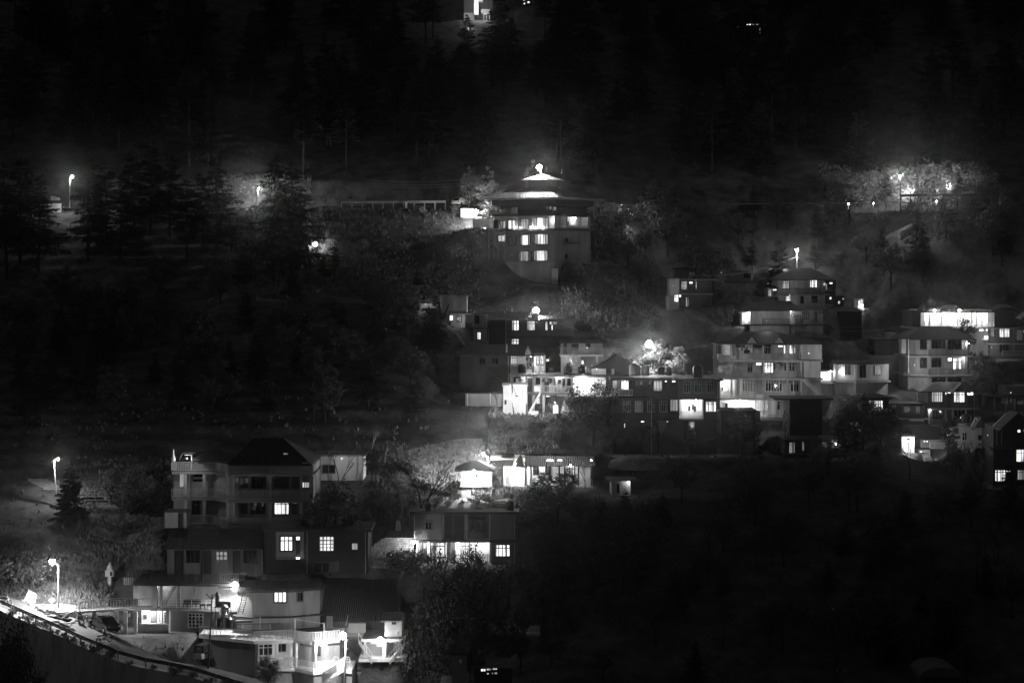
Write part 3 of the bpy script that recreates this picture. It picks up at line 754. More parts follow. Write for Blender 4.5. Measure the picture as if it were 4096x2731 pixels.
PH.lamp(1655, 785, .75, 60, .36)
PH.box(1130, 1400, 605, 750, -2.5, -2.4, GREY, 'grille_wall'); 
Z(14)
mb = MB(); D = 257
for k in range(22): mb.box(xx(1130 + k * 12.4, D), xx(1134 + k * 12.4, D), D - .45, D - .39, zz(750, D), zz(605, D))
mb.build('grille', GALV, PH.o)
# lower terrace with thin fence
zt = -46.2
tp = GD([(1150, 1318), (2300, 1262)], zt)
TW = empty('retaining_terrace', (xx(1700, 250), 248, zt - 5), 'pale floored terrace with thin railings under the bright porch', 'terrace')
q0 = Vector((xx(1150, tp[0][1]), tp[0][1])); q1 = Vector((xx(2300, tp[1][1]), tp[1][1]))
MB().prism([q0, q1, (q1.x, q1.y + 6.5), (q0.x, q0.y + 8)], zt - 6, zt - .3).build('wall', STONE, TW)
MB().prism([(q0.x, q0.y - .1), (q1.x, q1.y - .1), (q1.x, q1.y + 6.5), (q0.x, q0.y + 8)], zt - .3, zt).build('slab', CONC, TW)
railing([Vector((q0.x + .5, q0.y, zt)), Vector((q1.x, q1.y, zt))], 1.0, IROND, step=.16, bar=.02).build('railing', IROND, TW)
PADS.append((q0.x, q1.x, q0.y + 1, q0.y + 6, zt - .6)); PADS.append((q0.x, q1.x, q0.y - 7, q0.y - 1, zt - 5))
# D: wide dark sheet-roofed house
Z(2)
DH = House('sheet_roof_house', 'wide dark sheet roofed house behind the bright porch, its roof barely visible', [(560, 259.5), (1000, 259.5)], 1300, 8.0)
DH.body(1180, 1300, inset=.4, m=DARK); DH.lean(430, 1065, 1190, 905, 9, .6, SHEET); DH.box(620, 660, 1150, 1230, .8, .9, GREY, 'door_frame')
MB().box8([P(432, 1122, 259.3), P(545, 1115, 259.3), P(545, 1100, 262), P(460, 1105, 262), P(432, 1118, 259.3), P(545, 1110, 259.3), P(545, 1096, 262), P(460, 1101, 262)]).build('lean_to_sheet', SHEETL, DH.o)
MB().tube(P(735, 1215, 257), P(750, 1150, 257), .03, .02).build('pipe', IRONW, DH.o)

# bottom middle: hillside house with lit windows below, railed terrace above
Z(16)
BM = House('valley_house', 'dark house with a row of small lit windows at the bottom edge under the trees', [(1000, 240), (1600, 240)], 1700, 7.0)
BM.body(1215, 1700, m=DARK); BM.slab(1205, .25, .4, CONC, 'roof_slab')
BM.win(1108, 1187, 1255, 1303, 'W', 2, 0); BM.win(1202, 1275, 1247, 1290, 'C', 4, 0); BM.win(1295, 1368, 1238, 1280, 'B', 3, 0)
BM.win(1203, 1240, 1318, 1352, 'C', 2, 0); BM.win(1283, 1303, 1312, 1348, 'C', 1, 0); BM.win(1322, 1368, 1308, 1347, 'B', 3, 0)
BM.box(1042, 1190, 1155, 1195, -.5, -.4, DULL, 'parapet')
RT = House('railed_terrace', 'dark terrace block with a pale barred railing and a flag pole, bottom centre right', [(1325, 256), (2015, 256)], 1000, 6.0)
RT.body(720, 1000, m=DULL); RT.slab(712, .25, .2, CONC, 'roof_slab'); RT.rail(708, .75, .1, IRONW, step=.22, bar=.06)
MB().tube(P(1645, 705, 256.5), P(1645, 320, 256.5), .06).build('flag_pole', IRONW, RT.o); light(RT.o, P(1400, 560, 253.5), 6)
RM = House('overgrown_house', 'overgrown pale doorway wall glimpsed between dark trees at the bottom', [(650, 238), (890, 238)], 1500, 5.0)
RM.body(1020, 1500, m=GREY); RM.win(770, 812, 1100, 1180, 'G', 2, 0); RM.slab(1010, .2, .3, DARK, 'roof_slab')
Z(12)
DM = House('round_roof_shed', 'barely visible shed with a pale rounded front at the lower right edge', [(1835, 232), (2045, 232)], 1500, 6.0)
DM.body(1370, 1500, m=DARK)
mb = MB(); cx, D = xx(1940, 232), 232
arc = [(cx + math.cos(t) * 2.2, zz(1370, D) + math.sin(t) * 1.0) for t in [math.pi * k / 10 for k in range(11)]]
mb.add([(a, D - .2, b) for a, b in arc] + [(a, D + 6, b) for a, b in arc], [tuple(range(11)), tuple(range(11, 22))[::-1]] + [(k, k + 11, k + 12, k + 1) for k in range(10)]); mb.build('barrel_roof', DULL, DM.o)
# ================================================================ village centre
Z(4)
# L1: shack with open gabled shed
S1 = House('open_shed', 'small open timber shed with a gabled roof on the hillside above the village', [(185, 352), (365, 352)], 215, 5.0)
S1.body(150, 210, inset=2.2, m=CREAM); S1.gable(180, 372, 135, 88, 4, .3, SHEET, GREY)
for x in (190, 275, 300, 360): S1.col(x, 130, 212, .12, WOODL, .1)
S1.box(188, 310, 168, 175, 0, .1, WOODL, 'cross_beam'); S1.box(312, 365, 120, 210, -.2, -.1, CREAM, 'side_wall')
S1.box(215, 330, 190, 215, .2, 1.2, WOOD, 'bench'); light(S1.o, P(240, 150, 351), 26)
S2 = House('hill_cabin', 'grey boxy cabin with a low lit room below it, beside the open shed', [(375, 354), (628, 352)], 370, 6.0)
S2.body(75, 235, m=GREY); S2.slab(70, .12, .3, SHEETL, 'roof_sheet', back=.5)
S2.body(245, 370, inset=-.5, m=CREAM, x0=478, x1=612, name='lower_wall'); S2.slab(238, .15, .9, CONC, x0=470, x1=670); S2.n = .5
S2.win(482, 515, 257, 305, 'W', 1, 0, WOOD); S2.win(555, 592, 262, 318, 'D', 3, 0, IROND)
light(S2.o, P(545, 290, 350), 20)
o = empty('tarpaulin', P(420, 290, 351), 'dark folded tarpaulins hanging between the open shed and the cabin', 'tarpaulin')
for a, b, c in ((360, 375, 400), (455, 465, 405)):
    MB().box8([P(a, 150, 351), P(b, 150, 351), P(b, 150, 351.3), P(a, 150, 351.3), P(c - 25, 300, 350.6), P(c + 10, 300, 350.6), P(c + 10, 300, 351), P(c - 25, 300, 351)][::1]).build('cloth', CLOTH, o)
# L2/L3
T2 = House('stepped_house', 'pale two storey block with small lit lower windows left of the dark long house', [(690, 348), (912, 348)], 512, 7.0)
T2.body(245, 375, m=CREAM, x0=690, x1=815); T2.body(375, 512, m=CREAM); T2.slab(242, .15, .15, CONC, 'roof_slab', x0=688, x1=830); T2.slab(375, .15, .15, DULL)
T2.win(708, 742, 262, 332, '-', 2, 0, WOOD); T2.win(728, 760, 415, 485, 'C', 2, 0, WOOD); T2.win(845, 880, 422, 475, 'B', 3, 0, WOOD); T2.col(822, 378, 500, .15, IROND, .15, 'pipe')
T3 = House('long_house', 'long dark two storey house with four bright windows under the big glaring lamp', [(830, 346), (1640, 346)], 545, 9.0)
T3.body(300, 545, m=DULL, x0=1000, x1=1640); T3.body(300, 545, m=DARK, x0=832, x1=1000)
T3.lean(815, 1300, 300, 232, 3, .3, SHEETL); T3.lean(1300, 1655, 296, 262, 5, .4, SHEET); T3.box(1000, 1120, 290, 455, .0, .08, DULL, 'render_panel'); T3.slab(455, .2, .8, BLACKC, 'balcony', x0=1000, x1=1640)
T3.rail(452, .9, .75, IROND, x0=1005, x1=1640)
T3.n = .08
T3.win(1052, 1118, 305, 402, 'B', 3, .3, IROND, bars=.12); T3.n = 0; T3.win(1195, 1270, 310, 402, 'B', 4, .26, IROND, bars=.11); T3.win(1275, 1305, 315, 330, 'D', 1, 0)
T3.win(1368, 1390, 318, 400, 'C', 2, .2, IROND); T3.win(1405, 1478, 315, 345, 'B', 2, 0, IROND); T3.win(1424, 1437, 346, 402, 'C', 1, 0, IROND)
T3.win(1048, 1118, 478, 535, 'B', 3, .35, IROND, bars=.11)
street_lamp(1290, 225, 300, 350.5, 1280, 210, 1700, 'glaring street lamp above the roof of the dark long house', .65, IROND, pr=.04)
o = solo(MB().tube(P(1053, 235, 347), P(1053, 175, 347), .07), 'roof_pipe', IRONW, 'short white vent pipe on the roof of the long house', 'pipe')
# L4
T4 = House('gablet_house', 'dark house with a small roof gable and a bright corner balcony in the village centre', [(540, 333), (700, 332), (1035, 331), (1365, 331)], 985, 8.0)
T4.body(625, 985, inset=.5, m=DARK, x0=560, x1=1035); T4.body(630, 800, inset=.3, m=CREAM, x0=1036, x1=1180); T4.body(630, 800, inset=1.8, m=CREAM, x0=1181, x1=1365)
T4.hip(625, 528, .6, SLATE, x0=520, x1=1260, rx0=620, rx1=1190); T4.gable(1160, 1245, 622, 537, 3, .6, SLATE, GREY); T4.box(1020, 1032, 530, 605, .9, 1.0, CREAM, 'ridge_flashing')
T4.slab(800, .25, .0, WHITE, x0=1030, x1=1370); T4.slab(632, .12, .2, WHITE, 'beam', x0=1180, x1=1370)
T4.i = 2; T4.n = -.3; T4.win(1042, 1100, 640, 718, 'B', 3, .25, IROND, bars=.1); T4.n = -1.8; T4.win(1190, 1240, 640, 760, '-', 2, 0); T4.win(1285, 1355, 660, 725, 'B', 3, .3, IROND, bars=.11)
for x in (1185, 1252, 1316, 1362): T4.col(x, 632, 795, .16 if x != 1252 else .35, WHITE, -.05)
T4.rail(797, .95, -.03, IRONW, x0=1130, x1=1367); T4.lamp(1235, 640, -.7, 110, .05); T4.lamp(1330, 640, -.7, 60, .05)
T4.win(1378, 1405, 672, 692, 'W', 1, 0, n=-1.2, name='vent_light')
T4.i = 1; T4.n = -.5
T4.i = 1; T4.win(740, 800, 660, 720, '-', 2, 0); T4.win(860, 920, 660, 720, '-', 2, 0)
tank(P(1150, 797, 331.3), .6, 1.2, PLAST, 'black drum on the corner balcony of the gablet house', rings=False)
# L5: storey below with railings
T5 = House('gallery_house', 'house with a white railed gallery and dark doors, right of the floodlit block', [(1035, 329), (1630, 329)], 1190, 10.0)
T5.body(828, 985, inset=1.5, m=CREAM, x0=1035, x1=1630); T5.body(1000, 1190, inset=1.8, m=GREY, x0=1200, x1=1630)
T5.slab(818, .28, .1, CONC, 'roof_slab'); T5.slab(988, .25, .1, CONC); T5.rail(985, 1.0, .05, IRONW, x0=1320, x1=1628)
T5.n = -1.5
for a, b in ((1360, 1402), (1437, 1465), (1200, 1245)): T5.door(a, b, 850, 980)
T5.win(1280, 1325, 850, 910, '-', 2, 0); T5.win(1490, 1516, 868, 900, '-', 1, 0, IROND); T5.win(1530, 1605, 858, 925, '-', 3, 0); T5.win(1072, 1132, 818 + 8, 890, '-', 2, 0); T5.box(1090, 1125, 855, 905, -1.3, -1.2, CLOTHW, 'hung_cloth'); T5.box(1140, 1170, 800 + 30, 860, -1.3, -1.2, CLOTHW, 'hung_cloth')
for x in (1190, 1256, 1325, 1442, 1562, 1628): T5.col(x, 830, 985, .22, CREAM, 0)
for x in (1190, 1256, 1352): T5.col(x, 1000, 1185, .35, WHITE, -.1)
T5.n = -1.8; T5.win(1285, 1316, 1040, 1098, 'C', 2, 0, IROND); T5.door(1375, 1420, 1035, 1140); T5.win(1372, 1415, 1015, 1033, 'B', 1, 0); T5.win(1425, 1470, 1020, 1080, 'G', 2, 0); T5.slab(1190, .15, .4, WHITE, 'plinth', x0=1300, x1=1490)
T5.box(1470, 1600, 995, 1015, -.6, -.2, WHITE, 'awning')
for k, x in enumerate((1395, 1412, 1428)): T5.box(x, x + 13, 1088, 1135, -1.2, -1.15, CLOTHW, 'hung_cloth')
T5.lamp(1500, 828, -1.0, 55, .07); T5.lamp(1190, 830, -.8, 30, .05)
# L6: brilliantly lit white wall with stair
T6 = House('floodlit_house', 'white flat block lit to a glare in the village centre, with an outside stair', [(970, 322), (1195, 322)], 1195, 7.0)
T6.body(918, 1195, m=WHITE); T6.slab(915, .15, .15, WHITE, 'roof_slab'); T6.win(985, 1002, 1055, 1095, '-', 1, 0, GREY); T6.door(1183, 1194, 1090, 1180, DULL)
T6.stairs(1195, 1200, 1320, 975, -.5, .9, WHITE, 13, None)
T6.box(1262, 1318, 920, 975, .0, .08, WHITE, 'stair_parapet'); T6.box(1030, 1190, 905, 918, -.1, .3, WHITE, 'parapet')
RW = House('retaining_wall', 'tall grey retaining wall left of the floodlit white block', [(615, 324), (968, 323)], 1110, 2.0, cat='wall')
RW.body(985, 1110, m=GREY); RW.slab(983, .15, .12, BLACKC, 'coping')
for x in (635, 850): RW.col(x, 990, 1105, .1, IRONW, .12, 'drain_pipe')
street_lamp(1052, 895, 1318, 314.5, 1098, 1030, 1100, 'dark utility pole with a bright bracket lamp in front of the floodlit white wall', .1, IROND, lean=28, name='lamp_pole', pr=.1)
o = solo(MB().tube(P(1192, 1320, 315), P(1215, 1180, 315), .05), 'thin_post', IRONW, 'thin white post by the lit path', 'post')
GP = empty('gate_post', P(1464, 1195, 325), 'glaring white gate pillar with a pointed top', 'gate pillar')
q = P(1464, 1195, 325); MB().box(q.x - .38, q.x + .38, 324.6, 325.3, q.z - .3, zz(1110, 325)).build('pillar', WHITE, GP)
MB().add([(q.x - .42, 324.56, zz(1110, 325)), (q.x + .42, 324.56, zz(1110, 325)), (q.x, 324.56, zz(1090, 325)), (q.x - .42, 325.34, zz(1110, 325)), (q.x + .42, 325.34, zz(1110, 325)), (q.x, 325.34, zz(1090, 325))],
         [(0, 1, 2), (5, 4, 3), (0, 3, 4, 1), (1, 4, 5, 2), (2, 5, 3, 0)]).build('cap', WHITE, GP)
light(GP, q + Vector((-.2, -2.5, 2)), 160)
solo(MB().rev((P(1455, 1218, 321).x, 321, P(1455, 1218, 321).z - .1), [(.12, -.12), (.18, 0), (.12, .12)], 8), 'garden_light', BULB, 'small round garden light below the white gate pillar', 'garden light')
o = empty('steps_box', P(1250, 1235, 319), 'white stepped block at the foot of the floodlit stair', 'block')
MB().box(xx(1222, 319), xx(1300, 319), 318.5, 320, zz(1240, 319), zz(1160, 319)).build('block', WHITE, o); MB().box(xx(1235, 318), xx(1285, 318), 317.8, 318.4, zz(1235, 318), zz(1180, 318)).build('tread', WHITE, o)
# L7: long flat roofed wing going right, then building M
T7 = House('white_wing', 'bright white wing with dark shuttered door and deep shadows under a flat roof', [(1630, 326), (1920, 325), (2130, 324.5)], 1020, 8.0)
T7.body(828, 1020, m=WHITE, x0=1630, x1=1918); T7.body(828, 1020, inset=2.0, m=WHITE, x0=1919, x1=2035); T7.i = 0
T7.slab(820, .3, .6, BLACKC, 'roof_slab'); T7.door(1760, 1806, 857, 930, GREY); T7.rail(1000, .95, .9, IRONW, x0=1840, x1=2175)
T7.col(1928, 830, 960, .3, WHITE, .2); T7.slab(1002, .2, 1.0, WHITE, 'balcony', x0=1800, x1=2180)
T7.lamp(1700, 838, 1.2, 200, .05); T7.i = 1; T7.lamp(2050, 845, .6, 120, .08)
# L8 rooftop gabled shed
T8 = House('roof_shed', 'gabled shed with a bright white end wall standing on the long flat roof', [(1805, 327), (2215, 327)], 815, 5.0, pad=False)
T8.body(735, 815, m=WHITE, x0=1805, x1=1938, back=-1); T8.body(720, 815, inset=1.2, m=DULL, x0=1939, x1=2215)
T8.gable(1790, 2265, 745, 620, 5, .5, SHEET, DULL); T8.col(2005, 725, 812, .4, CREAM, -.2)
mb = MB().add([P(1806, 735, 326.95), P(1938, 735, 326.95), P(1938, 684, 326.95), P(1806, 735, 327.05), P(1938, 735, 327.05), P(1938, 684, 327.05)], [(0, 1, 2), (5, 4, 3), (0, 3, 4, 1), (1, 4, 5, 2), (2, 5, 3, 0)]).build('gable_end', WHITE, T8.o)
light(T8.o, P(1850, 760, 322.5), 95)
# L9
T9 = House('green_balcony_house', 'grey house with a long barred balcony under a drooping sheet roof, above the rooftop shed', [(1515, 336), (1900, 336)], 800, 7.0)
T9.body(520, 630, inset=1.3, m=GREY); T9.body(640, 800, m=CREAM, x0=1515, x1=1700); T9.body(640, 800, inset=1.4, m=GREY, x0=1700, x1=1860)
T9.lean(1500, 1950, 520, 490, 6, 1.2, SHEET); T9.slab(632, .2, .2, WHITE); T9.rail(630, 1.05, .15, GALV); T9.col(1852, 640, 700, .3, WHITE, .1)
T9.n = 0; T9.win(1568, 1600, 700, 752, '-', 2, 0, GREY); T9.win(1620, 1645, 700, 765, '-', 2, 0, GREY); T9.n = -1.4; T9.win(1706, 1736, 682, 722, 'C', 1, .3)
T9.n = -1.3; T9.door(1540, 1570, 525, 620); T9.win(1620, 1680, 530, 580, '-', 3, 0); T9.win(1750, 1790, 530, 580, '-', 2, 0)
T9.rail(800, .9, .6, IRONW, x0=1610, x1=1690); light(T9.o, P(1600, 680, 333.5), 28); light(T9.o, P(1760, 560, 333.5), 14)
LD2 = empty('roof_ladder', P(1660, 790, 334), 'slanting iron ladder against the barred balcony', 'ladder')
MB().tube(P(1580, 610, 334.5), P(1655, 790, 334), .04).build('rail', GALV, LD2); MB().tube(P(1620, 580, 334.5), P(1690, 770, 334), .04).build('rail', GALV, LD2)
for k in range(1, 8): MB().tube(P(1580 + 75 * k / 8, 610 + 180 * k / 8, 334.3), P(1620 + 70 * k / 8, 580 + 190 * k / 8, 334.3), .03).build('rung', GALV, LD2)
tank(P(1580, 812, 331), .65, 1.3, PLAST, 'black domed tank under the slanting ladder'); tank(P(1714, 812, 331), .6, 1.3, PLAST, 'black tank between the slanting ladder and the white shed end')
o = empty('satellite_dish', P(2030, 620, 328), 'white satellite dish on the ridge of the rooftop shed', 'satellite dish')
q = P(2030, 605, 328); MB().rev((q.x, 328, q.z - .1), [(.1, 0), (.35, .12), (.5, .3)], 10).build('bowl', IRONW, o); MB().tube(P(2030, 622, 328), q, .04).build('mount', GALV, o)

# M
Z(5)
MH = House('long_flat_house', 'long dark flat roofed building with a dazzling open room hung with clothes, centre right', [(100, 320), (505, 319), (885, 318)], 1500, 9.0)
MH.body(940, 1078, inset=1.2, m=DARK, x0=100, x1=580);
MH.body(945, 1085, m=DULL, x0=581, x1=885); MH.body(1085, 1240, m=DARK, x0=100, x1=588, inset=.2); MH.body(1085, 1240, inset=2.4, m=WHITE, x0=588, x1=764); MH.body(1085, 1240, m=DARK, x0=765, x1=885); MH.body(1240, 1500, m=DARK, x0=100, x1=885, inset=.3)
MH.slab(942, .3, .5, BLACKC, 'roof_slab'); MH.slab(1085, .2, .1, BLACKC); MH.slab(1245, .22, .25, BLACKC)
for a in (170, 260, 350, 440): MH.i = 0; MH.win(a, a + 55, 1115, 1190, 'G' if a == 260 else '-', 4, .25, GREY, n=-.2)
MH.i = 1
for a in (620, 700, 790): MH.win(a, a + 50, 965, 1050, '-', 3, .25, GREY, n=0)
MH.rail(1075, .95, -.05, IRONW, x0=105, x1=240); MH.rail(1070, .95, -.05, IROND, x0=245, x1=575)
MH.i = 0; MH.n = -1.2
MH.win(150, 207, 950, 1030, 'B', 3, .22, IROND); MH.win(212, 240, 950, 965, 'W', 1, 0); MH.win(392, 455, 952, 1040, 'B', 3, .2, IROND); MH.win(473, 503, 955, 975, 'W', 1, 0)
MH.i = 1; MH.n = -1.2; MH.win(526, 554, 957, 976, 'W', 1, 0)
MH.n = 0; MH.i = 0
for x in (30 + 100, 292, 500): MH.col(x, 945, 1078, .3, CREAM if x == 130 else DARK, -.1)
MH.lamp(120, 950, -.4, 200, .08)
MH.i = 1; MH.n = -2.4
MH.box(592, 600, 1098, 1235, -.3, 0, WHITE, 'jamb'); MH.box(755, 764, 1098, 1235, -.3, 0, WHITE, 'jamb'); MH.box(588, 766, 1085, 1098, -.4, .02, DARK, 'lintel')
MH.rail(1232, .9, -.05, IRONW, x0=602, x1=758); MH.door(728, 755, 1110, 1225, IRONW)
for k, (a, b, c, d) in enumerate(((648, 664, 1150, 1185), (676, 690, 1140, 1178), (690, 706, 1150, 1195))): MH.box(a, b, c, d, -.9, -.8, CLOTH, 'hanging_garment')
MH.box(640, 715, 1138, 1141, -.88, -.85, IROND, 'clothes_line')
light(MH.o, P(640, 1108, 319.2), 130); MH.lamp(715, 1106, -1.2, 50, .05)
MH.n = 0; MH.win(780, 858, 1115, 1190, 'C', 4, .2, GREY, bars=.12); MH.i = 1; MH.n = -.2; MH.win(518, 575, 1100, 1185, 'D', 3, .0, IROND)
MH.n = -.3; MH.i = 0; MH.win(176, 186, 1275, 1310, 'W', 1, 0); MH.win(300, 330, 1255, 1270, 'W', 1, 0); MH.win(316, 326, 1272, 1298, 'D', 1, 0); MH.win(490, 504, 1258, 1268, 'W', 1, 0)
MH.i = 1; MH.door(655, 698, 1262, 1375, CREAM, glass='D'); light(MH.o, P(680, 1300, 315.5), 9); MH.rail(1378, .8, .6, IRONW, x0=650, x1=700)
for x, y, d, h, lb in ((255, 925, .8, 1.7, 'grey round tank at the left end of the long flat roof'), (335, 925, .6, 1.5, 'narrow grey tank on the long flat roof, second from its left end'), (452, 920, .5, 1.2, 'black tank near the middle of the long flat roof'), (508, 922, .4, 1.2, 'slim black tank right of the middle of the long flat roof'), (722, 938, .7, 1.8, 'tall black tank near the right end of the long flat roof')):
    tank(P(x, y, 321), d, h, TANKG if 'grey' in lb else PLAST, lb)
o = solo(MB().tube(P(616, 930, 320), P(616, 800, 320), .05), 'antenna_mast', IRONW, 'thin white mast rising from the long flat roof', 'mast')
# small dark block in front of N
MB2 = House('dark_block', 'black windowless block with one tiny light in front of the arcaded hotel storey', [(890, 316), (1145, 316)], 1500, 7.0)
MB2.body(1185, 1500, m=DARK); MB2.slab(1180, .2, .3, BLACKC, 'roof_slab'); MB2.win(1070, 1082, 1213, 1228, 'D', 1, 0); MB2.box(1145, 1185, 1185, 1380, -.5, -.3, GREY, 'side_wall')
RB = House('dark_annexe', 'dark flat annexe at the right foot of the gableted hotel', [(1310, 322), (1700, 322)], 1370, 8.0)
RB.body(1098, 1370, m=DARK, x0=1400, x1=1640); RB.slab(1092, .2, .4, BLACKC, 'roof_slab')

# N: hotel with two gablets
N = House('gableted_hotel', 'grey four storey hotel with twin roof gables and long balconies, right of centre', [(880, 352), (1480, 350), (1640, 351)], 1230, 11.0)
N.body(690, 1230, inset=1.5, m=CREAM)
N.hip(682, 598, 1.2, SLATE, x0=860, x1=1650, rx0=1100, rx1=1290); N.gable(1062, 1152, 682, 628, 3, 1.25, SLATE, GREY); N.gable(1262, 1350, 682, 630, 3, 1.25, SLATE, GREY)
N.slab(808, .28, .1, CREAM, 'balcony_slab'); N.slab(940, .28, .1, CREAM, 'balcony_slab'); N.slab(1090, .28, .1, CREAM, 'balcony_slab')
N.rail(806, 1.0, .05, GALV, 'pipes'); N.rail(937, 1.0, .05, GALV, 'pipes', x0=960, x1=1535); N.rail(1087, 1.0, .05, GALV, 'pipes')
N.box(1480, 1630, 690, 805, -1.45, -.6, CREAM, 'end_wall'); N.box(1505, 1625, 820, 938, -1.45, -.1, CREAM, 'end_wall')
N.i = 0; N.n = -1.5
for a in (1020, 1150, 1210): N.win(a - 22, a + 44, 700, 715, '-', 3, 0)
N.win(1060, 1120, 718, 765, '-', 3, 0, GREY); N.win(1195, 1255, 718, 765, '-', 3, 0, GREY)
N.win(1310, 1350, 702, 716, 'W', 1, 0); N.win(1350, 1366, 702, 765, 'C', 1, .25); N.win(1396, 1422, 702, 765, 'B', 2, .22); N.win(1424, 1442, 715, 765, 'D', 1, 0)
N.box(1150, 1190, 725, 758, -1.3, -1.2, CLOTHW, 'hung_cloth')
N.win(1147, 1190, 830, 852, 'W', 1, 0); N.win(1193, 1277, 830, 908, 'B', 4, .27, IROND, bars=.12); N.win(1310, 1345, 838, 850, '-', 2, 0, GREY); N.win(1355, 1433, 835, 893, '-', 4, .28, CREAM, bars=.12); N.win(1085, 1120, 845, 905, '-', 2, .2, CREAM)
N.win(1218, 1342, 960, 1045, '-', 6, .2, WHITE, bars=.16); N.win(1045, 1145, 955, 1045, 'G', 5, .25, CREAM, bars=.14); N.win(1405, 1465, 970, 1045, '-', 3, .2, WHITE)
N.box(887, 1002, 955, 1090, -1.45, -1.2, WHITE, 'bright_bay'); N.n = -1.2; N.door(912, 940, 975, 1085, WHITE); N.win(893, 903, 1015, 1030, '-', 1, 0); N.lamp(900, 962, -.2, 110, .07); N.rail(1087, .95, .0, IRONW, x0=888, x1=985)
N.n = -1.5; N.win(1060, 1140, 1110, 1180, 'B', 5, .2, CREAM, bars=.12); N.win(1155, 1232, 1112, 1180, 'D', 5, .25, WHITE, bars=.14); N.door(1245, 1285, 1110, 1215, WHITE); N.win(1305, 1325, 1115, 1180, '-', 1, .3, CREAM); N.lamp(1028, 1116, -.9, 330, .42)
N.win(915, 940, 1130, 1175, '-', 1, 0, GREY)
for x in (970, 1205, 1385, 1485): N.col(x, 700, 800, .25, CREAM, 0); N.col(x, 815, 930, .25, CREAM, 0); N.col(x, 945, 1085, .3, CREAM, 0)
for x in (1212, 1250, 1295): N.col(x, 1095, 1210, .25, WHITE, 0)
N.col(868, 690, 810, .15, IRONW, .3); N.col(1430, 960, 1085, .12, IRONW, .5); N.col(1632, 695, 805, .15, IRONW, .6)
N.box(860, 895, 695, 760, .2, .3, IROND, 'screen'); N.box(900, 960, 690, 770, -.3, -.2, WHITE, 'curtain')
N.i = 1; N.stairs(1650, 1085, 1495, 950, .1, 1.2, CREAM, 12, GALV); N.i = 0
light(N.o, P(1540, 760, 346), 45); light(N.o, P(930, 740, 348), 30); light(N.o, P(1260, 1040, 343), 85)
N.box(1155, 1208, 1060, 1090, .3, .5, WHITE, 'balcony_box')
# bright room right of N
NB = House('glowing_room', 'single dazzling white lit room beside the right side of the gableted hotel', [(1618, 356), (1720, 356)], 1085, 6.0)
NB.body(890, 975, inset=1.5, m=WHITE); NB.body(985, 1085, m=CREAM); NB.slab(888, .15, .2, CONC, 'roof_slab'); NB.slab(982, .2, .1, CONC)
NB.box(1628, 1708, 893, 960, -1.45, -1.4, EW, 'lit_blind'); NB.rail(980, .8, .0, IRONW); NB.col(1620, 890, 980, .2, IRONW, 0); NB.lamp(1700, 892, .2, 30, .08)

# O
OH = House('curved_roof_house', 'cream house with a broad dark hipped roof and round bright windows, above the gableted hotel', [(1110, 367), (1395, 366), (1660, 368)], 640, 10.0)
OH.body(440, 640, m=CREAM, x0=1110, x1=1396); OH.body(440, 640, inset=1.5, m=GREY, x0=1397, x1=1655)
OH.hip(440, 372, .9, SLATE, x0=1045, x1=1480, rx0=1190, rx1=1400); OH.lean(1475, 1680, 438, 405, 7, .5, SLATE); OH.slab(545, .2, 1.0, BLACKC, 'balcony', x0=1075, x1=1660); OH.rail(543, .85, .9, IROND, x0=1200, x1=1490)
OH.i = 0; OH.win(1090 + 22, 1120, 475, 515, '-', 1, 0); OH.win(1290, 1350, 450, 500, '-', 3, 0, GREY); OH.win(1295, 1350, 565, 620, '-', 3, 0, GREY); OH.col(1398, 450, 540, .3, WHITE, .1)
OH.i = 1; OH.n = -1.5; OH.win(1441, 1463, 470, 495, 'W', 1, 0); OH.win(1471, 1506, 478, 540, 'B', 3, .22); OH.win(1525, 1565, 448, 507, 'B', 3, .25); OH.win(1395 + 8, 1432, 563, 575, 'W', 1, 0); OH.win(1420, 1432, 590, 612, 'C', 1, 0); OH.win(1522, 1541, 550, 577, 'W', 1, 0); OH.win(1615, 1625, 455, 520, 'D', 1, 0); OH.win(1645, 1672, 450, 463, 'D', 1, 0)
OH.col(1435, 560, 635, .15, CREAM, -.3); OH.lamp(1410, 448, -.6, 36, .06)
OP = House('porch_annexe', 'little bright porch with white railings at the left end of the cream house', [(1055, 369), (1108, 369)], 560, 5.0)
OP.body(455, 548, inset=1.5, m=WHITE); OP.slab(455, .2, .3, WHITE, 'roof_slab'); OP.rail(550, .9, .2, IRONW); OP.col(1062, 457, 548, .15, IRONW, .1); OP.slab(552, .2, .3, DARK); OP.lamp(1088, 465, .1, 110, .1)
light(OP.o, P(1055, 520, 372), 240)
light(OH.o, P(1230, 520, 358), 60)  # fill lamp added to brighten the cream front
# P
PH2 = House('upper_hipped_house', 'cream house with a hipped roof and tall bright windows, highest of the right hand cluster', [(1310, 384), (1455, 382), (1660, 384)], 400, 9.0)
PH2.body(213, 400, m=CREAM); PH2.hip(214, 130, .9, SLATE, x0=1280, x1=1720, rx0=1430, rx1=1560); PH2.slab(322, .2, .7, CONC, 'balcony'); PH2.rail(320, .9, .6, IROND)
PH2.i = 0; PH2.win(1347, 1396, 225, 285, 'B', 4, .25, IROND); PH2.win(1368, 1408, 338, 380, 'C', 4, .35, IROND); PH2.i = 1; PH2.win(1547, 1600, 218, 273, 'B', 4, .22, IROND, rows=2)
PH2.win(1640, 1662, 238, 262, 'C', 2, 0); PH2.win(1560, 1600, 335, 380, '-', 2, 0); PH2.win(1420 + 60, 1500, 338, 390, '-', 1, 0)
light(PH2.o, P(1400, 330, 376), 30)
Pb = House('side_shed', 'low side shed with two small bright openings left of the highest hipped house', [(1238, 384), (1308, 384)], 345, 5.0)
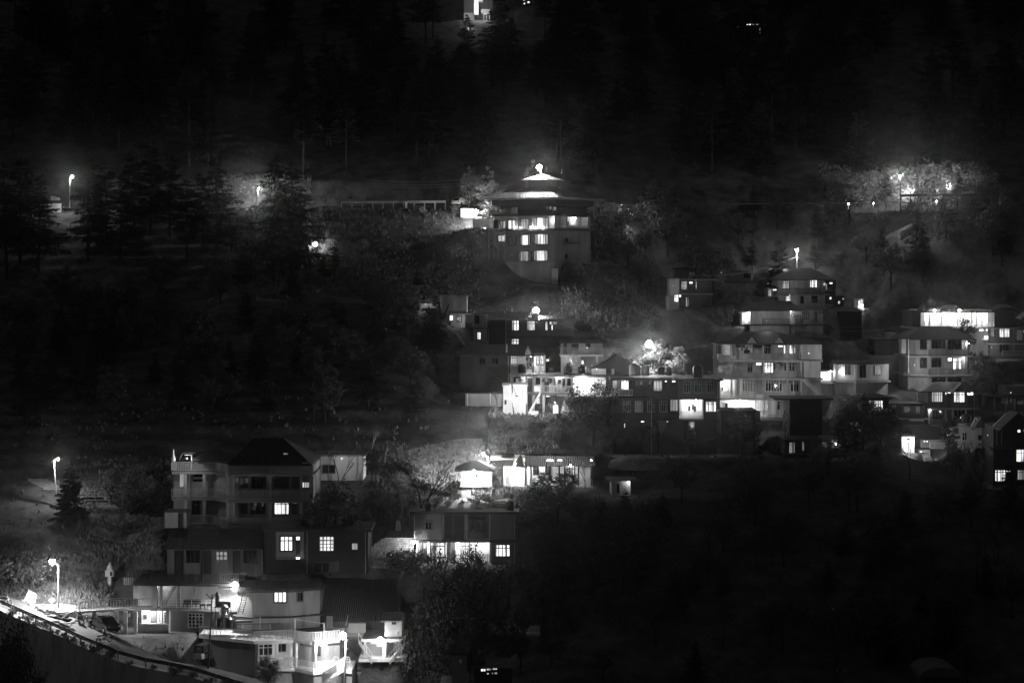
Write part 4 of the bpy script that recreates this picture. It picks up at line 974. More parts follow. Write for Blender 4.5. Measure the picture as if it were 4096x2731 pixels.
Pb.body(280, 345, m=GREY); Pb.lean(1225, 1312, 280, 262, 4, .4, SHEET); Pb.win(1242, 1264, 284, 338, 'B', 2, 0); Pb.win(1276, 1303, 284, 298, 'W', 1, 0)
Pr = House('right_annexe', 'dark annexe with tiny lit windows right of the highest hipped house', [(1662, 386), (1740, 386)], 400, 5.0)
Pr.body(225, 400, m=DARK); Pr.slab(222, .15, .2, BLACKC, 'roof_slab'); Pr.win(1693, 1716, 235, 249, 'W', 1, 0); Pr.win(1693, 1708, 343, 362, 'W', 1, 0); Pr.win(1640 + 25, 1676, 245, 295, 'D', 1, .4)
Pw = House('window_house', 'dark little house with a glimpse of one lit opening below the highest hipped house', [(1748, 388), (1800, 388)], 410, 5.0)
Pw.body(340, 410, m=DARK); Pw.win(1755, 1772, 372, 395, 'C', 1, 0); Pw.win(1790, 1798, 352, 362, 'W', 1, 0); Pw.lean(1742, 1806, 340, 330, 4, .2, SLATE)
Pc = House('pale_gate_house', 'narrow lit white kiosk alone among dark trees at the far right of the cluster', [(1902, 392), (1942, 392)], 545 - 120, 4.0)
Pc.body(360, 425, m=WHITE) ; Pc.win(1905, 1922, 368, 400, 'W', 1, 0); Pc.slab(356, .12, .2, CONC, 'roof_slab'); Pc.lamp(1935, 405, .5, 30, .1)
street_lamp(1453, 5, 140, 396, 1453, -5, 380, 'street lamp on a tall thin white pole above the highest hipped house', .38, IRONW, pr=.06)
Ph = House('far_roof_house', 'low dim house with a pale sheet roof behind the highest hipped house', [(1262, 395), (1370, 395)], 215, 6.0)
Ph.body(160, 215, m=GREY); Ph.lean(1255, 1400, 160, 128, 6, .3, SHEETL); Ph.win(1275, 1300, 175, 205, '-', 1, 0)
# Q
Q = House('unlit_terrace_house', 'dim two storey house with bright small windows at the left of the right hand cluster', [(585, 378), (830, 379)], 420, 8.0)
Q.body(210, 420, inset=1.2, m=DULL); Q.slab(212, .22, .3, CONC, 'roof_slab'); Q.slab(318, .22, .2, CONC, 'balcony'); Q.rail(316, .9, .15, IROND); Q.n = -1.2
Q.win(612, 656, 228, 290, 'B', 4, .28, IROND); Q.win(670, 697, 231, 246, 'W', 1, 0); Q.win(717, 728, 230, 285, 'D', 1, .3); Q.win(645, 669, 348, 415, 'D', 2, .2); Q.win(547 + 40, 612, 328, 346, 'W', 1, 0)
Q2 = House('end_block', 'pale tapering end wall of the dim two storey house', [(512, 377), (584, 377)], 440, 6.0)
Q2.body(205, 330, m=CREAM); Q2.body(330, 440, m=GREY); Q2.slab(205, .2, .1, CONC, 'roof_slab'); Q2.win(547, 578, 327, 380, 'B', 3, .3, IROND); Q2.box(487, 515, 335, 440, -.5, .0, CREAM, 'side_wall')
Q3 = House('ridge_house', 'faint unlit house on the slope behind the dim two storey house', [(560, 392), (740, 392)], 205, 6.0)
Q3.body(130, 205, m=DULL); Q3.slab(128, .2, .3, SLATE, 'roof_slab')
Q4 = House('unlit_house', 'faint unlit flat house between the two upper clusters on the right', [(935, 391), (1115, 391)], 240, 6.0)
Q4.body(152, 240, m=DULL); Q4.slab(150, .2, .3, SLATE, 'roof_slab'); Q4.win(1060, 1112, 170, 205, '-', 3, 0); light(Q4.o, P(895, 165, 388), 4)
light(Q2.o, P(540, 260, 371), 22); light(Q2.o, P(500, 400, 371), 16)
# R: Z5 right edge = Z6 left
Z(6)
RH = House('parapet_house', 'dim cream house with rooftop parapet between the gableted hotel and the tall house', [(78, 352), (200, 350), (400, 352)], 750, 9.0)
RH.body(548, 655, m=CREAM); RH.body(665, 750, inset=1.0, m=GREY); RH.slab(545, .25, .3, BLACKC, 'roof_slab'); RH.slab(660, .2, .3, CREAM, 'balcony'); RH.rail(542, .9, .2, DULL)
RH.n = 0; RH.i = 0; RH.win(128, 159, 562, 622, '-', 2, 0, DULL); RH.i = 1; RH.win(312, 350, 565, 622, 'D', 3, .3, WOODL); RH.win(215, 255, 560, 640, '-', 2, 0, DULL)
RH.box(85, 105, 455, 500, -.5, -.3, DULL, 'roof_block'); light(RH.o, P(88, 600, 348), 26); RH.i = 0; RH.lamp(95, 600, .4, 12, .12)
RH2 = House('rear_dark_house', 'unlit house front rising behind the parapet house', [(310, 372), (480, 372)], 500, 6.0)
RH2.body(400, 500, m=DULL); RH2.slab(398, .2, .3, SLATE, 'roof_slab'); RH2.body(362, 398, m=GREY, x0=410, x1=458, inset=1, name='roof_room'); RH2.win(345, 365, 450, 490, '-', 1, 0)
RH3 = House('left_dark_house', 'faint unlit two storey house under trees right of the cream house', [(20, 385), (230, 385)], 400, 6.0)
RH3.body(225, 400, m=DARK); RH3.hip(225, 190, .5, SLATE); RH3.slab(320, .2, .4, DULL, 'balcony')
# S
S = House('tall_house', 'tall cream three storey house with a dark hipped roof near the right edge', [(520, 361), (650, 358), (892, 360)], 715, 9.0)
S.body(392, 715, m=CREAM); S.hip(394, 318, .9, SLATE, x0=480, x1=920, rx0=600, rx1=760); S.slab(500, .2, .8, CREAM, 'balcony'); S.slab(618, .2, .8, CREAM, 'balcony')
S.i = 1; S.rail(498, .9, .75, DULL, x0=650, x1=895); S.rail(616, .9, .75, DULL, x0=650, x1=895)
S.i = 0
for y in (402, 517): S.win(600, 638, y, y + 62, '-', 3, .2, WOOD); S.win(505 + 18, 530, y + 5, y + 60, '-', 1, 0)
S.i = 1
S.win(667, 752, 402, 458, '-', 4, .2); S.win(770, 853, 402, 462, '-', 4, .2); S.win(667, 725, 517, 575, '-', 3, .2); S.win(766, 795, 515, 538, 'W', 1, 0); S.win(800, 857, 517, 590, 'B', 3, .35)
S.win(670, 750, 640, 690, '-', 3, .2); S.win(770, 850, 640, 690, '-', 3, .2); S.col(522, 400, 610, .12, IRONW, .15, 'drain_pipe'); S.box(485, 512, 400, 490, -1, -.2, CREAM, 'side_wall')
S.lamp(866, 514, .5, 20, .08); S.lamp(895, 425, .3, 10, .1); light(S.o, P(560, 560, 351), 300); light(S.o, P(760, 600, 349), 50)
# T
T = House('lit_arcade_hotel', 'wide hotel storey blazing with light behind a glass arcade, high at the right edge', [(548, 376), (640, 374), (1025, 374), (1190, 374)], 520, 10.0)
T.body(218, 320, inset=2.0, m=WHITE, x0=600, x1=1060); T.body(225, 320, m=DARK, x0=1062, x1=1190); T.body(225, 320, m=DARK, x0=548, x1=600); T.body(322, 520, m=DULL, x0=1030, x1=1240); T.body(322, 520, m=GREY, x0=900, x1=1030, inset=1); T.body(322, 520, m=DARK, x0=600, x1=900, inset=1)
T.slab(222, .25, .3, BLACKC, 'roof_slab'); T.slab(325, .25, .3, CONC); T.i = 1; T.n = -2.0
for a, b in ((668, 690), (694, 728), (738, 760), (764, 795), (800, 824), (842, 870), (898, 920), (926, 950), (955, 985)): T.win(a, b, 240, 305, 'B' if a not in (738, 898) else 'C', 2, .25, IRONW, bars=.09)
for x in (655, 730, 832, 895, 920, 952, 985): T.col(x, 228, 318, .2, WHITE, 0)
T.i = 2; T.win(1030, 1060, 235, 300, 'D', 3, 0, IRONW, n=-1.0); T.col(1062, 228, 318, .2, WHITE, 0); T.i = 1
T.rail(318, .8, .1, IRONW, x0=600, x1=1060)
T.lamp(690, 222, -.4, 330, .3); T.lamp(847, 222, -.4, 330, .3); T.lamp(975, 245, -1.2, 160, .14); T.lamp(780, 240, -1.2, 140, .05)
for a, b, zt_ in ((600, 625, 203),):
    MB().rev(P(612, 224, 375), [(1.1, 0), (1.0, .2), (.4, .9), (.05, 1.6)], 8).build('turret', DULL, T.o)
for x in (795, 1118): MB().rev(P(x, 222, 378), [(2.2, 0), (2.0, .4), (1.4, .8), (.3, 1.1)], 12).build('dome', DULL, T.o)
T.i = 2; T.n = 0; T.win(1093, 1156, 333, 388, 'C', 4, .2, IROND); T.win(970, 1000, 335, 352, 'W', 1, 0, n=-.8); T.win(1012, 1028, 335, 350, 'W', 1, 0, n=-.8); T.win(1036, 1060, 335, 385, 'D', 2, .3); T.box(1005, 1028, 380, 402, -.8, -.7, EW, 'lit_box')
T.i = 1; T.win(752, 812, 328, 362, 'B', 5, .35, IROND, n=-.9); T.i = 2; T.slab(422, .2, .6, CONC, 'balcony', x0=1010, x1=1245); T.win(1095, 1150, 430, 480, '-', 3, 0); T.win(1030 + 3, 1060, 430, 480, 'G', 3, 0); light(T.o, P(1045, 450, 371), 70); light(T.o, P(990, 400, 371.5), 14)
T.rail(500, .8, .5, GALV, x0=1110, x1=1240)
TR = House('edge_house', 'dim house with pale wall patches cut by the right edge below the arcade hotel', [(1186, 373.5), (1300, 373.5)], 520, 8.0, pad=False)
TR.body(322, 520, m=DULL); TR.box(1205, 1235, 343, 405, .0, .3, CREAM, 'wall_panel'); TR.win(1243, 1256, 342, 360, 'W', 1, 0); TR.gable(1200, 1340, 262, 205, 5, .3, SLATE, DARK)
# U
UH = House('gabled_villa', 'dark villa with small front gable and two big bright windows below the tall house', [(655, 345), (940, 345)], 935, 8.0)
UH.body(725, 935, m=DULL, name='wall'); UH.hip(725, 665, .6, SLATE, x0=595, x1=955, rx0=700, rx1=880); UH.gable(790, 878, 722, 675, 3, .65, SLATE, DULL); UH.slab(830, .2, .5, CONC, 'balcony'); UH.rail(828, .5, .45, DULL)
UH.win(668, 737, 728, 793, 'B', 5, .28, IROND); UH.win(753, 762, 727, 748, 'W', 1, 0); UH.win(765, 790, 727, 739, 'W', 1, 0); UH.win(807, 876, 725, 795, 'B', 4, .3, IROND); UH.win(890, 930, 727, 752, 'W', 2, 0); UH.door(765, 790, 742, 825); UH.door(895, 928, 755, 825)
for a, b in ((672, 735), (810, 875)): UH.win(a, b, 845, 900, '-', 3, 0)
for x in (650, 755, 800, 883): UH.col(x, 835, 930, .3, GREY, .3)
UH.box(592, 655, 728, 820, -2, -1, CREAM, 'side_wall'); UH.lamp(656, 843, .4, 8, .1)
o = empty('chrome_pipes', P(888, 920, 340), 'two bright vertical pipes and a dark tank in front of the gabled villa', 'pipes')
for x in (861, 916): MB().tube(P(x, 920, 340), P(x, 875, 340), .1).build('pipe', STEEL, o)
tank(P(888, 925, 341), .65, 1.4, PLAST, 'black tank between two bright pipes below the gabled villa', rings=False)
light(o, P(850, 890, 337), 12)
UL = House('low_terraced_house', 'dim small house with two pale wall panels left of the gabled villa', [(485, 342), (625, 342)], 935, 6.0)
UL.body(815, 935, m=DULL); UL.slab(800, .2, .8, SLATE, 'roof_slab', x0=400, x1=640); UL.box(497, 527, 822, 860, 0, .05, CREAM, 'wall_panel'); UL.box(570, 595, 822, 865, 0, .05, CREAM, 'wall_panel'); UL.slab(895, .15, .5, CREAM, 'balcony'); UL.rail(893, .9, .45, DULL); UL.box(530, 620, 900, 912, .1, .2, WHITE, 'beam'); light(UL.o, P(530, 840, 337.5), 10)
# V: right edge house with gable outlines
VH2 = House('edge_villa', 'dark villa with pale gable edges and bright barred windows at the right edge', [(1055, 325), (1280, 325)], 1330, 8.0)
VH2.body(945, 1330, m=DARK); VH2.gable(1050, 1260, 945, 848, 6, .5, SLATE, DARK); VH2.slab(1080, .2, .6, BLACKC, 'balcony'); VH2.slab(1320, .15, .2, CONC, 'plinth')
VH2.win(1205, 1226, 965, 984, 'W', 1, 0); VH2.win(1245, 1256, 965, 980, 'W', 1, 0); VH2.win(1199, 1246, 1090, 1167, 'B', 3, .28); VH2.win(1065, 1131, 1218, 1290, 'C', 4, .2, IROND, bars=.1); VH2.win(1135, 1163, 1218, 1232, 'C', 1, 0); VH2.win(1206, 1250, 1218, 1280, 'D', 4, .25)
for a, b, c, d in ((1052, 945, 1140, 862),):
    MB().tube(P(a, b, 324), P(c, d, 324), .09, seg=4).build('gutter', IRONW, VH2.o)
for x in (1077, 1107): VH2.col(x, 960, 1065, .1, GALV, .1, 'drain_pipe')
light(VH2.o, P(1020, 1000, 321), 10)
VL = House('gable_front_house', 'grey house with one pale outlined front gable left of the edge villa', [(795, 334), (1050, 333)], 1070, 7.0)
VL.body(945, 1070, m=GREY); VL.lean(765, 1060, 942, 925, 6, .5, SLATE); VL.gable(920, 990, 945, 887, 3, .6, SLATE, DARK); VL.win(860, 888, 985, 1035, '-', 2, 0, GREY); VL.win(960, 985, 1000, 1030, '-', 1, 0); VL.slab(1070, .2, .4, CREAM, 'balcony')
MB().tube(P(918, 942, 332.2), P(943, 890, 332.2), .08, seg=4).build('gable_board', IRONW, VL.o); MB().tube(P(943, 890, 332.2), P(985, 945, 332.2), .08, seg=4).build('gable_board', IRONW, VL.o); MB().tube(P(985, 945, 332.2), P(1050, 948, 332.2), .07, seg=4).build('gutter', IRONW, VL.o)
light(VL.o, P(770, 1000, 328), 90)
YH = House('shadow_house', 'dim house with two pale wall strips between the arcade hotel and the edge villa', [(1040, 350), (1290, 349)], 850, 7.0)
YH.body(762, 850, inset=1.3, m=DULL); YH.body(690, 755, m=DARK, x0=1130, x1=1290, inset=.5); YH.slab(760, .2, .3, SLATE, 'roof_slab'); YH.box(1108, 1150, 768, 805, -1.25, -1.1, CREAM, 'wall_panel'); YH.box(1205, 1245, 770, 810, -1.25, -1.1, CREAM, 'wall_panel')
for x in (1062, 1135, 1190, 1250): YH.col(x, 762, 850, .2, GREY, 0)
YH.rail(850, .8, .1, DULL); light(YH.o, P(1165, 735, 347), 14); YH.n = -1.3; YH.win(1160, 1180, 775, 800, 'G', 2, 0)
# W: cluttered yard with small hut and stairs
WY = House('yard_shed', 'low lit shed with railings and clutter in the yard below the villa', [(600, 335), (780, 335)], 1085, 5.0)
WY.body(1030, 1085, m=GREY); WY.lean(560, 790, 1028, 950, 5, .3, SLATE); WY.win(615, 648, 1033, 1046, 'C', 2, 0); WY.rail(1085, .9, .6, IRONW, x0=655, x1=780)
mb = MB()
for k in range(12): mb.box(xx(598 + k * 5, 330 - k * .2), xx(640 + k * 6, 330), 329 - k * .4, 330 - k * .4, zz(1105 + k * 13, 330) - .4, zz(1105 + k * 13, 330))
solo(mb, 'yard_steps', CONC, 'pale steps descending through bushes below the yard shed', 'steps')
street_lamp(535, 1040, 1110, 327.5, 523, 1035, 300, 'lamp blazing through the leaves left of the yard shed', .1)
solo(MB().box(xx(1015, 322), xx(1045, 322), 321, 324, zz(1470, 322), zz(1330, 322)), 'rock_pillar', STONE, 'pale rough retaining pillar below the edge villa', 'pillar')
WS = House('white_shed', 'glaring white shed wall broken up by leaves, below the houses at the right', [(480, 331), (560, 331)], 1112, 4.0)
WS.body(1005, 1112, m=WHITE); WS.slab(1003, .15, .3, SLATE, 'roof_slab'); WS.win(520, 540, 1040, 1060, '-', 2, 0, GREY); WS.lamp(545, 1020, .5, 30, .1)
LS = House('stair_hut', 'small pale hut beside the descending yard steps', [(590, 333), (660, 333)], 1150, 4.0)
LS.body(1090, 1150, m=CREAM); LS.lean(580, 668, 1090, 1075, 4, .3, SLATE); LS.door(615, 632, 1105, 1150, WOOD); light(LS.o, P(600, 1100, 330), 18)
# X: dark houses hidden in the trees with lit windows
Xa = House('tree_hidden_house', 'upper of two dark houses behind leaves at the right, one bright broken window', [(240, 326), (400, 326)], 880, 6.0)
Xa.body(765, 880, m=DARK); Xa.win(276, 362, 783, 862, 'B', 6, .3); Xa.hip(765, 735, .5, SLATE)
Xb = House('tree_hidden_house', 'lower of two dark houses behind leaves at the right, one wide barred window', [(120, 320), (280, 320)], 1010, 6.0)
Xb.body(900, 1010, m=DARK); Xb.win(160, 235, 918, 980, 'B', 6, .25); Xb.hip(900, 870, .5, SLATE)
Z(5)
Xc = House('valley_dark_house', 'black house with a row of narrow dim windows under the right hand trees', [(1370, 312), (1780, 312)], 1530, 7.0)
Xc.body(1395, 1530, m=DARK); Xc.slab(1392, .2, .4, SLATE, 'roof_slab'); Xc.win(1396, 1438, 1415, 1495, 'D', 4, .22, IROND); Xc.win(1491, 1507, 1413, 1478, 'D', 2, .2); Xc.win(1638, 1672, 1412, 1480, 'D', 4, .2); Xc.win(1725, 1750, 1413, 1425, 'W', 2, 0); Xc.lamp(1737, 1422, .5, 9, .12); Xc.slab(1497, .1, .3, DULL)
Z(12)
Wd = House('woodland_hut', 'small pale hut corner lit by one tiny bulb, below the centre among trees', [(305, 286), (400, 286)], 470, 5.0)
Wd.body(398, 470, m=CREAM); Wd.lean(280, 430, 398, 380, 4, .5, SLATE); Wd.lamp(391, 402, .3, 6, .08); Wd.win(330, 345, 410, 460, '-', 1, 0, GREY)
solo(MB().rev(P(455, 303, 300), [(4.6, -.8), (4.2, .1), (2.8, .6), (.5, .9)], 11), 'boulder', STONE, 'pale rocky hump catching the light below the long flat building', 'rock')
# ================================================================ tower house, upper road
Z(7)
L_, C0, R_ = P(700, 0, 377.6), P(1310, 0, 372.0), P(1675, 0, 382.5)
TT = House('tower_house', 'tall tower house with broad tiered roofs and a blazing lamp on top', [(700, 377.6), (1310, 372), (1675, 382.5)], 1400, 1.0, pad=False)
def quad(out):
    a, b, c = [Vector((p.x, p.y)) for p in (L_, C0, R_)]; d = a + c - b; q = [a, b, c, d]; m = (a + c) / 2
    k = 1 + out / 8.0; return [m + (p - m) * k for p in q], m
def tz(y, D=372.): return zz(y, D)
q, ctr = quad(0)
PADS.append((ctr.x - 1, ctr.x + 2, 381, 384, 0.0)); PADS.append((6, 9, 369, 371, TT.zb)); PADS.append((9.6, 15, 374.5, 382, 0.3))
MB().prism(q, TT.zb - 3, tz(850)).build('wall', GREY, TT.o)
TT.i = 0; TT.fb(MB(), 700, 1309, 1178, 1440, 0, .05).build('base_wall', CREAM, TT.o)
MB().prism(quad(-.02)[0], tz(850), tz(712)).build('upper_wall', CREAM, TT.o)
MB().prism(quad(.55)[0], tz(862), tz(840)).build('floor_slab', DULL, TT.o)
MB().prism(quad(.5)[0], tz(712), tz(690)).build('floor_slab', BLACKC, TT.o)
MB().prism(quad(-1.0)[0], tz(690), tz(590)).build('gallery_wall', DARK, TT.o)
MB().prism(quad(.4)[0], tz(598), tz(545)).build('gallery_beam', DARK, TT.o)
def frustum(p0, z0, p1, z1, name, m, th=.12):
    n = len(p0); mb = MB(); mb.add([(p.x, p.y, z0) for p in p0] + [(p.x, p.y, z1) for p in p1], [(i, (i + 1) % n, n + (i + 1) % n, n + i) for i in range(n)] + [tuple(range(n, 2 * n))])
    mb.prism(p0, z0 - th, z0); return mb.build(name, m, TT.o)
def shrink(k): q, m = quad(0); return [m + (p - m) * k for p in q]
frustum(quad(2.6)[0], 11.2, shrink(.34), 13.1, 'roof', SHEETL, .2)
MB().prism(shrink(.3), 12.9, 14.5).build('lantern', DULL, TT.o)
frustum(shrink(.46), 14.4, shrink(.02), 15.4, 'lantern_roof', SHEETL, .1)
lp = Vector((ctr.x - .25, ctr.y - .3, 15.3)); MB().tube(lp - Vector((0, 0, .2)), lp + Vector((-.15, 0, .9)), .05).build('mast', IRONW, TT.o)
bulb(TT.o, lp + Vector((-.35, -.25, 1.2)), 1200, .58)
TT.i = 0
TT.rail(705, .95, .35, WOOD)
for x, r in ((800, .09), (878, .14), (972, .15), (990, .08), (1030, .07), (1170, .06), (1243, .13)):
    TT.fb(MB(), x - 6, x + 6, 640 - r * 60, 640 + r * 90, -.9, -.8).build('lamp_shade', EB, TT.o)
TT.win(1197, 1250, 618, 655, 'G', 1, 0, n=-.75); TT.win(735, 790, 645, 690, 'G', 2, 0, n=-.75); TT.win(850, 920, 625, 690, 'G', 2, 0, n=-.75)
TT.n = 0
TT.win(845, 920, 758, 848, 'C', 2, 0); TT.win(765, 820, 765, 838, 'D', 2, 0)
for x0, x1, y0, y1, k in ((947, 1078, 745, 836, 'D'), (1105, 1248, 733, 832, 'C'), (966, 1067, 908, 1008, 'C'), (1110, 1248, 900, 998, 'C'), (940, 1076, 1072, 1170, 'D'), (1100, 1243, 1065, 1166, 'C')):
    w = (x1 - x0) * .2
    TT.win(x0, x0 + w, y0, y1, 'G' if k == 'D' else 'D', 1, 0); TT.win(x0 + w, x1 - w, y0, y1, k, 3, 0, bars=.04); TT.win(x1 - w, x1, y0, y1, 'G' if k == 'D' else 'D', 1, 0)
TT.win(735, 820, 910, 972, 'B', 2, 0); TT.win(845, 922, 922, 1012, 'G', 2, 0, rows=5); TT.win(868, 885, 1105, 1122, 'C', 2, 0)
for x in (905, 960, 1067, 1120, 1190): TT.lamp(x, 826, .35, 16 if x < 1000 else 26, .07)
TT.lamp(1285, 745, .4, 22, .05)
TT.i = 1
TT.fb(MB(), 1375, 1580, 725, 812, -.0, .02).build('balcony_back', WHITE, TT.o)
for a, b in ((1362, 1375), (1580, 1595)): TT.box(a, b, 715, 840, 0, 1.3, GREY, 'balcony_pier')
TT.box(1362, 1595, 812, 835, 0, 1.3, WHITE, 'balcony_floor'); TT.box(1362, 1595, 700, 725, 0, 1.3, DARK, 'balcony_head')
TT.box(1418, 1440, 768, 812, .02, .3, WOOD, 'cabinet')
for x in (1425, 1520): TT.lamp(x, 738, .8, 26, .12)
TT.win(1290, 1312, 615, 650, 'D', 1, 0, n=-.7); TT.win(1330, 1362, 622, 660, 'D', 1, 0, n=-.7); TT.win(1400, 1425, 630, 650, 'G', 1, 0, n=-.7)
TT.win(1415, 1437, 940, 975, '-', 1, 0); TT.win(1413, 1435, 1100, 1142, '-', 1, 0); TT.slab(985, .12, .4, DULL, 'ledge', x0=1380, x1=1560, back=-8)
pil = P(1315, 1420, 370.3); MB().box(pil.x - .5, pil.x + .5, 369.8, 371.5, pil.z - 1, zz(1245, 370.3)).build('buttress', CREAM, TT.o)
PADS.append((pil.x - 2, pil.x + 2, 367, 369, pil.z))
# truss stand with tank
D = 373
o = empty('tank_tower', P(720, 1085, D), 'lattice steel stand carrying a black water tank at the left corner of the tower house', 'tank stand')
for x in (645, 697, 738, 806): MB().tube(P(x, 1085, D) - Vector((0, 0, 1)), P(x, 850, D), .05, seg=4).build('leg', GALV, o)
mb = MB()
for k in range(4):
    ya, yb = 850 + k * 58, 850 + (k + 1) * 58
    for a, b in ((645, 697), (738, 806)): mb.tube(P(a, ya, D), P(b, yb, D), .03, seg=3); mb.tube(P(b, ya, D), P(a, yb, D), .03, seg=3)
mb.build('lattice', GALV, o); MB().box(xx(640, D), xx(812, D), D - .6, D + .8, zz(852, D), zz(845, D)).build('platform', GALV, o)
tank(P(724, 846, D), .56, 1.55, PLAST, 'black water tank on the lattice stand beside the tower house')
# white annex below upper road
Z(9)
AN = House('road_annexe', 'bright white annexe walls stepping down from the upper road to the tower house', [(1995, 384), (2172, 382)], 700, 5.0)
AN.body(615, 700, m=WHITE); AN.lean(1985, 2180, 612, 598, 4, .3, SHEETL)
PW = empty('parapet_wall', P(1940, 600, 397), 'curved white roadside parapet lit by a round lamp', 'wall')
pl = [Vector((xx(1885, 400), 400)), Vector((xx(1895, 397), 397)), Vector((xx(2000, 397), 397)), Vector((xx(2002, 399), 399))]
for a, b in zip(pl, pl[1:]): d = (b - a).normalized(); n_ = Vector((-d.y, d.x)) * .15; MB().prism([a - n_, b - n_, b + n_, a + n_], zz(602, 397), zz(522, 397)).build('wall', WHITE, PW)
def globe_lamp(x, y, D, p, label, r=.3, ybase=None):
    b = P(x, y, D); o = empty('globe_lamp', b - Vector((0, 0, 1.2)), label, 'lamp', 'globe lamps'); MB().tube(b - Vector((0, 0, 1.2)), b, .05).build('post', GALV, o); bulb(o, b, p, r); return o
globe_lamp(2026, 552, 394, 850, 'round lamp at the end of the white parapet by the upper road', .48)
globe_lamp(2106, 712, 381, 450, 'round lamp below the white annexe beside the tank stand', .42)
Z(18)
TB = House('summit_house', 'faint hillside house with one brightly lit column at the very top of the picture', [(1000, 505), (1450, 505)], 330, 8.0)
TB.body(-200, 330, inset=2, m=DULL, x0=1000, x1=1450); TB.body(200, 330, m=GREY, x0=1000, x1=1165, name='terrace_wall'); TB.col(1197, -100, 235, 1.0, WHITE, 1.0); TB.slab(150, .9, 1.0, GREY, 'balcony', x0=1275, x1=1410)
TB.rail(345, 1.8, 1.2, IRONW, x0=1315, x1=1402, step=.5, bar=.14); TB.slab(5, .3, 1.5, WHITE, 'roof_slab', x0=1170, x1=1300); light(TB.o, P(1190, 90, 501), 220); light(TB.o, P(1330, 215, 501), 60); light(TB.o, P(1090, 420, 498), 60)
def far_house(x0, x1, y0, y1, D, wins, label):
    h = House('distant_house', label, [(x0, D), (x1, D)], y1, 6.0, 'distant unlit houses on the dark mountainside')
    h.body(y0, y1, m=DARK); h.lean(x0 - 6, x1 + 6, y0, y0 - 14, 4, .4, SLATE)
    for a, b, c, d, k in wins: h.win(a, b, c, d, k, 1, 0, bars=.05)
    return h
far_house(1490, 1600, 620, 690, 480, [(1515, 1535, 640, 660, 'W'), (1548, 1556, 650, 656, 'W'), (1562, 1580, 642, 662, 'W')], 'distant house with a short row of lit window dots below the summit house')
far_house(1740, 1840, 620, 690, 480, [(1762, 1782, 642, 666, 'W')], 'distant house with one small bright slanted light right of the window dots')
far_house(1640, 1720, 130, 185, 515, [(1672, 1684, 143, 160, 'C')], 'distant house with one pin-prick light right of the summit house')
far_house(1900, 2080, -20, 90, 515, [(1928, 1962, 0, 9, 'C'), (1940, 1962, 44, 68, 'W'), (1998, 2038, 22, 48, 'C'), (2088, 2098, 22, 34, 'D')], 'distant house with three small lit windows at the top edge')
ZT[11] = (400, 0, 3.769); Z(11)
far_house(1090, 1125, 55, 125, 500, [(1098, 1104, 64, 74, 'B'), (1106, 1112, 68, 75, 'C'), (1113, 1118, 107, 116, 'W')], 'distant house with specks of light in two rows, upper right of centre')
far_house(1015, 1032, 144, 160, 495, [(1020, 1024, 147, 155, 'W')], 'distant hut with a single white speck, above the centre of the dark mountain')
far_house(1268, 1380, 84, 140, 500, [(1271, 1275, 80, 86, 'C'), (1271, 1275, 97, 104, 'D'), (1306, 1322, 89, 95, 'W'), (1328, 1334, 90, 94, 'D'), (1342, 1352, 90, 94, 'D'), (1354, 1358, 105, 136, 'D'), (1376, 1380, 92, 96, 'G')], 'distant house with a broken line of lights at the upper right')
far_house(2110, 2140, 296, 306, 470, [(2120, 2124, 299, 304, 'D')], 'distant hut with one dim dot near the right edge')
far_house(2120, 2150, 382, 396, 460, [(2128, 2137, 385, 391, 'D')], 'distant hut with one grey dot near the right edge, below the dimmer dot')
street_lamp(2266, 413, 442, 450, 2264, 410, 60, 'lone far street lamp with a wide shade near the right edge', .35, GALV, pr=.12)

# ================================================================ upper road furniture
Z(9)
def guardrail(pts, label, h=.75, m=GALV, mp=IRONW, n=None, pw=.1, rail_m=None):
    a = pts[0]; o = empty('guardrail', a, label, 'guardrail')
    mb = MB()
    for p, q in zip(pts, pts[1:]):
        d = (q - p); nn = Vector((d.y, -d.x, 0)).normalized()
        if nn.y > 0: nn = -nn
        for z0, z1, off in ((h * .62, h * .78, .03), (h * .78, h * .86, -.03), (h * .86, h * 1.02, .03)):
            u_ = [p + nn * (.1 + off), q + nn * (.1 + off), q + nn * (.06 + off), p + nn * (.06 + off)]
            mb.box8([v + Vector((0, 0, z0)) for v in u_] + [v + Vector((0, 0, z1)) for v in u_])
    mb.build('beam', rail_m or m, o)
    for p in pts: MB().box(p.x - pw, p.x + pw, p.y - .1, p.y + .05, p.z - .6, p.z + h).build('post', mp, o)
    return o
zr = 10.25
def RZ(u): return 10.0 + (u - 60) / 900 * 1.25          # height of the upper road along the picture
pts = []
for k, x in enumerate(range(820, 1770, 93)):
    pts.append(Vector((xx(x, 399.6), 399.6, RZ(U(x)) - .05)))
guardrail(pts, 'pale steel guardrail along the upper road left of the white car', 1.0, GREY, GREY)
Z(10)
pts = [Vector((xx(x, 399.6), 399.6, RZ(U(x)) + .25)) for x in range(1290, 2100, 88)]
guardrail(pts, 'dark guardrail in front of the lit bank of the upper road, upper right', 1.2, WOOD, WOOD)
Z(9)
def milestone(x, y0, y1, D, label):
    b = P(x, y1, D); o = empty('milestone', b, label, 'milestone'); h = zz(y0, D) - b.z
    MB().prism([(b.x - .2, D - .1), (b.x + .2, D - .1), (b.x + .2, D + .1), (b.x - .2, D + .1)], b.z - .3, b.z + h * .8).build('stone', WHITE, o)
    MB().rev((b.x, D, b.z + h * .8), [(.2, 0), (.18, .12), (.08, .22)], 8).build('cap', DULL, o); return o
milestone(1400, 448, 505, 399.0, 'white milestone standing among the guardrail posts of the upper road')
Z(10); milestone(2145, 515, 560, 399.0, 'small white milestone at the right end of the upper road')

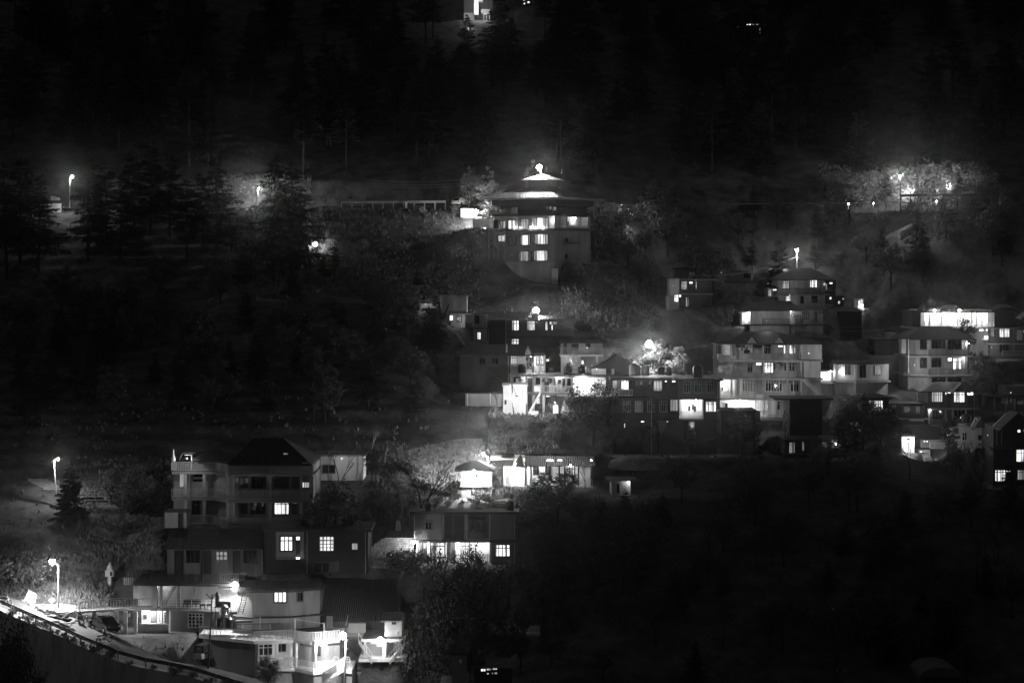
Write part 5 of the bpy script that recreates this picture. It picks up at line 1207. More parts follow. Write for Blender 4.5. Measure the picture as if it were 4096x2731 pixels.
def car(p, rz, L, H, m, label, name='parked_car', back=True, hatch=.85, glow=None):
    o = empty(name, p, label, 'car'); o.rotation_euler = (0, 0, rz)
    W = L * .21
    prof = [(-.5, .28), (-.49, .5), (-.44, .58), (-.3, .62), (-.17, .95), (-.05, 1.), (.2, 1.), (.36, .93), (.46, .62), (.5, .56), (.5, .3), (.46, .2), (-.46, .2)]
    vs = []; n = len(prof)
    for sx, k in ((-1, 1), (1, 1)):
        for a, b in prof: vs.append((sx * (W if b < .65 else W * .84), a * L, b * H))
    loc = Vector(p)
    def T(mb, name, m, smooth=False):
        mb.v = [(x + loc.x, y + loc.y, z + loc.z) for x, y, z in mb.v]; return mb.build(name, m, o, smooth)
    T(MB().add(vs, [tuple(range(n))[::-1], tuple(range(n, 2 * n))] + [(i, (i + 1) % n, n + (i + 1) % n, n + i) for i in range(n)]), 'body', m)
    for sx in (-1, 1):
        T(MB().add([(sx * W * .93, -.26 * L, .66 * H), (sx * W * .93, .38 * L, .66 * H), (sx * W * .86, .32 * L, .9 * H), (sx * W * .86, -.14 * L, .93 * H)], [(0, 1, 2, 3) if sx > 0 else (3, 2, 1, 0)]), 'side_window', GLASS)
        for y in (-.31, .31):
            w = T(MB().tube((sx * (W - .12), y * L, .21 * H), (sx * (W + .02), y * L, .21 * H), .2 * H, seg=14), 'wheel', RUB)
            MB().tube(Vector((sx * (W + .02), y * L, .21 * H)) + loc, Vector((sx * (W + .04), y * L, .21 * H)) + loc, .12 * H, seg=10).build('rim', STEEL, w)
        T(MB().box(sx * W * .75 - .12, sx * W * .75 + .12, -.5 * L - .02, -.49 * L, .42 * H, .52 * H), 'headlight', glow or STEEL)
        T(MB().box(sx * W * .8 - .1, sx * W * .8 + .1, .5 * L - .005, .5 * L + .02, .44 * H, .56 * H), 'tail_light', STEEL)
        T(MB().box(sx * (W + .02) - .08, sx * (W + .02) + .08, -.2 * L, -.17 * L, .62 * H, .7 * H), 'mirror', m)
    T(MB().add([(-W * .8, -.295 * L, .64 * H), (W * .8, -.295 * L, .64 * H), (W * .74, -.18 * L, .93 * H), (-W * .74, -.18 * L, .93 * H)], [(0, 1, 2, 3)]), 'windscreen', GLASS)
    T(MB().add([(-W * .8, .465 * L, .64 * H), (W * .8, .465 * L, .64 * H), (W * .72, .37 * L, .92 * H), (-W * .72, .37 * L, .92 * H)], [(3, 2, 1, 0)]), 'rear_window', GLASS)
    T(MB().box(-.26, .26, .5 * L + .001, .5 * L + .02, .34 * H, .42 * H), 'number_plate', IRONW)
    T(MB().box(-W * .95, W * .95, -.515 * L, -.49 * L, .2 * H, .34 * H), 'bumper', m)
    return o
Z(9)
car(Vector((xx(1890, 401.5), 401.5, RZ(U(1890)) + .02)), math.radians(150), 3.9, 1.5, PAINTW, 'white hatchback parked on the upper road behind the lit parapet')
Z(17)
cp = Vector((xx(1045, 250.2), 250.2, 0)); CARP = cp
def motorcycle(p, rz, label, group='motorcycles parked by the yard'):
    o = empty('motorcycle', p, label, 'motorcycle', group); o.rotation_euler = (0, 0, rz); l = Vector(p)
    def T(mb, n, m, par=o, sm=False): mb.v = [(x + l.x, y + l.y, z + l.z) for x, y, z in mb.v]; return mb.build(n, m, par, sm)
    for y in (-.65, .65):
        mb = MB(); r = .31; c = Vector((0, y, r)); ring = [c + Vector((0, math.cos(t) * (r - .05), math.sin(t) * (r - .05))) for t in [k * math.pi / 6 for k in range(13)]]
        for a, b in zip(ring, ring[1:]): mb.tube(a, b, .055, seg=5)
        w = T(mb, 'wheel', RUB); mb = MB()
        for a in ring[::2]: mb.tube(c, a, .012, seg=3)
        mb.tube(c - Vector((.05, 0, 0)), c + Vector((.05, 0, 0)), .07, seg=8); T(mb, 'spokes', STEEL, w)
    T(MB().tube((0, -.35, .75), (0, .2, .82), .15, .1, 8), 'tank', PAINTD, sm=True); T(MB().box(-.13, .13, .15, .75, .72, .84), 'seat', RUB)
    T(MB().box(-.14, .14, -.25, .2, .3, .62), 'engine', GALV); T(MB().tube((.16, -.1, .32), (.18, .8, .34), .05, .06, 6), 'exhaust', STEEL)
    T(MB().tube((0, -.65, .31), (0, -.38, .98), .05), 'fork', STEEL); T(MB().tube((-.36, -.35, 1.02), (.36, -.35, 1.02), .025), 'handlebar', STEEL)
    T(MB().rev((0, -.52, .8), [(.1, 0), (.14, .08), (.1, .16)], 8), 'headlight', STEEL)
    for s_ in (-.3, .3): mr = MB().tube((s_, -.35, 1.02), (s_, -.33, 1.22), .012, seg=3); mr.tube((s_, -.34, 1.22), (s_, -.31, 1.24), .07, seg=8); T(mr, 'mirror', STEEL)
    return o

# ================================================================ ground
def interp(y): return np.interp(y, [-60, 0, 60, 150, 205, 236, 247, 262, 275, 295, 320, 345, 360, 376, 397.5, 400, 407, 410.5, 520, 620, 900, 1500],
                                   [20, -1.7, -34, -64, -60, -51, -46.5, -39.5, -33, -26, -19.2, -12, -7.5, -3.2, 9.2, 10.3, 10.4, 15.5, 61, 102, 250, 560])
Z(17)
RS = [(-700, 600, -37.6), (-200, 700, -38.5), (0, 752, -38.9), (200, 800, -39.2), (400, 885, -39.6), (600, 970, -40.1), (850, 1080, -40.8), (1100, 1195, -41.5), (1490, 1350, -42.7)]
road_c = [G(x, y, z) for x, y, z in RS]
Z(1); road_c += [G(1250, 1500, -43.6), G(1557, 1590, -44.6), G(1900, 1690, -45.8)]
def smooth(pts, n=8):
    out = []
    for i in range(len(pts) - 1):
        p0, p1, p2, p3 = pts[max(i - 1, 0)], pts[i], pts[i + 1], pts[min(i + 2, len(pts) - 1)]
        for k in range(n):
            t = k / n; out.append(.5 * ((2 * p1) + (p2 - p0) * t + (2 * p0 - 5 * p1 + 4 * p2 - p3) * t * t + (3 * p1 - p0 - 3 * p2 + p3) * t ** 3))
    return out + [pts[-1]]
road_s = smooth(road_c)
def offset(pts, d):
    out = []
    for i, p in enumerate(pts):
        t = (pts[min(i + 1, len(pts) - 1)] - pts[max(i - 1, 0)]); n = Vector((t.y, -t.x, 0)).normalized()   # towards the valley for a road going right and near
        out.append(Vector((p.x, p.y, p.z)) + n * d)
    return out
near_e, far_e = offset(road_s, 2.3), offset(road_s, -2.3)
# points the ground must pass through
RC = np.array([[p.x, p.y, p.z] for p in road_s])
PD = np.array(PADS)
_rng = np.random.RandomState(3)
_ph = _rng.rand(24, 3) * 6.28; _fr = _rng.randn(24, 2)
def fnoise(x, y, sc):
    s = 0
    for k in range(8): s = s + np.sin(x * _fr[k, 0] / sc + y * _fr[k, 1] / sc + _ph[k, 0])
    for k in range(8, 24): s = s + .45 * np.sin(x * _fr[k, 0] * 2.3 / sc + y * _fr[k, 1] * 2.3 / sc + _ph[k, 1])
    return s / 6
def height(x, y):
    x = np.asarray(x, float); y = np.asarray(y, float)
    z = interp(y)
    dist = np.clip((y - 230) / 60, 0, 1)
    amp = np.where((y > 396) & (y < 409), .05, 1.0)
    z = z + fnoise(x, y, 14) * .9 * dist * amp + fnoise(x, y, 3.1) * .18 * amp
    rise = np.clip((np.abs(x) - 60) / 200, 0, 1) * 0
    # terraced fields
    st = (z * .55 + fnoise(x + 50, y, 20) * .6); f = st - np.floor(st)
    z = z + np.where((y < 396), ((np.clip(f * 3 - 1, 0, 1)) - f) * .75, 0) 
    # upper road shelf
    zr_ = 10.0 + (x * F / 403 + UC - 60) / 900 * 1.25
    w = np.clip(1 - np.maximum(np.abs(y - 403) - 3.4, 0) / 2.0, 0, 1); z = z * (1 - w) + zr_ * w - .02 * w
    # level ground under the houses
    num = z * (1 / 5.0) ** 3.2; den = (1 / 5.0) ** 3.2 * np.ones_like(z)
    for a, b, c, d, zp in PD:
        dx = np.maximum(np.maximum(a - x, x - b), 0); dy = np.maximum(np.maximum(c - y, y - d), 0)
        wq = 1 / (np.hypot(dx, dy) + .25) ** 3.2; num = num + wq * zp; den = den + wq
    z = num / den
    inside = np.zeros(z.shape, bool)
    for a2, b2, c2, d2, z2 in PD: inside |= (x > a2 - 1) & (x < b2 + 1) & (y > c2 - 1) & (y < d2 + 1)
    # open sight to the foot of each house: the slope in front of it stays below
    for a, b, c, d, zp in PD:
        if zp > -2 or c < 236: continue
        k = c / np.maximum(y, 1); m_ = (y < c - .8) & (y > c - 55)
        xa, xb = a / c * y, b / c * y; out_ = np.maximum(np.maximum(xa - x, x - xb), 0)
        lim = (zp - .25) * y / c + .55 * out_
        z = np.where(m_ & ~inside & (z > lim), lim, z)
    # lower road: level shelf, wall drop on the valley side
    m = (x < -18) & (y < 285) & (y > 200)
    if np.any(m):
        xm = x[m]; ym = y[m]; d2 = (xm[:, None] - RC[None, :, 0]) ** 2 + (ym[:, None] - RC[None, :, 1]) ** 2
        j = d2.argmin(1); dd = np.sqrt(d2.min(1)); jn = np.clip(j, 1, len(RC) - 2)
        t = RC[jn + 1, :2] - RC[jn - 1, :2]; side = (xm - RC[j, 0]) * t[:, 1] - (ym - RC[j, 1]) * t[:, 0]
        side = side / np.hypot(t[:, 0], t[:, 1]); rz_ = RC[j, 2] - .12; zm = z[m]
        # far side: yard level with the road for a few metres
        wf = np.clip(1 - np.maximum(-side - 3.0, 0) / 4.0, 0, 1)
        out = np.where(side < 0, zm * (1 - wf) + rz_ * wf, zm)
        wn = np.where(side < 2.0, rz_, rz_ - 8.5 - (side - 2.) * .35); out = np.where(side >= 0, wn, out)
        fade = np.clip((20 - dd) / 6, 0, 1); z[m] = zm * (1 - fade) + out * fade
    return z
def hgt(x, y): return float(height(np.array([x]), np.array([y]))[0])
def hit(u, v, y0=232., y1=640.):
    """where the sight line through picture point (u, v) meets the ground"""
    ys = np.linspace(y0, y1, 820); xs = (u - UC) / F * ys; zs = (VH - v) / F * ys
    h = height(xs, ys); i = np.argmax(h > zs)
    if not np.any(h > zs): return None
    y = ys[i]; return Vector((float(xs[i]), float(y), float(h[i])))
# ground sheet
gx = np.concatenate([np.arange(-900, -130, 22), np.arange(-130, 130, .8), np.arange(130, 921, 22)])
gy = np.concatenate([np.arange(-60, 225, 15), np.arange(225, 425, .7), np.arange(425, 560, 2.5), np.arange(560, 1500, 30)])
X, Y = np.meshgrid(gx, gy); Zg = height(X.ravel(), Y.ravel()).reshape(X.shape)
nx, ny = len(gx), len(gy)
me = bpy.data.meshes.new('hillside'); me.vertices.add(nx * ny)
me.vertices.foreach_set('co', np.stack([X, Y, Zg], -1).astype(np.float32).ravel())
idx = np.arange(nx * ny).reshape(ny, nx); Fq = np.stack([idx[:-1, :-1], idx[:-1, 1:], idx[1:, 1:], idx[1:, :-1]], -1).reshape(-1, 4)
me.loops.add(Fq.size); me.polygons.add(len(Fq)); me.loops.foreach_set('vertex_index', Fq.ravel().astype(np.int32))
me.polygons.foreach_set('loop_start', (np.arange(len(Fq)) * 4).astype(np.int32)); me.polygons.foreach_set('use_smooth', [True] * len(Fq)); me.update(calc_edges=True); me.validate()
GROUND = mat('hillside_grass_and_earth', .105, .95, spec=.1, var=.6, scale=.35, bump=.18, bscale=1.6)
me.materials.append(GROUND); gobj = bpy.data.objects.new('hillside', me); COL.objects.link(gobj); gobj['kind'] = 'structure'
def height(x, y):                                      # from here on: read the sheet itself
    x = np.asarray(x, float); y = np.asarray(y, float)
    i = np.clip(np.searchsorted(gx, x) - 1, 0, nx - 2); j = np.clip(np.searchsorted(gy, y) - 1, 0, ny - 2)
    a = np.clip((x - gx[i]) / (gx[i + 1] - gx[i]), 0, 1); b = np.clip((y - gy[j]) / (gy[j + 1] - gy[j]), 0, 1)
    return (Zg[j, i] * (1 - a) + Zg[j, i + 1] * a) * (1 - b) + (Zg[j + 1, i] * (1 - a) + Zg[j + 1, i + 1] * a) * b
# roads
def ribbon(a, b, name, m, dz=.0, th=.1):
    mb = MB(); n = len(a)
    mb.add([(p.x, p.y, p.z + dz) for p in a] + [(p.x, p.y, p.z + dz) for p in b], [(i, i + 1, n + i + 1, n + i) for i in range(n - 1)]); return structure(mb, name, m)
ribbon(near_e, far_e, 'road', ROAD, .03)
xs = np.arange(-130, 131, 4.); ur = lambda x: 10.0 + (x * F / 403 + UC - 60) / 900 * 1.25
ribbon([Vector((x, 400.4, ur(x))) for x in xs], [Vector((x, 406, ur(x))) for x in xs], 'upper_road', ROAD, .06)
# yard by the bridge
Z(17)
yd = [G(225, 770, -39.15), G(330, 790, -39.3), G(560, 868, -39.42), G(770, 850, -39.42), G(770, 800, -39.42), G(620, 772, -39.42), G(420, 760, -39.3)]
structure(MB().prism([(p.x, p.y) for p in yd], -41.5, -39.38), 'yard', YARD)
# retaining wall below the lower road
mb = MB(); ne = offset(road_s, 2.25); n = len(ne)
ne2 = offset(road_s, 3.1)
mb.add([tuple(p + Vector((0, 0, .02))) for p in ne] + [tuple(p + Vector((0, 0, .02))) for p in ne2] + [tuple(p - Vector((0, 0, 9))) for p in offset(road_s, 4.0)],
       [(i, i + 1, n + i + 1, n + i) for i in range(n - 1)] + [(n + i, n + i + 1, 2 * n + i + 1, 2 * n + i) for i in range(n - 1)])
o = solo(mb, 'road_retaining_wall', CONCW, 'tall stained retaining wall dropping below the roadside guardrail', 'wall')
# guardrail along the lower road, posts every few metres
ge = offset(road_s, 2.5); acc = 0; gp = [ge[4]]
for a, b in zip(ge[4:], ge[5:]):
    acc += (b - a).length
    if acc > 2.6: gp.append(b); acc = 0
guardrail(gp, 'dark guardrail on pale posts along the near edge of the lower road', 1.0, GALV, IRONW, rail_m=DULL)
# village path lit by the floodlit house
Z(4)
pc = [P(930, 1405, 312), P(1010, 1370, 313.2), P(1110, 1345, 314.2), P(1230, 1325, 315), P(1350, 1308, 315.8), P(1460, 1300, 316.5)]
for p in pc: p.z = hgt(p.x, p.y)
# ribbons that hug the ground
def hug(pts, w, name, m, lift=.07, n=8):
    s = smooth(pts, n); rows = max(3, int(w / .8)); k = len(s); L = lambda p: (p.x, p.y, hgt(p.x, p.y) + lift); mb = MB()
    R_ = [offset(s, w / 2 - w * j / (rows - 1)) for j in range(rows)]
    mb.add([L(p) for r in R_ for p in r], [(j * k + i, j * k + i + 1, (j + 1) * k + i + 1, (j + 1) * k + i) for j in range(rows - 1) for i in range(k - 1)])
    return structure(mb, name, m)
Z(4)
hp = [hit(U(x), V(y)) for x, y in ((915, 1410), (1000, 1372), (1110, 1345), (1230, 1325), (1350, 1308), (1460, 1302))]
hug(hp, 2.2, 'path', PATH)
Z(3); hug([hit(U(x), V(y)) for x, y in ((430, 540), (560, 520), (700, 505), (830, 500), (960, 490), (1080, 500))], 9.5, 'earth_bank', mat('bare_earth_bank', .24, .9, var=.55, scale=.7, bump=.25, bscale=1.2), lift=.1)
hug([hit(U(x), V(y)) for x, y in ((700, 812), (800, 806), (900, 800), (1010, 806), (1110, 790), (1200, 800))], 5.5, 'trodden_ground', YARD)
hug([hit(U(x), V(y)) for x, y in ((1150, 760), (1190, 800), (1200, 840))], 2.5, 'trodden_ground', YARD)
Z(1)
hp = [hit(U(x), V(y)) for x, y in ((560, 640), (640, 668), (740, 690), (840, 680))]
hug(hp, 2.0, 'path', PATH)
# stone steps on the left
def hill_steps(pix, w, label, m=STONE):
    mb = MB()
    for (x0, y0), (x1, y1), n in pix:
        for k in range(n):
            t = (k + .5) / n; p = hit(U(x0 + (x1 - x0) * t), V(y0 + (y1 - y0) * t))
            if p: mb.box(p.x - w / 2, p.x + w / 2, p.y - .25, p.y + .3, p.z - .4, p.z + .2)
    return solo(mb, 'stone_steps', m, label, 'steps')
hill_steps([((555, 440), (660, 520), 8)], 3.0, 'wide pale stone steps right of the lone dark conifer', CONC)
hill_steps([((225, 330), (330, 400), 6)], 2.6, 'upper flight of stone steps left of the leaning lamp pole')
Z(3); hill_steps([((380, 510), (430, 590), 8)], 1.8, 'lit zigzag steps on the bank between two bare trees', CONC)
hill_steps([((1140, 745), (1190, 860), 8)], 1.9, 'rough lit steps descending in front of the bungalow')

Z(3); street_lamp(1082, 440, 520, 292.5, 1042, 418, 2200, 'bracket lamp on a pale pole lighting the earth bank behind the small hut', .12, IRONW)
Z(9); globe_lamp(585, 838, hit(U(585), 252).y, 110, 'lone round lamp in the dark slope between the cedars', .5)
# parked things on the lower road
def onroad(x, D): 
    xw = xx(x, D); d = (RC[:, 0] - xw) ** 2 + (RC[:, 1] - D) ** 2; j = int(d.argmin()); return Vector((xw, D, RC[j, 2] + .04))
Z(17)
p = onroad(1045, 251); car(p, math.radians(38), 4.1, 1.65, PAINTD, 'dark glossy hatchback parked at the yard below the footbridge')
motorcycle(onroad(775, 253.2), math.radians(200), 'left of two motorcycles parked beside the dark car')
motorcycle(onroad(862, 252.6), math.radians(215), 'right of two motorcycles, touching the dark car')
motorcycle(onroad(1035, 246.3), math.radians(120), 'motorcycle standing alone at the guardrail in front of the dark car')
motorcycle(onroad(40, 258.9), math.radians(80), 'motorcycle silhouetted on the bright road at the left edge')
# three-wheeled taxi
Z(13)
p = onroad(808, 243.6); p.z = zz(1270, 243.6)
o = empty('three_wheeled_taxi', p, 'three wheeled taxi with a bright front panel and dark hood, parked on the lower road', 'taxi'); o.rotation_euler = (0, 0, math.radians(-14))
def T(mb, n, m, par=None): mb.v = [(x + p.x, y + p.y, z + p.z) for x, y, z in mb.v]; return mb.build(n, m, par or o)
T(MB().box8([(-.48, -.1, .35), (.48, -.1, .35), (.62, .35, .35), (-.62, .35, .35), (-.42, -.16, .95), (.42, -.16, .95), (.6, .3, .95), (-.6, .3, .95)]), 'front_panel', IRONW)
T(MB().box(-.64, .64, .35, 2.6, .35, .8), 'body', PAINTD); T(MB().box8([(-.6, .05, .95), (.6, .05, .95), (.66, 2.6, .8), (-.66, 2.6, .8), (-.52, .3, 1.72), (.52, .3, 1.72), (.58, 2.5, 1.7), (-.58, 2.5, 1.7)]), 'hood', CLOTH)
w = T(MB().add([(-.46, .02, 1.0), (.46, .02, 1.0), (.42, .26, 1.6), (-.42, .26, 1.6)], [(0, 1, 2, 3)]), 'windscreen', GREY)
T(MB().box(-.06, .12, .0, .05, 1.42, 1.56), 'sticker', IRONW)
T(MB().tube((0, -.05, .22), (0, .05, .22), .0, seg=3), 'fork', IROND)
T(MB().tube((-.06, .05, .24), (.06, .05, .24), .24, seg=12), 'wheel', RUB)
for s_ in (-.6, .6): T(MB().tube((s_ - .05, 2.0, .25), (s_ + .05, 2.0, .25), .25, seg=12), 'wheel', RUB)
for s_ in (-.34, .34): T(MB().rev((s_, -.12, .6), [(.09, 0), (.12, .07), (.09, .14)], 8), 'headlight', STEEL)
T(MB().tube((-.5, -.12, .3), (.5, -.12, .3), .035, seg=4), 'bumper', STEEL)
# rubble, sacks and poles lying along the yard
Z(17)
def stone(c, r, label, m=STONE, group=None, name='boulder', sq=.7):
    mb = MB(); n = 7; vs = []
    for i in range(5):
        ph = math.pi * i / 4
        for j in range(n): a = 2 * math.pi * j / n; k = r * (.75 + .5 * R.random()); vs.append((c.x + math.cos(a) * math.sin(ph) * k, c.y + math.sin(a) * math.sin(ph) * k, c.z + r * .4 + math.cos(ph) * k * sq))
    mb.add(vs, [(i * n + j, i * n + (j + 1) % n, (i + 1) * n + (j + 1) % n, (i + 1) * n + j) for i in range(4) for j in range(n)]); return solo(mb, name, m, label, 'stone' if name == 'boulder' else name.replace('_', ' '), group)
row = [(215, 765), (232, 775), (250, 782), (300, 802), (375, 825), (395, 835), (415, 842), (440, 850), (470, 858), (505, 868), (530, 872)]
for k, (x, y) in enumerate(row):
    q = G(x, y, -39.35); stone(q, .28 + .18 * R.random(), 'small stone in the row edging the bright yard', group='stones edging the yard')
for k, (x, y) in enumerate(((560, 925), (600, 935), (640, 940), (680, 950), (600, 905), (650, 915))):
    q = G(x, y, -39.7); stone(q, .38, 'filled sack in the dark heap beside the motorcycles', CLOTH, 'sacks beside the motorcycles', 'sack', .5)
q = G(280, 745, -39.25); mb = MB(); L0 = [(205, 760), (345, 765)]
a, b = G(225, 765, -39.3), G(355, 768, -39.3)
solo(MB().add([a, b, b + Vector((-.3, 1.6, .9)), a + Vector((.3, 1.8, 1.3)), a + Vector((0, 2.6, 0)), b + Vector((0, 2.6, 0))], [(0, 1, 2, 3), (3, 2, 5, 4), (0, 3, 4), (1, 5, 2)]), 'covered_heap', CLOTHW, 'bright pale sheet thrown over a heap beside the road', 'heap')
for k, (x0, y0, x1, y1) in enumerate(((245, 765, 400, 790), (270, 775, 440, 785), (400, 770, 455, 790), (480, 778, 620, 782), (550, 868, 690, 858), (560, 876, 720, 868), (600, 884, 760, 850), (640, 890, 745, 845))):
    a, b = G(x0, y0, -39.15), G(x1, y1, -39.15); solo(MB().tube(a, b, .06, seg=5), 'log', WOODL, 'long pole lying in the pile at the edge of the yard', 'log', 'poles lying around the yard')
for k, (x, y, d) in enumerate(((375, 715, 260.5), (520, 735, 259.5), (330, 700, 260.5))):
    q = G(x, y + 25, -39.2); stone(q, .5, ('tilted pale slab left of the lamp pole', 'clutter of pale boards at the foot of the lamp pole', 'pale boulder behind the covered heap')[k], STONE)

# ---------------------------------------------------------------- trees
def leafquads(mb, c, n, sx, sy, sz, s, rnd, flat=.0):
    for _ in range(n):
        p = (c[0] + rnd.gauss(0, sx), c[1] + rnd.gauss(0, sy), c[2] + rnd.gauss(0, sz))
        a = Vector((rnd.uniform(-1, 1), rnd.uniform(-1, 1), rnd.uniform(-1, 1) * (1 - flat))).normalized() * s * rnd.uniform(.6, 1.3)
        b = a.cross(Vector((rnd.uniform(-1, 1), rnd.uniform(-1, 1), rnd.uniform(-1, 1)))).normalized() * s * rnd.uniform(.3, .7)
        P_ = Vector(p); mb.add([P_ - a, P_ + b, P_ + a, P_ - b * .6], [(0, 1, 2, 3)])
def tree_root(name, label, cat='tree', group=None): return empty(name, (0, 0, 0), label, cat, group)
def conifer(seed, H=16., base=.22, spread=.27, leafm=NEEDLE, dens=1.):
    rnd = random.Random(seed); o = tree_root('cedar', 'proto'); tr = MB(); cr = MB()
    lean = Vector((rnd.uniform(-.03, .03), rnd.uniform(-.03, .03), 0)); top = Vector((0, 0, H)) + lean * H
    tr.tube((0, 0, -1.5), top * .5, H * .018, H * .011, 7); tr.tube(top * .5, top, H * .011, .02, 6)
    z = H * base
    while z < H * .985:
        f = (z / H - base) / (1 - base); L = H * spread * (1 - f) ** .8 * rnd.uniform(.65, 1.15) + .25
        gap = rnd.uniform(0, 6.28)
        for k in range(rnd.choice((3, 5, 5, 7)) if f < .9 else 3):
            a = rnd.uniform(0, 6.28); d = Vector((math.cos(a), math.sin(a), 0)); l = L * rnd.uniform(.5, 1.25)
            if math.cos(a - gap) > .96: continue
            c = lean * z + Vector((0, 0, z)); e = c + d * l + Vector((0, 0, l * rnd.uniform(-.22, .16)))
            tr.tube(c, e, .05, .015, 3)
            side = Vector((-d.y, d.x, 0)); n = max(3, int(l * 5.0 * dens))
            for j in range(n):
                t = .18 + .82 * (j + rnd.random()) / n; q = c.lerp(e, t); w = l * .33 * (1.15 - t) + .22
                for s_ in (-1, 1):
                    if rnd.random() < .12: continue
                    u_ = side * s_ * w * rnd.uniform(.5, 1.2) + d * w * .5; dz = Vector((0, 0, rnd.uniform(-.4, .05) * w - .06)); v_ = d * .13
                    cr.add([q, q + v_ + u_ * .5 + dz, q + u_ + dz * 2, q - v_ + u_ * .45 + dz * .6], [(0, 1, 2, 3)])
                    cr.add([q + u_ * .6, q + u_ * .6 + v_ * 1.3 + Vector((0, 0, -.16)), q + u_ * .9 + Vector((0, 0, -.22)), q + u_ * .5 - v_], [(0, 1, 2, 3)])
        z += H * .022 * rnd.uniform(.35, 1.7)
    tr.build('trunk', BARK, o); cr.build('crown', leafm, o); return o
def broadleaf(seed, H=9., W=3.2, leafm=LEAF, base=.3, n=70, q=42, s=.22, name='broadleaf_tree', barkm=BARK, squash=1.):
    rnd = random.Random(seed); o = tree_root(name, 'proto'); tr = MB(); cr = MB()
    fk = Vector((rnd.uniform(-.2, .2), rnd.uniform(-.2, .2), H * base)); tr.tube((0, 0, -1), fk, H * .028, H * .02, 7)
    limbs = []
    for k in range(7):
        a = k * .9 + rnd.random(); e = fk + Vector((math.cos(a) * W * rnd.uniform(.3, .65), math.sin(a) * W * rnd.uniform(.3, .65), H * rnd.uniform(.2, .5)))
        tr.tube(fk, e, H * .013, H * .006, 5); limbs.append(e)
    for k in range(n):
        while True:
            p = Vector((rnd.uniform(-1, 1), rnd.uniform(-1, 1), rnd.uniform(-1, 1)))
            if .35 < p.length < 1: break
        p = p * rnd.uniform(.8, 1.08); c = Vector((p.x * W, p.y * W, H * (base + (1 - base) * (.5 + .5 * p.z * squash))))
        l = min(limbs, key=lambda e: (e - c).length)
        if k % 2 == 0: tr.tube(l, c, H * .005, .012, 3)
        r = rnd.uniform(.16, .3) * W * .75; leafquads(cr, c, q, r * .6, r * .6, r * .42, s, rnd)
    tr.build('trunk', barkm, o); cr.build('crown', leafm, o); return o
def bare(seed, H=8., W=.5, barkm=BARKL, depth=5, name='bare_tree', twig=True, r0=.02):
    rnd = random.Random(seed); o = tree_root(name, 'proto'); tr = MB(); cr = MB()
    def br(p, d, l, r, k):
        e = p + d * l; (tr if k > 2 else cr).tube(p, e, r, r * .68, 5 if k > 2 else 3)
        if k == 0: return
        for j in range(2 if k > depth - 1 else rnd.choice((2, 3, 3))):
            nd = (d + Vector((rnd.uniform(-W, W), rnd.uniform(-W, W), rnd.uniform(-.15, .35))) * (1.1 if k < depth else .7)).normalized(); br(e, nd, l * rnd.uniform(.62, .88), max(r * .62, .012), k - 1)
    br(Vector((0, 0, -.5)), Vector((rnd.uniform(-.1, .1), 0, 1)).normalized(), H * .3, H * r0, depth)
    tr.build('trunk', barkm, o); cr.build('twigs', barkm, o); return o
def bush(seed, r=1., leafm=LEAFL, s=.14, name='bush'):
    rnd = random.Random(seed); o = tree_root(name, 'proto', 'bush'); cr = MB(); tr = MB()
    for k in range(5): a = rnd.uniform(0, 6.28); tr.tube((0, 0, -.3), (math.cos(a) * r * .5, math.sin(a) * r * .5, r * .8), .04, .015, 4)
    for k in range(16):
        c = (rnd.uniform(-.7, .7) * r, rnd.uniform(-.7, .7) * r, r * rnd.uniform(.1, .95)); leafquads(cr, c, 34, r * .2, r * .2, r * .16, s, rnd)
    tr.build('stems', BARKL, o); cr.build('foliage', leafm, o); return o
PROT = {'c1': (conifer(1), 16.), 'c2': (conifer(2, 16, .3, .22), 16.), 'c3': (conifer(5, 16, .16, .3), 16.), 'c4': (conifer(9, 16, .4, .25), 16.), 'y1': (conifer(21, 8, .08, .3, NEEDLE, 1.6), 8.),
        'b1': (broadleaf(3), 9.), 'b2': (broadleaf(4, 9, 2.6, base=.2), 9.), 'b3': (broadleaf(6, 9, 4.2, LEAF, .35, 90), 9.), 'bl': (broadleaf(7, 9, 2.0, LEAFL, .15, 60), 9.),
        'bg': (broadleaf(12, 9, 3.9, LEAF, .22, 130, 48, .17), 9.), 'w1': (broadleaf(8, 5, 2.3, LEAFL, .1, 60, 40, .16, 'willow'), 5.),
        'n1': (bare(1), 8.), 'n2': (bare(5, 8, .6), 8.), 'n3': (bare(8, 8, .75, BARK), 8.), 'n4': (bare(15, 8, .5, BARK), 8.),
        's1': (bush(1), 1.), 's2': (bush(2, leafm=LEAF), 1.), 's3': (bush(3), 1.)}
USED = set(); PROT['bd'] = (broadleaf(12, 9, 3.9, NEEDLE, .22, 130, 48, .15), 9.)  # 'bd': broad leaves darkened, backlit shade put into their colour
def plant(kind, u, vb, vt=None, label=None, group=None, D=None, h=None, rz=None, name=None, wide=1.):
    if D is None:
        p = hit(u, vb)
        if p is None: return None
    else: x = (u - UC) / F * D; p = Vector((x, D, hgt(x, D)))
    root, H = PROT[kind]
    hm = h if h else max(.3, ((VH - vt) / F * p.y - p.z))
    sc = hm / H; rz = R.uniform(0, 6.28) if rz is None else rz
    scv = (sc * wide, sc * wide, sc)
    if kind not in USED: USED.add(kind); o = root; o.location = p; o.rotation_euler = (0, 0, rz); o.scale = scv
    else: o = dup(root, p, rz, scv)
    o['label'] = label; o['category'] = 'bush' if kind[0] == 's' else 'tree'
    if group: o['group'] = group
    elif 'group' in o: del o['group']
    return o
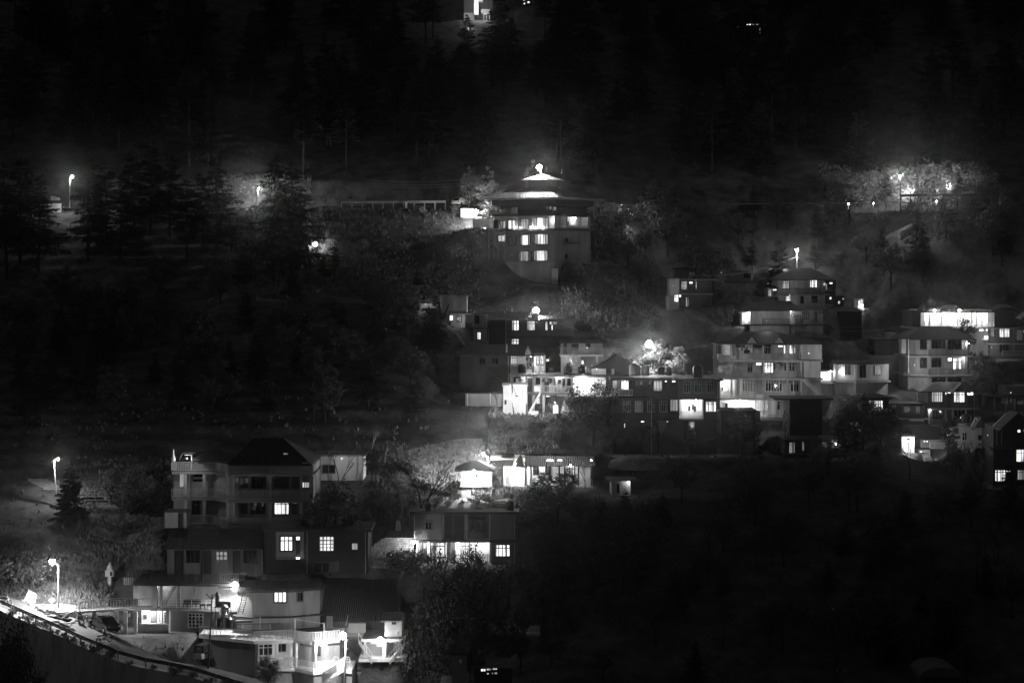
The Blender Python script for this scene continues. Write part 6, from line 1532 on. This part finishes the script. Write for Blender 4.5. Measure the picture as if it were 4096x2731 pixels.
# cedars in front of the upper road, left
CG = 'tall cedars in front of the upper road'
ced = [(88, 262, 150, 'c1', 'tallest cedar just right of the far left road lamp'), (99, 240, 168, 'c2', None), (106, 236, 160, 'c4', None), (134, 232, 150, 'c3', None), (150, 236, 140, 'c1', None), (170, 236, 148, 'c2', None),
       (203, 252, 172, 'c1', 'cedar left of the brightly lit road bank, left of a pair'), (217, 259, 150, 'c3', 'cedar left of the brightly lit road bank, right of a pair'), (273, 282, 155, 'c1', 'bold black cedar in the middle of the brightly lit road bank'), (280, 262, 176, 'c2', 'slender cedar close behind the bold black one'), (291, 286, 162, 'c3', 'cedar crossing the right end of the lit road bank'),
       (334, 283, 240, 'c4', 'short cedar with bare boughs right of the lone round lamp'), (325, 286, 252, 'c2', 'thin short cedar below the lone round lamp'), (20, 262, 150, 'c3', None), (38, 270, 172, 'c1', None), (7, 280, 160, 'c2', None), (245, 290, 236, 'c3', None), (120, 262, 170, 'c1', None), (187, 262, 176, 'c4', None),
       (301, 262, 182, 'c4', 'cedar trunk standing between the lit bank and the pale guardrail')]
for u, vb, vt, k, lb in ced: plant(k, u, vb, vt, lb or 'black cedar merging into the dark mass at the left of the upper road', None if lb else CG)
# right hand road trees
for u, vb, vt, k, lb in ((886, 214, 172, 'c4', 'dark ragged tree crossing the lit road bank at upper right'), (862, 212, 184, 'b2', 'rounded dark tree left of the lit road bank at upper right'), (926, 206, 190, 's2', 'dark bush in front of the lit guardrail at upper right'), (957, 210, 168, 'c2', 'thin dark tree near the right end of the lit road bank'), (874, 209, 193, 'c2', 'spindly little tree left of the ragged tree at the lit bank'), (911, 214, 204, 's2', 'dark bush below the road lamp pole at upper right'), (826, 205, 180, 'c1', 'dark conifer at the left end of the upper right road')): plant(k, u, vb, vt, lb)
bk = [(905, 182), (920, 184), (934, 186), (948, 188), (965, 188), (975, 192), (985, 194), (868, 176), (878, 170), (850, 186)]
for i, (u, v) in enumerate(bk): plant('s1' if i % 2 else 's3', u, v + 8, None, 'pale bush clinging to the lit bank above the upper right road', 'bushes on the lit road bank', D=411 + (i % 3) * 1.8, h=2.0 + R.random() * 1.6)
for i, (u, h) in enumerate(((918, 12), (963, 11), (974, 10), (915, 10), (897, 12), (945, 13), (873, 10))): plant(('c2', 'c4')[i % 2], u, None, None, 'tall thin conifer behind the lit bank of the upper right road', 'conifers behind the lit bank', D=417 + i, h=h)
# tower house surroundings
plant('bl', 488, None, 162, 'tall pale leafy tree behind the white annexe, left of the tower house', D=396); plant('bl', 469, None, 163, 'narrow tree with one glaring white side at the roadside parapet', D=399, wide=.8)
plant('bl', 533, None, 156, 'pale billowing tree behind the lamp on top of the tower house', D=401, wide=.9)
for i, (u, vb, vt, k) in enumerate(((600, 226, 198, 'w1'), (612, 232, 202, 'w1'), (607, 222, 205, 's1'), (622, 240, 208, 'b1'), (598, 246, 222, 's1'), (612, 262, 232, 'b2'), (628, 268, 240, 'b1'), (600, 285, 262, 'b2'), (640, 290, 262, 'b1'), (645, 258, 228, 'b1'))): plant(k, u, vb, vt, ('lit leafy tree right of the tower house roof, nearest the wall', 'second lit leafy tree right of the tower house roof', 'low lit bush under the right eave of the tower house', 'dark tree two crowns right of the tower house', 'low bush at the right foot of the tower house upper storey', 'tree on the slope right of the tower house, middle height', 'broad tree on the slope right of the tower house', 'tree at the lower right corner of the tower house', 'round tree below right of the tower house', 'tree standing clear right of the tower house')[i])
# conifers and trees over the dark mountain
rg = random.Random(5)
for k in range(285):
    u = rg.uniform(-20, 1045); D = rg.uniform(414, 560); x = (u - UC) / F * D
    if 440 < u < 520 and D > 480: continue
    if 230 < u < 300 and D < 416: continue
    plant(rg.choice(('c1', 'c2', 'c3', 'c4')), u, None, None, 'cedar on the unlit mountainside above the upper road', 'cedars on the dark mountainside', D=D, h=rg.uniform(11, 19))
for k in range(105):                                   # dark wood on the valley side, lower right
    u = rg.uniform(500, 1030); v = rg.uniform(455 if u > 640 else 520, 690)
    plant(rg.choice(('b1', 'b2', 'b3', 'n3', 'c3')), u, v, None, 'unlit tree in the dark wood at the lower right', 'trees of the dark lower wood', h=rg.uniform(3.5, 8))
for k in range(85):                                   # dark wood left, above the balcony house
    u = rg.uniform(0, 440); v = rg.uniform(300, 425)
    plant(rg.choice(('b1', 'b2', 'b3', 'c1', 'c3')), u, v, None, 'unlit tree in the dark wood above the balcony house', 'trees of the dark left wood', h=rg.uniform(4, 9))
for k in range(26):
    u = rg.uniform(630, 1010); v = rg.uniform(215, 300)
    if 850 < u < 940 and v < 240: continue
    plant(rg.choice(('b1', 'b3', 'c1', 'c2')), u, v, None, 'unlit tree on the slope behind the right hand houses', 'trees behind the right hand houses', h=rg.uniform(5, 10))
plant('bd', 592, None, 266, 'dense dark tree hiding the right foot of the tower house', D=364, wide=.8); plant('bd', 603, None, 274, 'dense dark tree two crowns right of the tower house buttress', D=360, wide=.9)
# named trees of the village
plant('bd', 593, None, 380, 'large spreading leafy tree backlit in front of the bright white wing', D=306, wide=1.15)
plant('bl', 572, None, 396, 'frosted looking lit tree between the white gate pillar and the large leafy tree', D=321, wide=.8)
plant('w1', 660, None, 338, 'drooping tree lit by the glaring lamp at the centre right', D=345, wide=1.25)
street_lamp_p = hit(646, 380)
Z(0); street_lamp(655, 345, 378, 338, 649, 343.5, 2000, 'dazzling lamp beside the drooping tree at the centre right', .7, IROND, pr=.05)
plant('n3', 497, None, 382, 'twisted black tree in front of the grey retaining wall', D=317, wide=.7, h=None)
plant('b2', 730, None, 303, 'dark tree outlined by a bright house behind it, above the gableted hotel', D=372, wide=.7)
plant('n4', 420, None, 444, 'leafless tree with upswept pale branches left of the small hut', D=278, wide=1.2)
plant('n2', 402, None, 470, 'small leafless tree among the terraces left of the small hut', D=280)
plant('n1', 372, None, 428, 'leafless pale tree on the bank above the dark round trees', D=300); plant('n2', 385, None, 438, 'forked pale trunk beside a white stone post on the bank', D=298)
plant('n4', 338, None, 442, 'leafless tree crossing the plain white cottage', D=280, wide=.9)
plant('bd', 372, None, 447, 'dark round tree in the gap right of the white cottage', D=284, wide=.7); plant('bd', 388, None, 462, 'dark round tree right of its taller neighbour, left of the leafless tree', D=283, wide=.8); plant('b1', 330, None, 480, 'dark bushy tree against the right wall of the balcony house', D=268, wide=.9)
plant('b1', 951, None, 436, 'ragged dark tree breaking up the glaring shed wall at the right', D=322, wide=.6)
plant('bl', 112, None, 455, 'pale ghostly tree above the stone steps', D=284); plant('bl', 128, None, 468, 'pale smaller tree right of the ghostly tree', D=283, h=None)
plant('y1', 70, 524, 462, 'lone dark conifer standing beside the leaning lamp pole')
for i, (u, vt, D, k) in enumerate(((445, 551, 252, 'bd'), (467, 545, 254, 'bd'), (483, 556, 251, 'bd'), (430, 590, 249, 'bd'), (450, 590, 245, 'bd'), (500, 610, 246, 'bd'), (512, 560, 256, 'n3'), (535, 545, 262, 'n3'), (470, 620, 240, 'bd'), (520, 600, 250, 'b2'), (545, 470, 283, 'b2'), (566, 468, 282, 'b1'), (585, 460, 288, 'n3'), (558, 488, 278, 'b3'))):
    plant(k, u, None, vt, ('broad black tree in front of the concrete house veranda, left', 'black tree in front of the concrete house veranda, right', 'black tree below the barred window of the concrete house', 'black tree between the brick wall and the porch house', 'black tree in front of the porch house stairs', 'black tree under the railed terrace flag pole', 'leafless tree right of the concrete house', 'leafless tree two steps right of the concrete house', 'lowest black tree at the bottom middle', 'black tree right of the flag pole', 'black tree hiding the right half of the bungalow railing', 'black tree at the right end of the bungalow', 'crooked leafless tree right of the bungalow', 'low dark tree in front of the bungalow plinth')[i], D=D, wide=.55 if i < 10 else 1.)
for i, (u, vt, D, k, w) in enumerate(((862, 396, 305, 'b3', 1.0), (880, 408, 302, 'b3', 1.1), (845, 418, 298, 'b1', 1.), (895, 425, 300, 'b2', 1.), (828, 440, 292, 'b3', 1.), (870, 455, 290, 'b3', 1.2), (905, 462, 298, 'b1', 1.), (800, 455, 290, 'b2', 1.), (940, 470, 300, 'b3', 1.), (960, 450, 306, 'b2', 1.), (975, 490, 300, 'b1', 1.), (760, 462, 288, 'b3', 1.), (785, 400, 308, 'n3', .8), (815, 410, 306, 'n3', 1.))):
    plant(k, u, None, vt, 'dark leafy tree in the clump hiding houses at the right', 'dark tree clump in front of the right hand houses', D=D, wide=w)
plant('b2', 960, None, 315, 'small round dark tree in front of the blazing arcade hotel', D=366, wide=.9)
for i, (u, vt, D) in enumerate(((800, 330, 372), (815, 345, 370), (828, 322, 378), (870, 345, 372), (893, 335, 376), (985, 350, 360), (995, 365, 356))): plant('b1', u, None, vt, 'dark tree squeezed between the right hand houses', 'trees between the right hand houses', D=D)
for i, (u, vt, D) in enumerate(((645, 378, 326), (618, 352, 348), (700, 320, 372), (680, 300, 382), (640, 300, 384), (560, 318, 362), (590, 310, 366), (604, 330, 352))): plant(('b1', 'b3')[i % 2], u, None, vt, 'dim tree behind the village centre roofs', 'trees behind the village centre', D=D)
plant('bg', 268, None, 657, 'leafy tree top cut by the bottom edge in front of the bright white railings', D=238.5, wide=1.0)
plant('bd', -8, None, 602, 'big black tree filling the lower left corner', D=228, wide=.5); plant('bd', 14, None, 640, 'black tree lower in the left corner, right of the big one', D=226, wide=.5)
for i, (u, vt, D, k) in enumerate(((625, 412, 307, 'n3'), (642, 420, 305, 'b1'), (662, 405, 309, 'n4'), (690, 424, 306, 'b2'), (612, 425, 303, 'b3'), (715, 430, 303, 'b1'), (745, 415, 308, 'n3'))):
    plant(k, u, None, vt, 'dark tree in front of the lower storeys of the long flat building', 'trees in front of the long flat building', D=D, wide=.8)
o = empty('overhead_wire', P(500, 300, 340), 'sagging overhead wires crossing the village centre roofs', 'wire')
Z(0)
for x0, y0, D0, x1, y1, D1 in ((535, 312, 344, 655, 348, 338), (655, 348, 338, 720, 340, 350), (512, 384, 316, 455, 330, 350), (535, 312, 344, 470, 300, 352), (797, 256, 396, 880, 300, 380), (797, 256, 396, 700, 275, 378), (655, 350, 338, 600, 372, 330), (840, 330, 358, 905, 325, 360)):
    a, b = P(x0, y0, D0), P(x1, y1, D1); pts = [a.lerp(b, t) - Vector((0, 0, (b - a).length * .16 * t * (1 - t))) for t in (0, .17, .33, .5, .67, .83, 1)]; mb = MB()
    for p, q in zip(pts, pts[1:]): mb.tube(p, q, .022, seg=3)
    mb.build('strand', GALV, o)
# drain pipes and meter boxes on the plain walls
for h, k, i, x, y0, y1 in ((N, 5, 0, 1000, 815, 1080), (N, 5, 0, 1470, 700, 1080), (OH, 5, 0, 1118, 445, 630), (PH2, 5, 0, 1318, 216, 395), (PH2, 5, 1, 1625, 216, 395), (S, 6, 1, 880, 396, 700), (IH, 3, 0, 1290, 870, 1280), (IH, 3, 0, 505, 870, 1100), (E, 15, 2, 1780, 500, 1100), (E, 15, 0, 350, 500, 1080), (GH, 2, 0, 500, 632, 900), (GH, 2, 0, 855, 632, 900), (FH, 15, 0, 480, 1400, 1700), (UH, 6, 0, 935, 730, 930), (T3, 4, 0, 995, 300, 540), (T4, 4, 1, 1020, 630, 980), (MH, 5, 1, 870, 945, 1490), (MH, 5, 0, 380, 1090, 1490), (RH, 6, 0, 190, 550, 740)):
    Z(k); h.i = i; h.col(x, y0, y1, .09, GALV, .12, 'drain_pipe')
# roof clutter: dishes and washing
Z(5)
def dish(x, y, D, label, r=.45):
    q = P(x, y, D); o = empty('satellite_dish', q, label, 'satellite dish'); t = q + Vector((0, 0, .7)); MB().tube(q - Vector((0, 0, .2)), t, .03, seg=4).build('mast', GALV, o)
    mb = MB(); a = Vector((.25, -.6, .75)).normalized(); u_ = a.orthogonal().normalized(); v_ = a.cross(u_); rings = []
    for rr, d in ((.05, 0), (.6, .06), (1, .17)): rings.append([t + (u_ * math.cos(k * .628) + v_ * math.sin(k * .628)) * rr * r + a * d * r * 2 for k in range(10)])
    mb.add([p for ring in rings for p in ring], [(j * 10 + k, j * 10 + (k + 1) % 10, j * 10 + 10 + (k + 1) % 10, j * 10 + 10 + k) for j in range(2) for k in range(10)] + [tuple(range(10))]); mb.build('bowl', GALV, o)
    MB().tube(t, t + a * r * 1.1, .015, seg=3).build('feed_arm', IROND, o)
dish(560, 942, 320, 'grey dish in the middle of the long flat roof'); dish(815, 942, 320, 'grey dish near the right end of the long flat roof'); dish(680, 210, 379, 'small dish on the roof of the dim two storey house', .5)
Z(2); dish(520, 628, 264.5, 'dish above the lit windows of the flat roofed house', .4); dish(820, 628, 265, 'dish at the right end of the dark flat roof', .4)
Z(4); dish(1420, 820, 328.5, 'small dish on the roof edge of the gallery house', .4); dish(1120, 915, 324, 'dish on top of the floodlit white block', .35)
def washing(x0, x1, y, D, n, label):
    a, b = P(x0, y, D), P(x1, y, D); o = empty('clothes_line', (a + b) / 2, label, 'clothes line'); MB().tube(a, b, .012, seg=3).build('line', IROND, o)
    for k in range(n):
        t = (k + .5) / n + R.uniform(-.25, .25) / n; c = a.lerp(b, t); w, h = R.uniform(.18, .4), R.uniform(.4, .95)
        MB().box8([c + Vector(v) for v in ((-w / 2 * .9, -.03, -h), (w / 2, -.05, -h * .95), (w / 2, 0, -h * .95), (-w / 2 * .9, .02, -h), (-w / 2, -.02, 0), (w / 2, -.02, 0), (w / 2, .02, 0), (-w / 2, .02, 0))]).build('garment', R.choice((CLOTH, CLOTHW, DULL, GREY)), o)
washing(1190, 1250, 650, 330.4, 5, 'washing on the bright corner balcony of the gablet house'); washing(1340, 1430, 850, 328.6, 6, 'washing along the white railed gallery')
Z(5); washing(990, 1140, 715, 351.2, 9, 'washing on the top balcony of the gableted hotel, left'); washing(1230, 1330, 835, 351.2, 5, 'washing on the second balcony of the gableted hotel'); washing(255, 380, 965, 319.3, 6, 'washing on the long dark balcony left of the lit window')
Z(15); washing(880, 1040, 560, 268.8, 7, 'washing on the middle balcony of the balcony house'); washing(1060, 1230, 850, 268.8, 8, 'washing on the lower balcony of the balcony house')
# weeds along the guardrail
for k, p in enumerate(offset(road_s, 2.75)[30:88:3]):
    o = plant(('s1', 's3')[k % 2], 0, None, None, 'ragged weeds at the foot of the lower guardrail', 'weeds along the lower guardrail', D=p.y, h=.45 + .5 * R.random()); o.location = p - Vector((0, 0, .1))
# bushes by pixel
for i, (u, v, r, k, lb) in enumerate(((455, 494, 1.6, 's1', 'glowing white bush at the foot of the small hut'), (482, 499, 1.1, 's3', 'bushy plant right of the glowing bush at the hut'), (530, 428, 1.6, 's1', 'lit bush under the floodlit stair'), (541, 427, 1.4, 's3', 'round lit bush left of the garden light'), (520, 425, 1.3, 's1', 'lit bush at the foot of the floodlit white wall'), (512, 424, 1.1, 's3', 'small lit bush left of the utility pole'), (537, 437, 1.3, 's2', 'dark bush in front of the lit path, left'), (552, 436, 1.5, 's1', 'grey bush in front of the lit path, right'), (30, 585, 2.2, 's1', 'lit hedge of bushes above the left end of the road, nearest the yard'), (8, 576, 2.4, 's3', 'lit hedge of bushes above the left end of the road, at the edge'), (18, 566, 2.2, 's2', 'darker bush above the lit hedge at the left edge'), (52, 594, 1.2, 's1', 'low lit bush behind the covered heap'), (410, 558, 1., 's1', 'leafy plants at the lamp end of the brick wall'), (454, 500, .8, 's3', 'low plant in front of the hut window'), (372, 533, 1.2, 'n2', 'small bare shrub above the brick wall'), (965, 452, 1.5, 's1', 'lit leaves around the lamp left of the yard shed'), (980, 470, 1.5, 's1', 'lit bush beside the pale yard steps'), (470, 186, 1.6, 's1', 'bush at the roadside parapet lamp'))):
    plant(k, u, v, None, lb, h=r * (2 if k[0] == 'n' else 1))
for i, (u, v, h) in enumerate(((398, 572, 1.6), (404, 578, 2.0), (410, 570, 1.8), (401, 588, 1.7), (412, 584, 2.2), (406, 566, 1.5))): plant(('s2', 's1')[i % 3 == 2], u, v, None, 'dark shrub on the hump between the brick wall and the porch house', 'shrubs on the hump', h=h)
for i, (u, v, h) in enumerate(((436, 500, .6), (441, 503, .8), (448, 505, .5), (462, 504, .5), (476, 505, .7), (488, 503, .9), (494, 500, .6), (470, 501, .4))): plant(('s3', 's1')[i % 2], u, v, None, 'small lit weed clump on the trodden ground before the hut', 'weeds before the hut', h=h)
rg = random.Random(9)
for k in range(20): plant(rg.choice(('s1', 's2', 's3')), rg.choice((rg.uniform(365, 432), rg.uniform(505, 540))), rg.uniform(470, 520), None, 'scattered shrub on the terraces around the small hut', 'shrubs on the terraces around the hut', h=rg.uniform(.5, 1.3))
for k in range(12): plant(rg.choice(('s1', 's2', 's3')), rg.uniform(118, 185), rg.uniform(470, 545), None, 'scattered shrub around the stone steps', 'shrubs around the stone steps', h=rg.uniform(.5, 1.6))
for k in range(18): plant(rg.choice(('s1', 's2')), rg.uniform(300, 480), rg.uniform(212, 290), None, 'shrub on the open slope left of the tower house', 'shrubs on the open slope', h=rg.uniform(.6, 1.8))
for k in list(PROT):
    if k not in USED:
        root = PROT[k][0]
        for ch in list(root.children): bpy.data.objects.remove(ch)
        bpy.data.objects.remove(root)
# undergrowth: tufts too many to count
rn = np.random.RandomState(4); N = 70000
reg = [(365, 550, 445, 520, .05), (80, 200, 460, 560, .035), (250, 480, 205, 300, .06), (0, 110, 560, 605, .06), (490, 560, 410, 445, .05), (220, 310, 175, 290, .08), (560, 660, 215, 330, .09), (820, 1000, 165, 240, .1), (0, 1024, 200, 690, .1)]
us = []; 
for a, b, c, d, w in reg:
    n = int(N * w); us.append(np.stack([rn.uniform(a, b, n), rn.uniform(c, d, n)], 1))
us = np.concatenate(us); us = us[~((us[:, 0] > 425) & (us[:, 0] < 515) & (us[:, 1] > 492) & (us[:, 1] < 512))]; Dg = np.arange(232, 430, 1.2)
best = np.full(len(us), np.nan); zprev = None
for D in Dg[::-1]:
    xs_ = (us[:, 0] - UC) / F * D; zs_ = (VH - us[:, 1]) / F * D; h = height(xs_, np.full(len(us), D)); best = np.where(h > zs_, D, best)
ok = ~np.isnan(best); us, best = us[ok], best[ok] - rn.uniform(0, 1.0, ok.sum())
xs_ = (us[:, 0] - UC) / F * best; h = height(xs_, best)
keep = np.ones(len(us), bool)
for a, b, c, d, zp in PADS: keep &= ~((xs_ > a) & (xs_ < b) & (best > c) & (best < d))
d2 = np.min((xs_[:, None] - RC[None, ::3, 0]) ** 2 + (best[:, None] - RC[None, ::3, 1]) ** 2, 1); keep &= d2 > 12
keep &= fnoise(xs_, best, 5.) > rn.uniform(-1.2, .9, len(xs_))
keep &= ~((best > 399.5) & (best < 406.5))
xs_, best, h = xs_[keep], best[keep], h[keep]; n = len(xs_)
V3 = []; 
for k in range(3):
    a = rn.uniform(0, 6.28, n); s = rn.uniform(.15, .5, n) * .8; hh = rn.uniform(.15, .6, n)
    cx, cy = xs_ + rn.uniform(-.3, .3, n), best + rn.uniform(-.3, .3, n)
    V3.append(np.stack([np.stack([cx - np.cos(a) * s * .5, cy - np.sin(a) * s * .5, h - .05], 1), np.stack([cx + np.cos(a) * s * .5, cy + np.sin(a) * s * .5, h - .05], 1), np.stack([cx + rn.uniform(-.2, .2, n), cy, h + hh], 1)], 1))
V3 = np.concatenate(V3).reshape(-1, 3); me = bpy.data.meshes.new('undergrowth'); me.vertices.add(len(V3)); me.vertices.foreach_set('co', V3.astype(np.float32).ravel())
nf = len(V3) // 3; me.loops.add(len(V3)); me.polygons.add(nf); me.loops.foreach_set('vertex_index', np.arange(len(V3)).astype(np.int32)); me.polygons.foreach_set('loop_start', (np.arange(nf) * 3).astype(np.int32)); me.update(calc_edges=True)
me.materials.append(mat('dry_grass', .17, .9, spec=.1, var=.6, scale=.5)); go = bpy.data.objects.new('undergrowth', me); COL.objects.link(go); tag(go, 'rough grass and weeds covering the whole hillside between the houses', 'undergrowth', kind='stuff')

# ================================================================ upper road lamps, wires
Z(8)
street_lamp(547, 330, 520, 397, 566, 303, 500, 'road lamp on a pale post among cedar boughs at the far left', .3, GALV)
o = empty('low_wall', P(350, 575, 398), 'dim pale roadside wall below the far left road lamp', 'wall')
MB().box(xx(245, 398), xx(480, 398), 397.8, 398.2, zz(590, 398), zz(515, 398)).build('wall', CREAM, o); MB().box8([P(395, 490, 402), P(470, 490, 402), P(470, 490, 404), P(395, 490, 404), P(400, 452, 402), P(470, 472, 402), P(470, 472, 404), P(400, 452, 404)]).build('slab', GREY, o)
light(o, P(500, 545, 396.5), 25)
street_lamp(2110, 500, 545, 400.5, 2120, 541, 90, 'small bright road light at the foot of the brightly lit bank', .18, GALV)
street_lamp(2020, 400, 545, 401, 2035, 392, 1300, 'road lamp hidden in cedar boughs in front of the brightly lit bank', .05, GALV)  # no lamp visible here, added to light the bank
Z(10)
street_lamp(1292, 290, 625, 399.2, 1280, 322, 1500, 'dark road lamp post in the middle of the lit bank at upper right', .05, IROND, pr=.12)
street_lamp(1720, 400, 520, 404.5, 1712, 405, 500, 'dim road lamp near the right end of the lit bank', .05, IROND)  # extra lamp added to spread light along the bank
street_lamp(1400, 440, 520, 408.5, 1395, 450, 500, 'road lamp close to the bright heart of the lit bank at upper right', .05, GALV)  # another added lamp, evens out the bank's light
for x, y, r, p_, lb in ((-1020, 655, .12, 220, 'small light among the bushes right of the tower house'), (845, 568, .15, 25, 'low light on the verge left of the upper right lit bank'), (1600, 545, .15, 60, 'low light among bushes at the right of the upper right lit bank'), (1060, 560, .1, 60, 'low light behind the guardrail at the left of the upper right lit bank')):
    q = P(x, y, 398.5); o = empty('verge_light', q, lb, 'light', 'verge lights'); bulb(o, q, p_, r); MB().tube(q - Vector((0, 0, 1)), q, .04).build('stem', GALV, o)
o = empty('overhead_wire', P(0, 180, 400), 'overhead cables along the upper road ending left of the tower house', 'wire')
Z(7)
for y in (350, 385, 412):
    pts = [P(-600 + 1000 * t, y + 18 * math.sin(math.pi * t), 402) for t in (0, .2, .4, .6, .8, 1)]; mb = MB()
    for a, b in zip(pts, pts[1:]): mb.tube(a, b, .025, seg=3)
    mb.build('strand', GALV, o)

# ================================================================ haze
hz = MB().box(-1000, 1000, -70, 1600, -80, 700)
ho = hz.build('haze', WHITE); ho['kind'] = 'stuff'; tag(ho, 'thin night haze over the valley glowing around the lamps', 'haze')
hm = bpy.data.materials.new('haze'); hm.use_nodes = True; n = hm.node_tree.nodes; n.remove(n['Principled BSDF'])
pv = n.new('ShaderNodeVolumePrincipled'); pv.inputs['Color'].default_value = (.9, .9, .9, 1); pv.inputs['Density'].default_value = HAZE = .00011; pv.inputs['Anisotropy'].default_value = .98
hm.node_tree.links.new(pv.outputs[0], n['Material Output'].inputs['Volume']); ho.data.materials.clear(); ho.data.materials.append(hm)
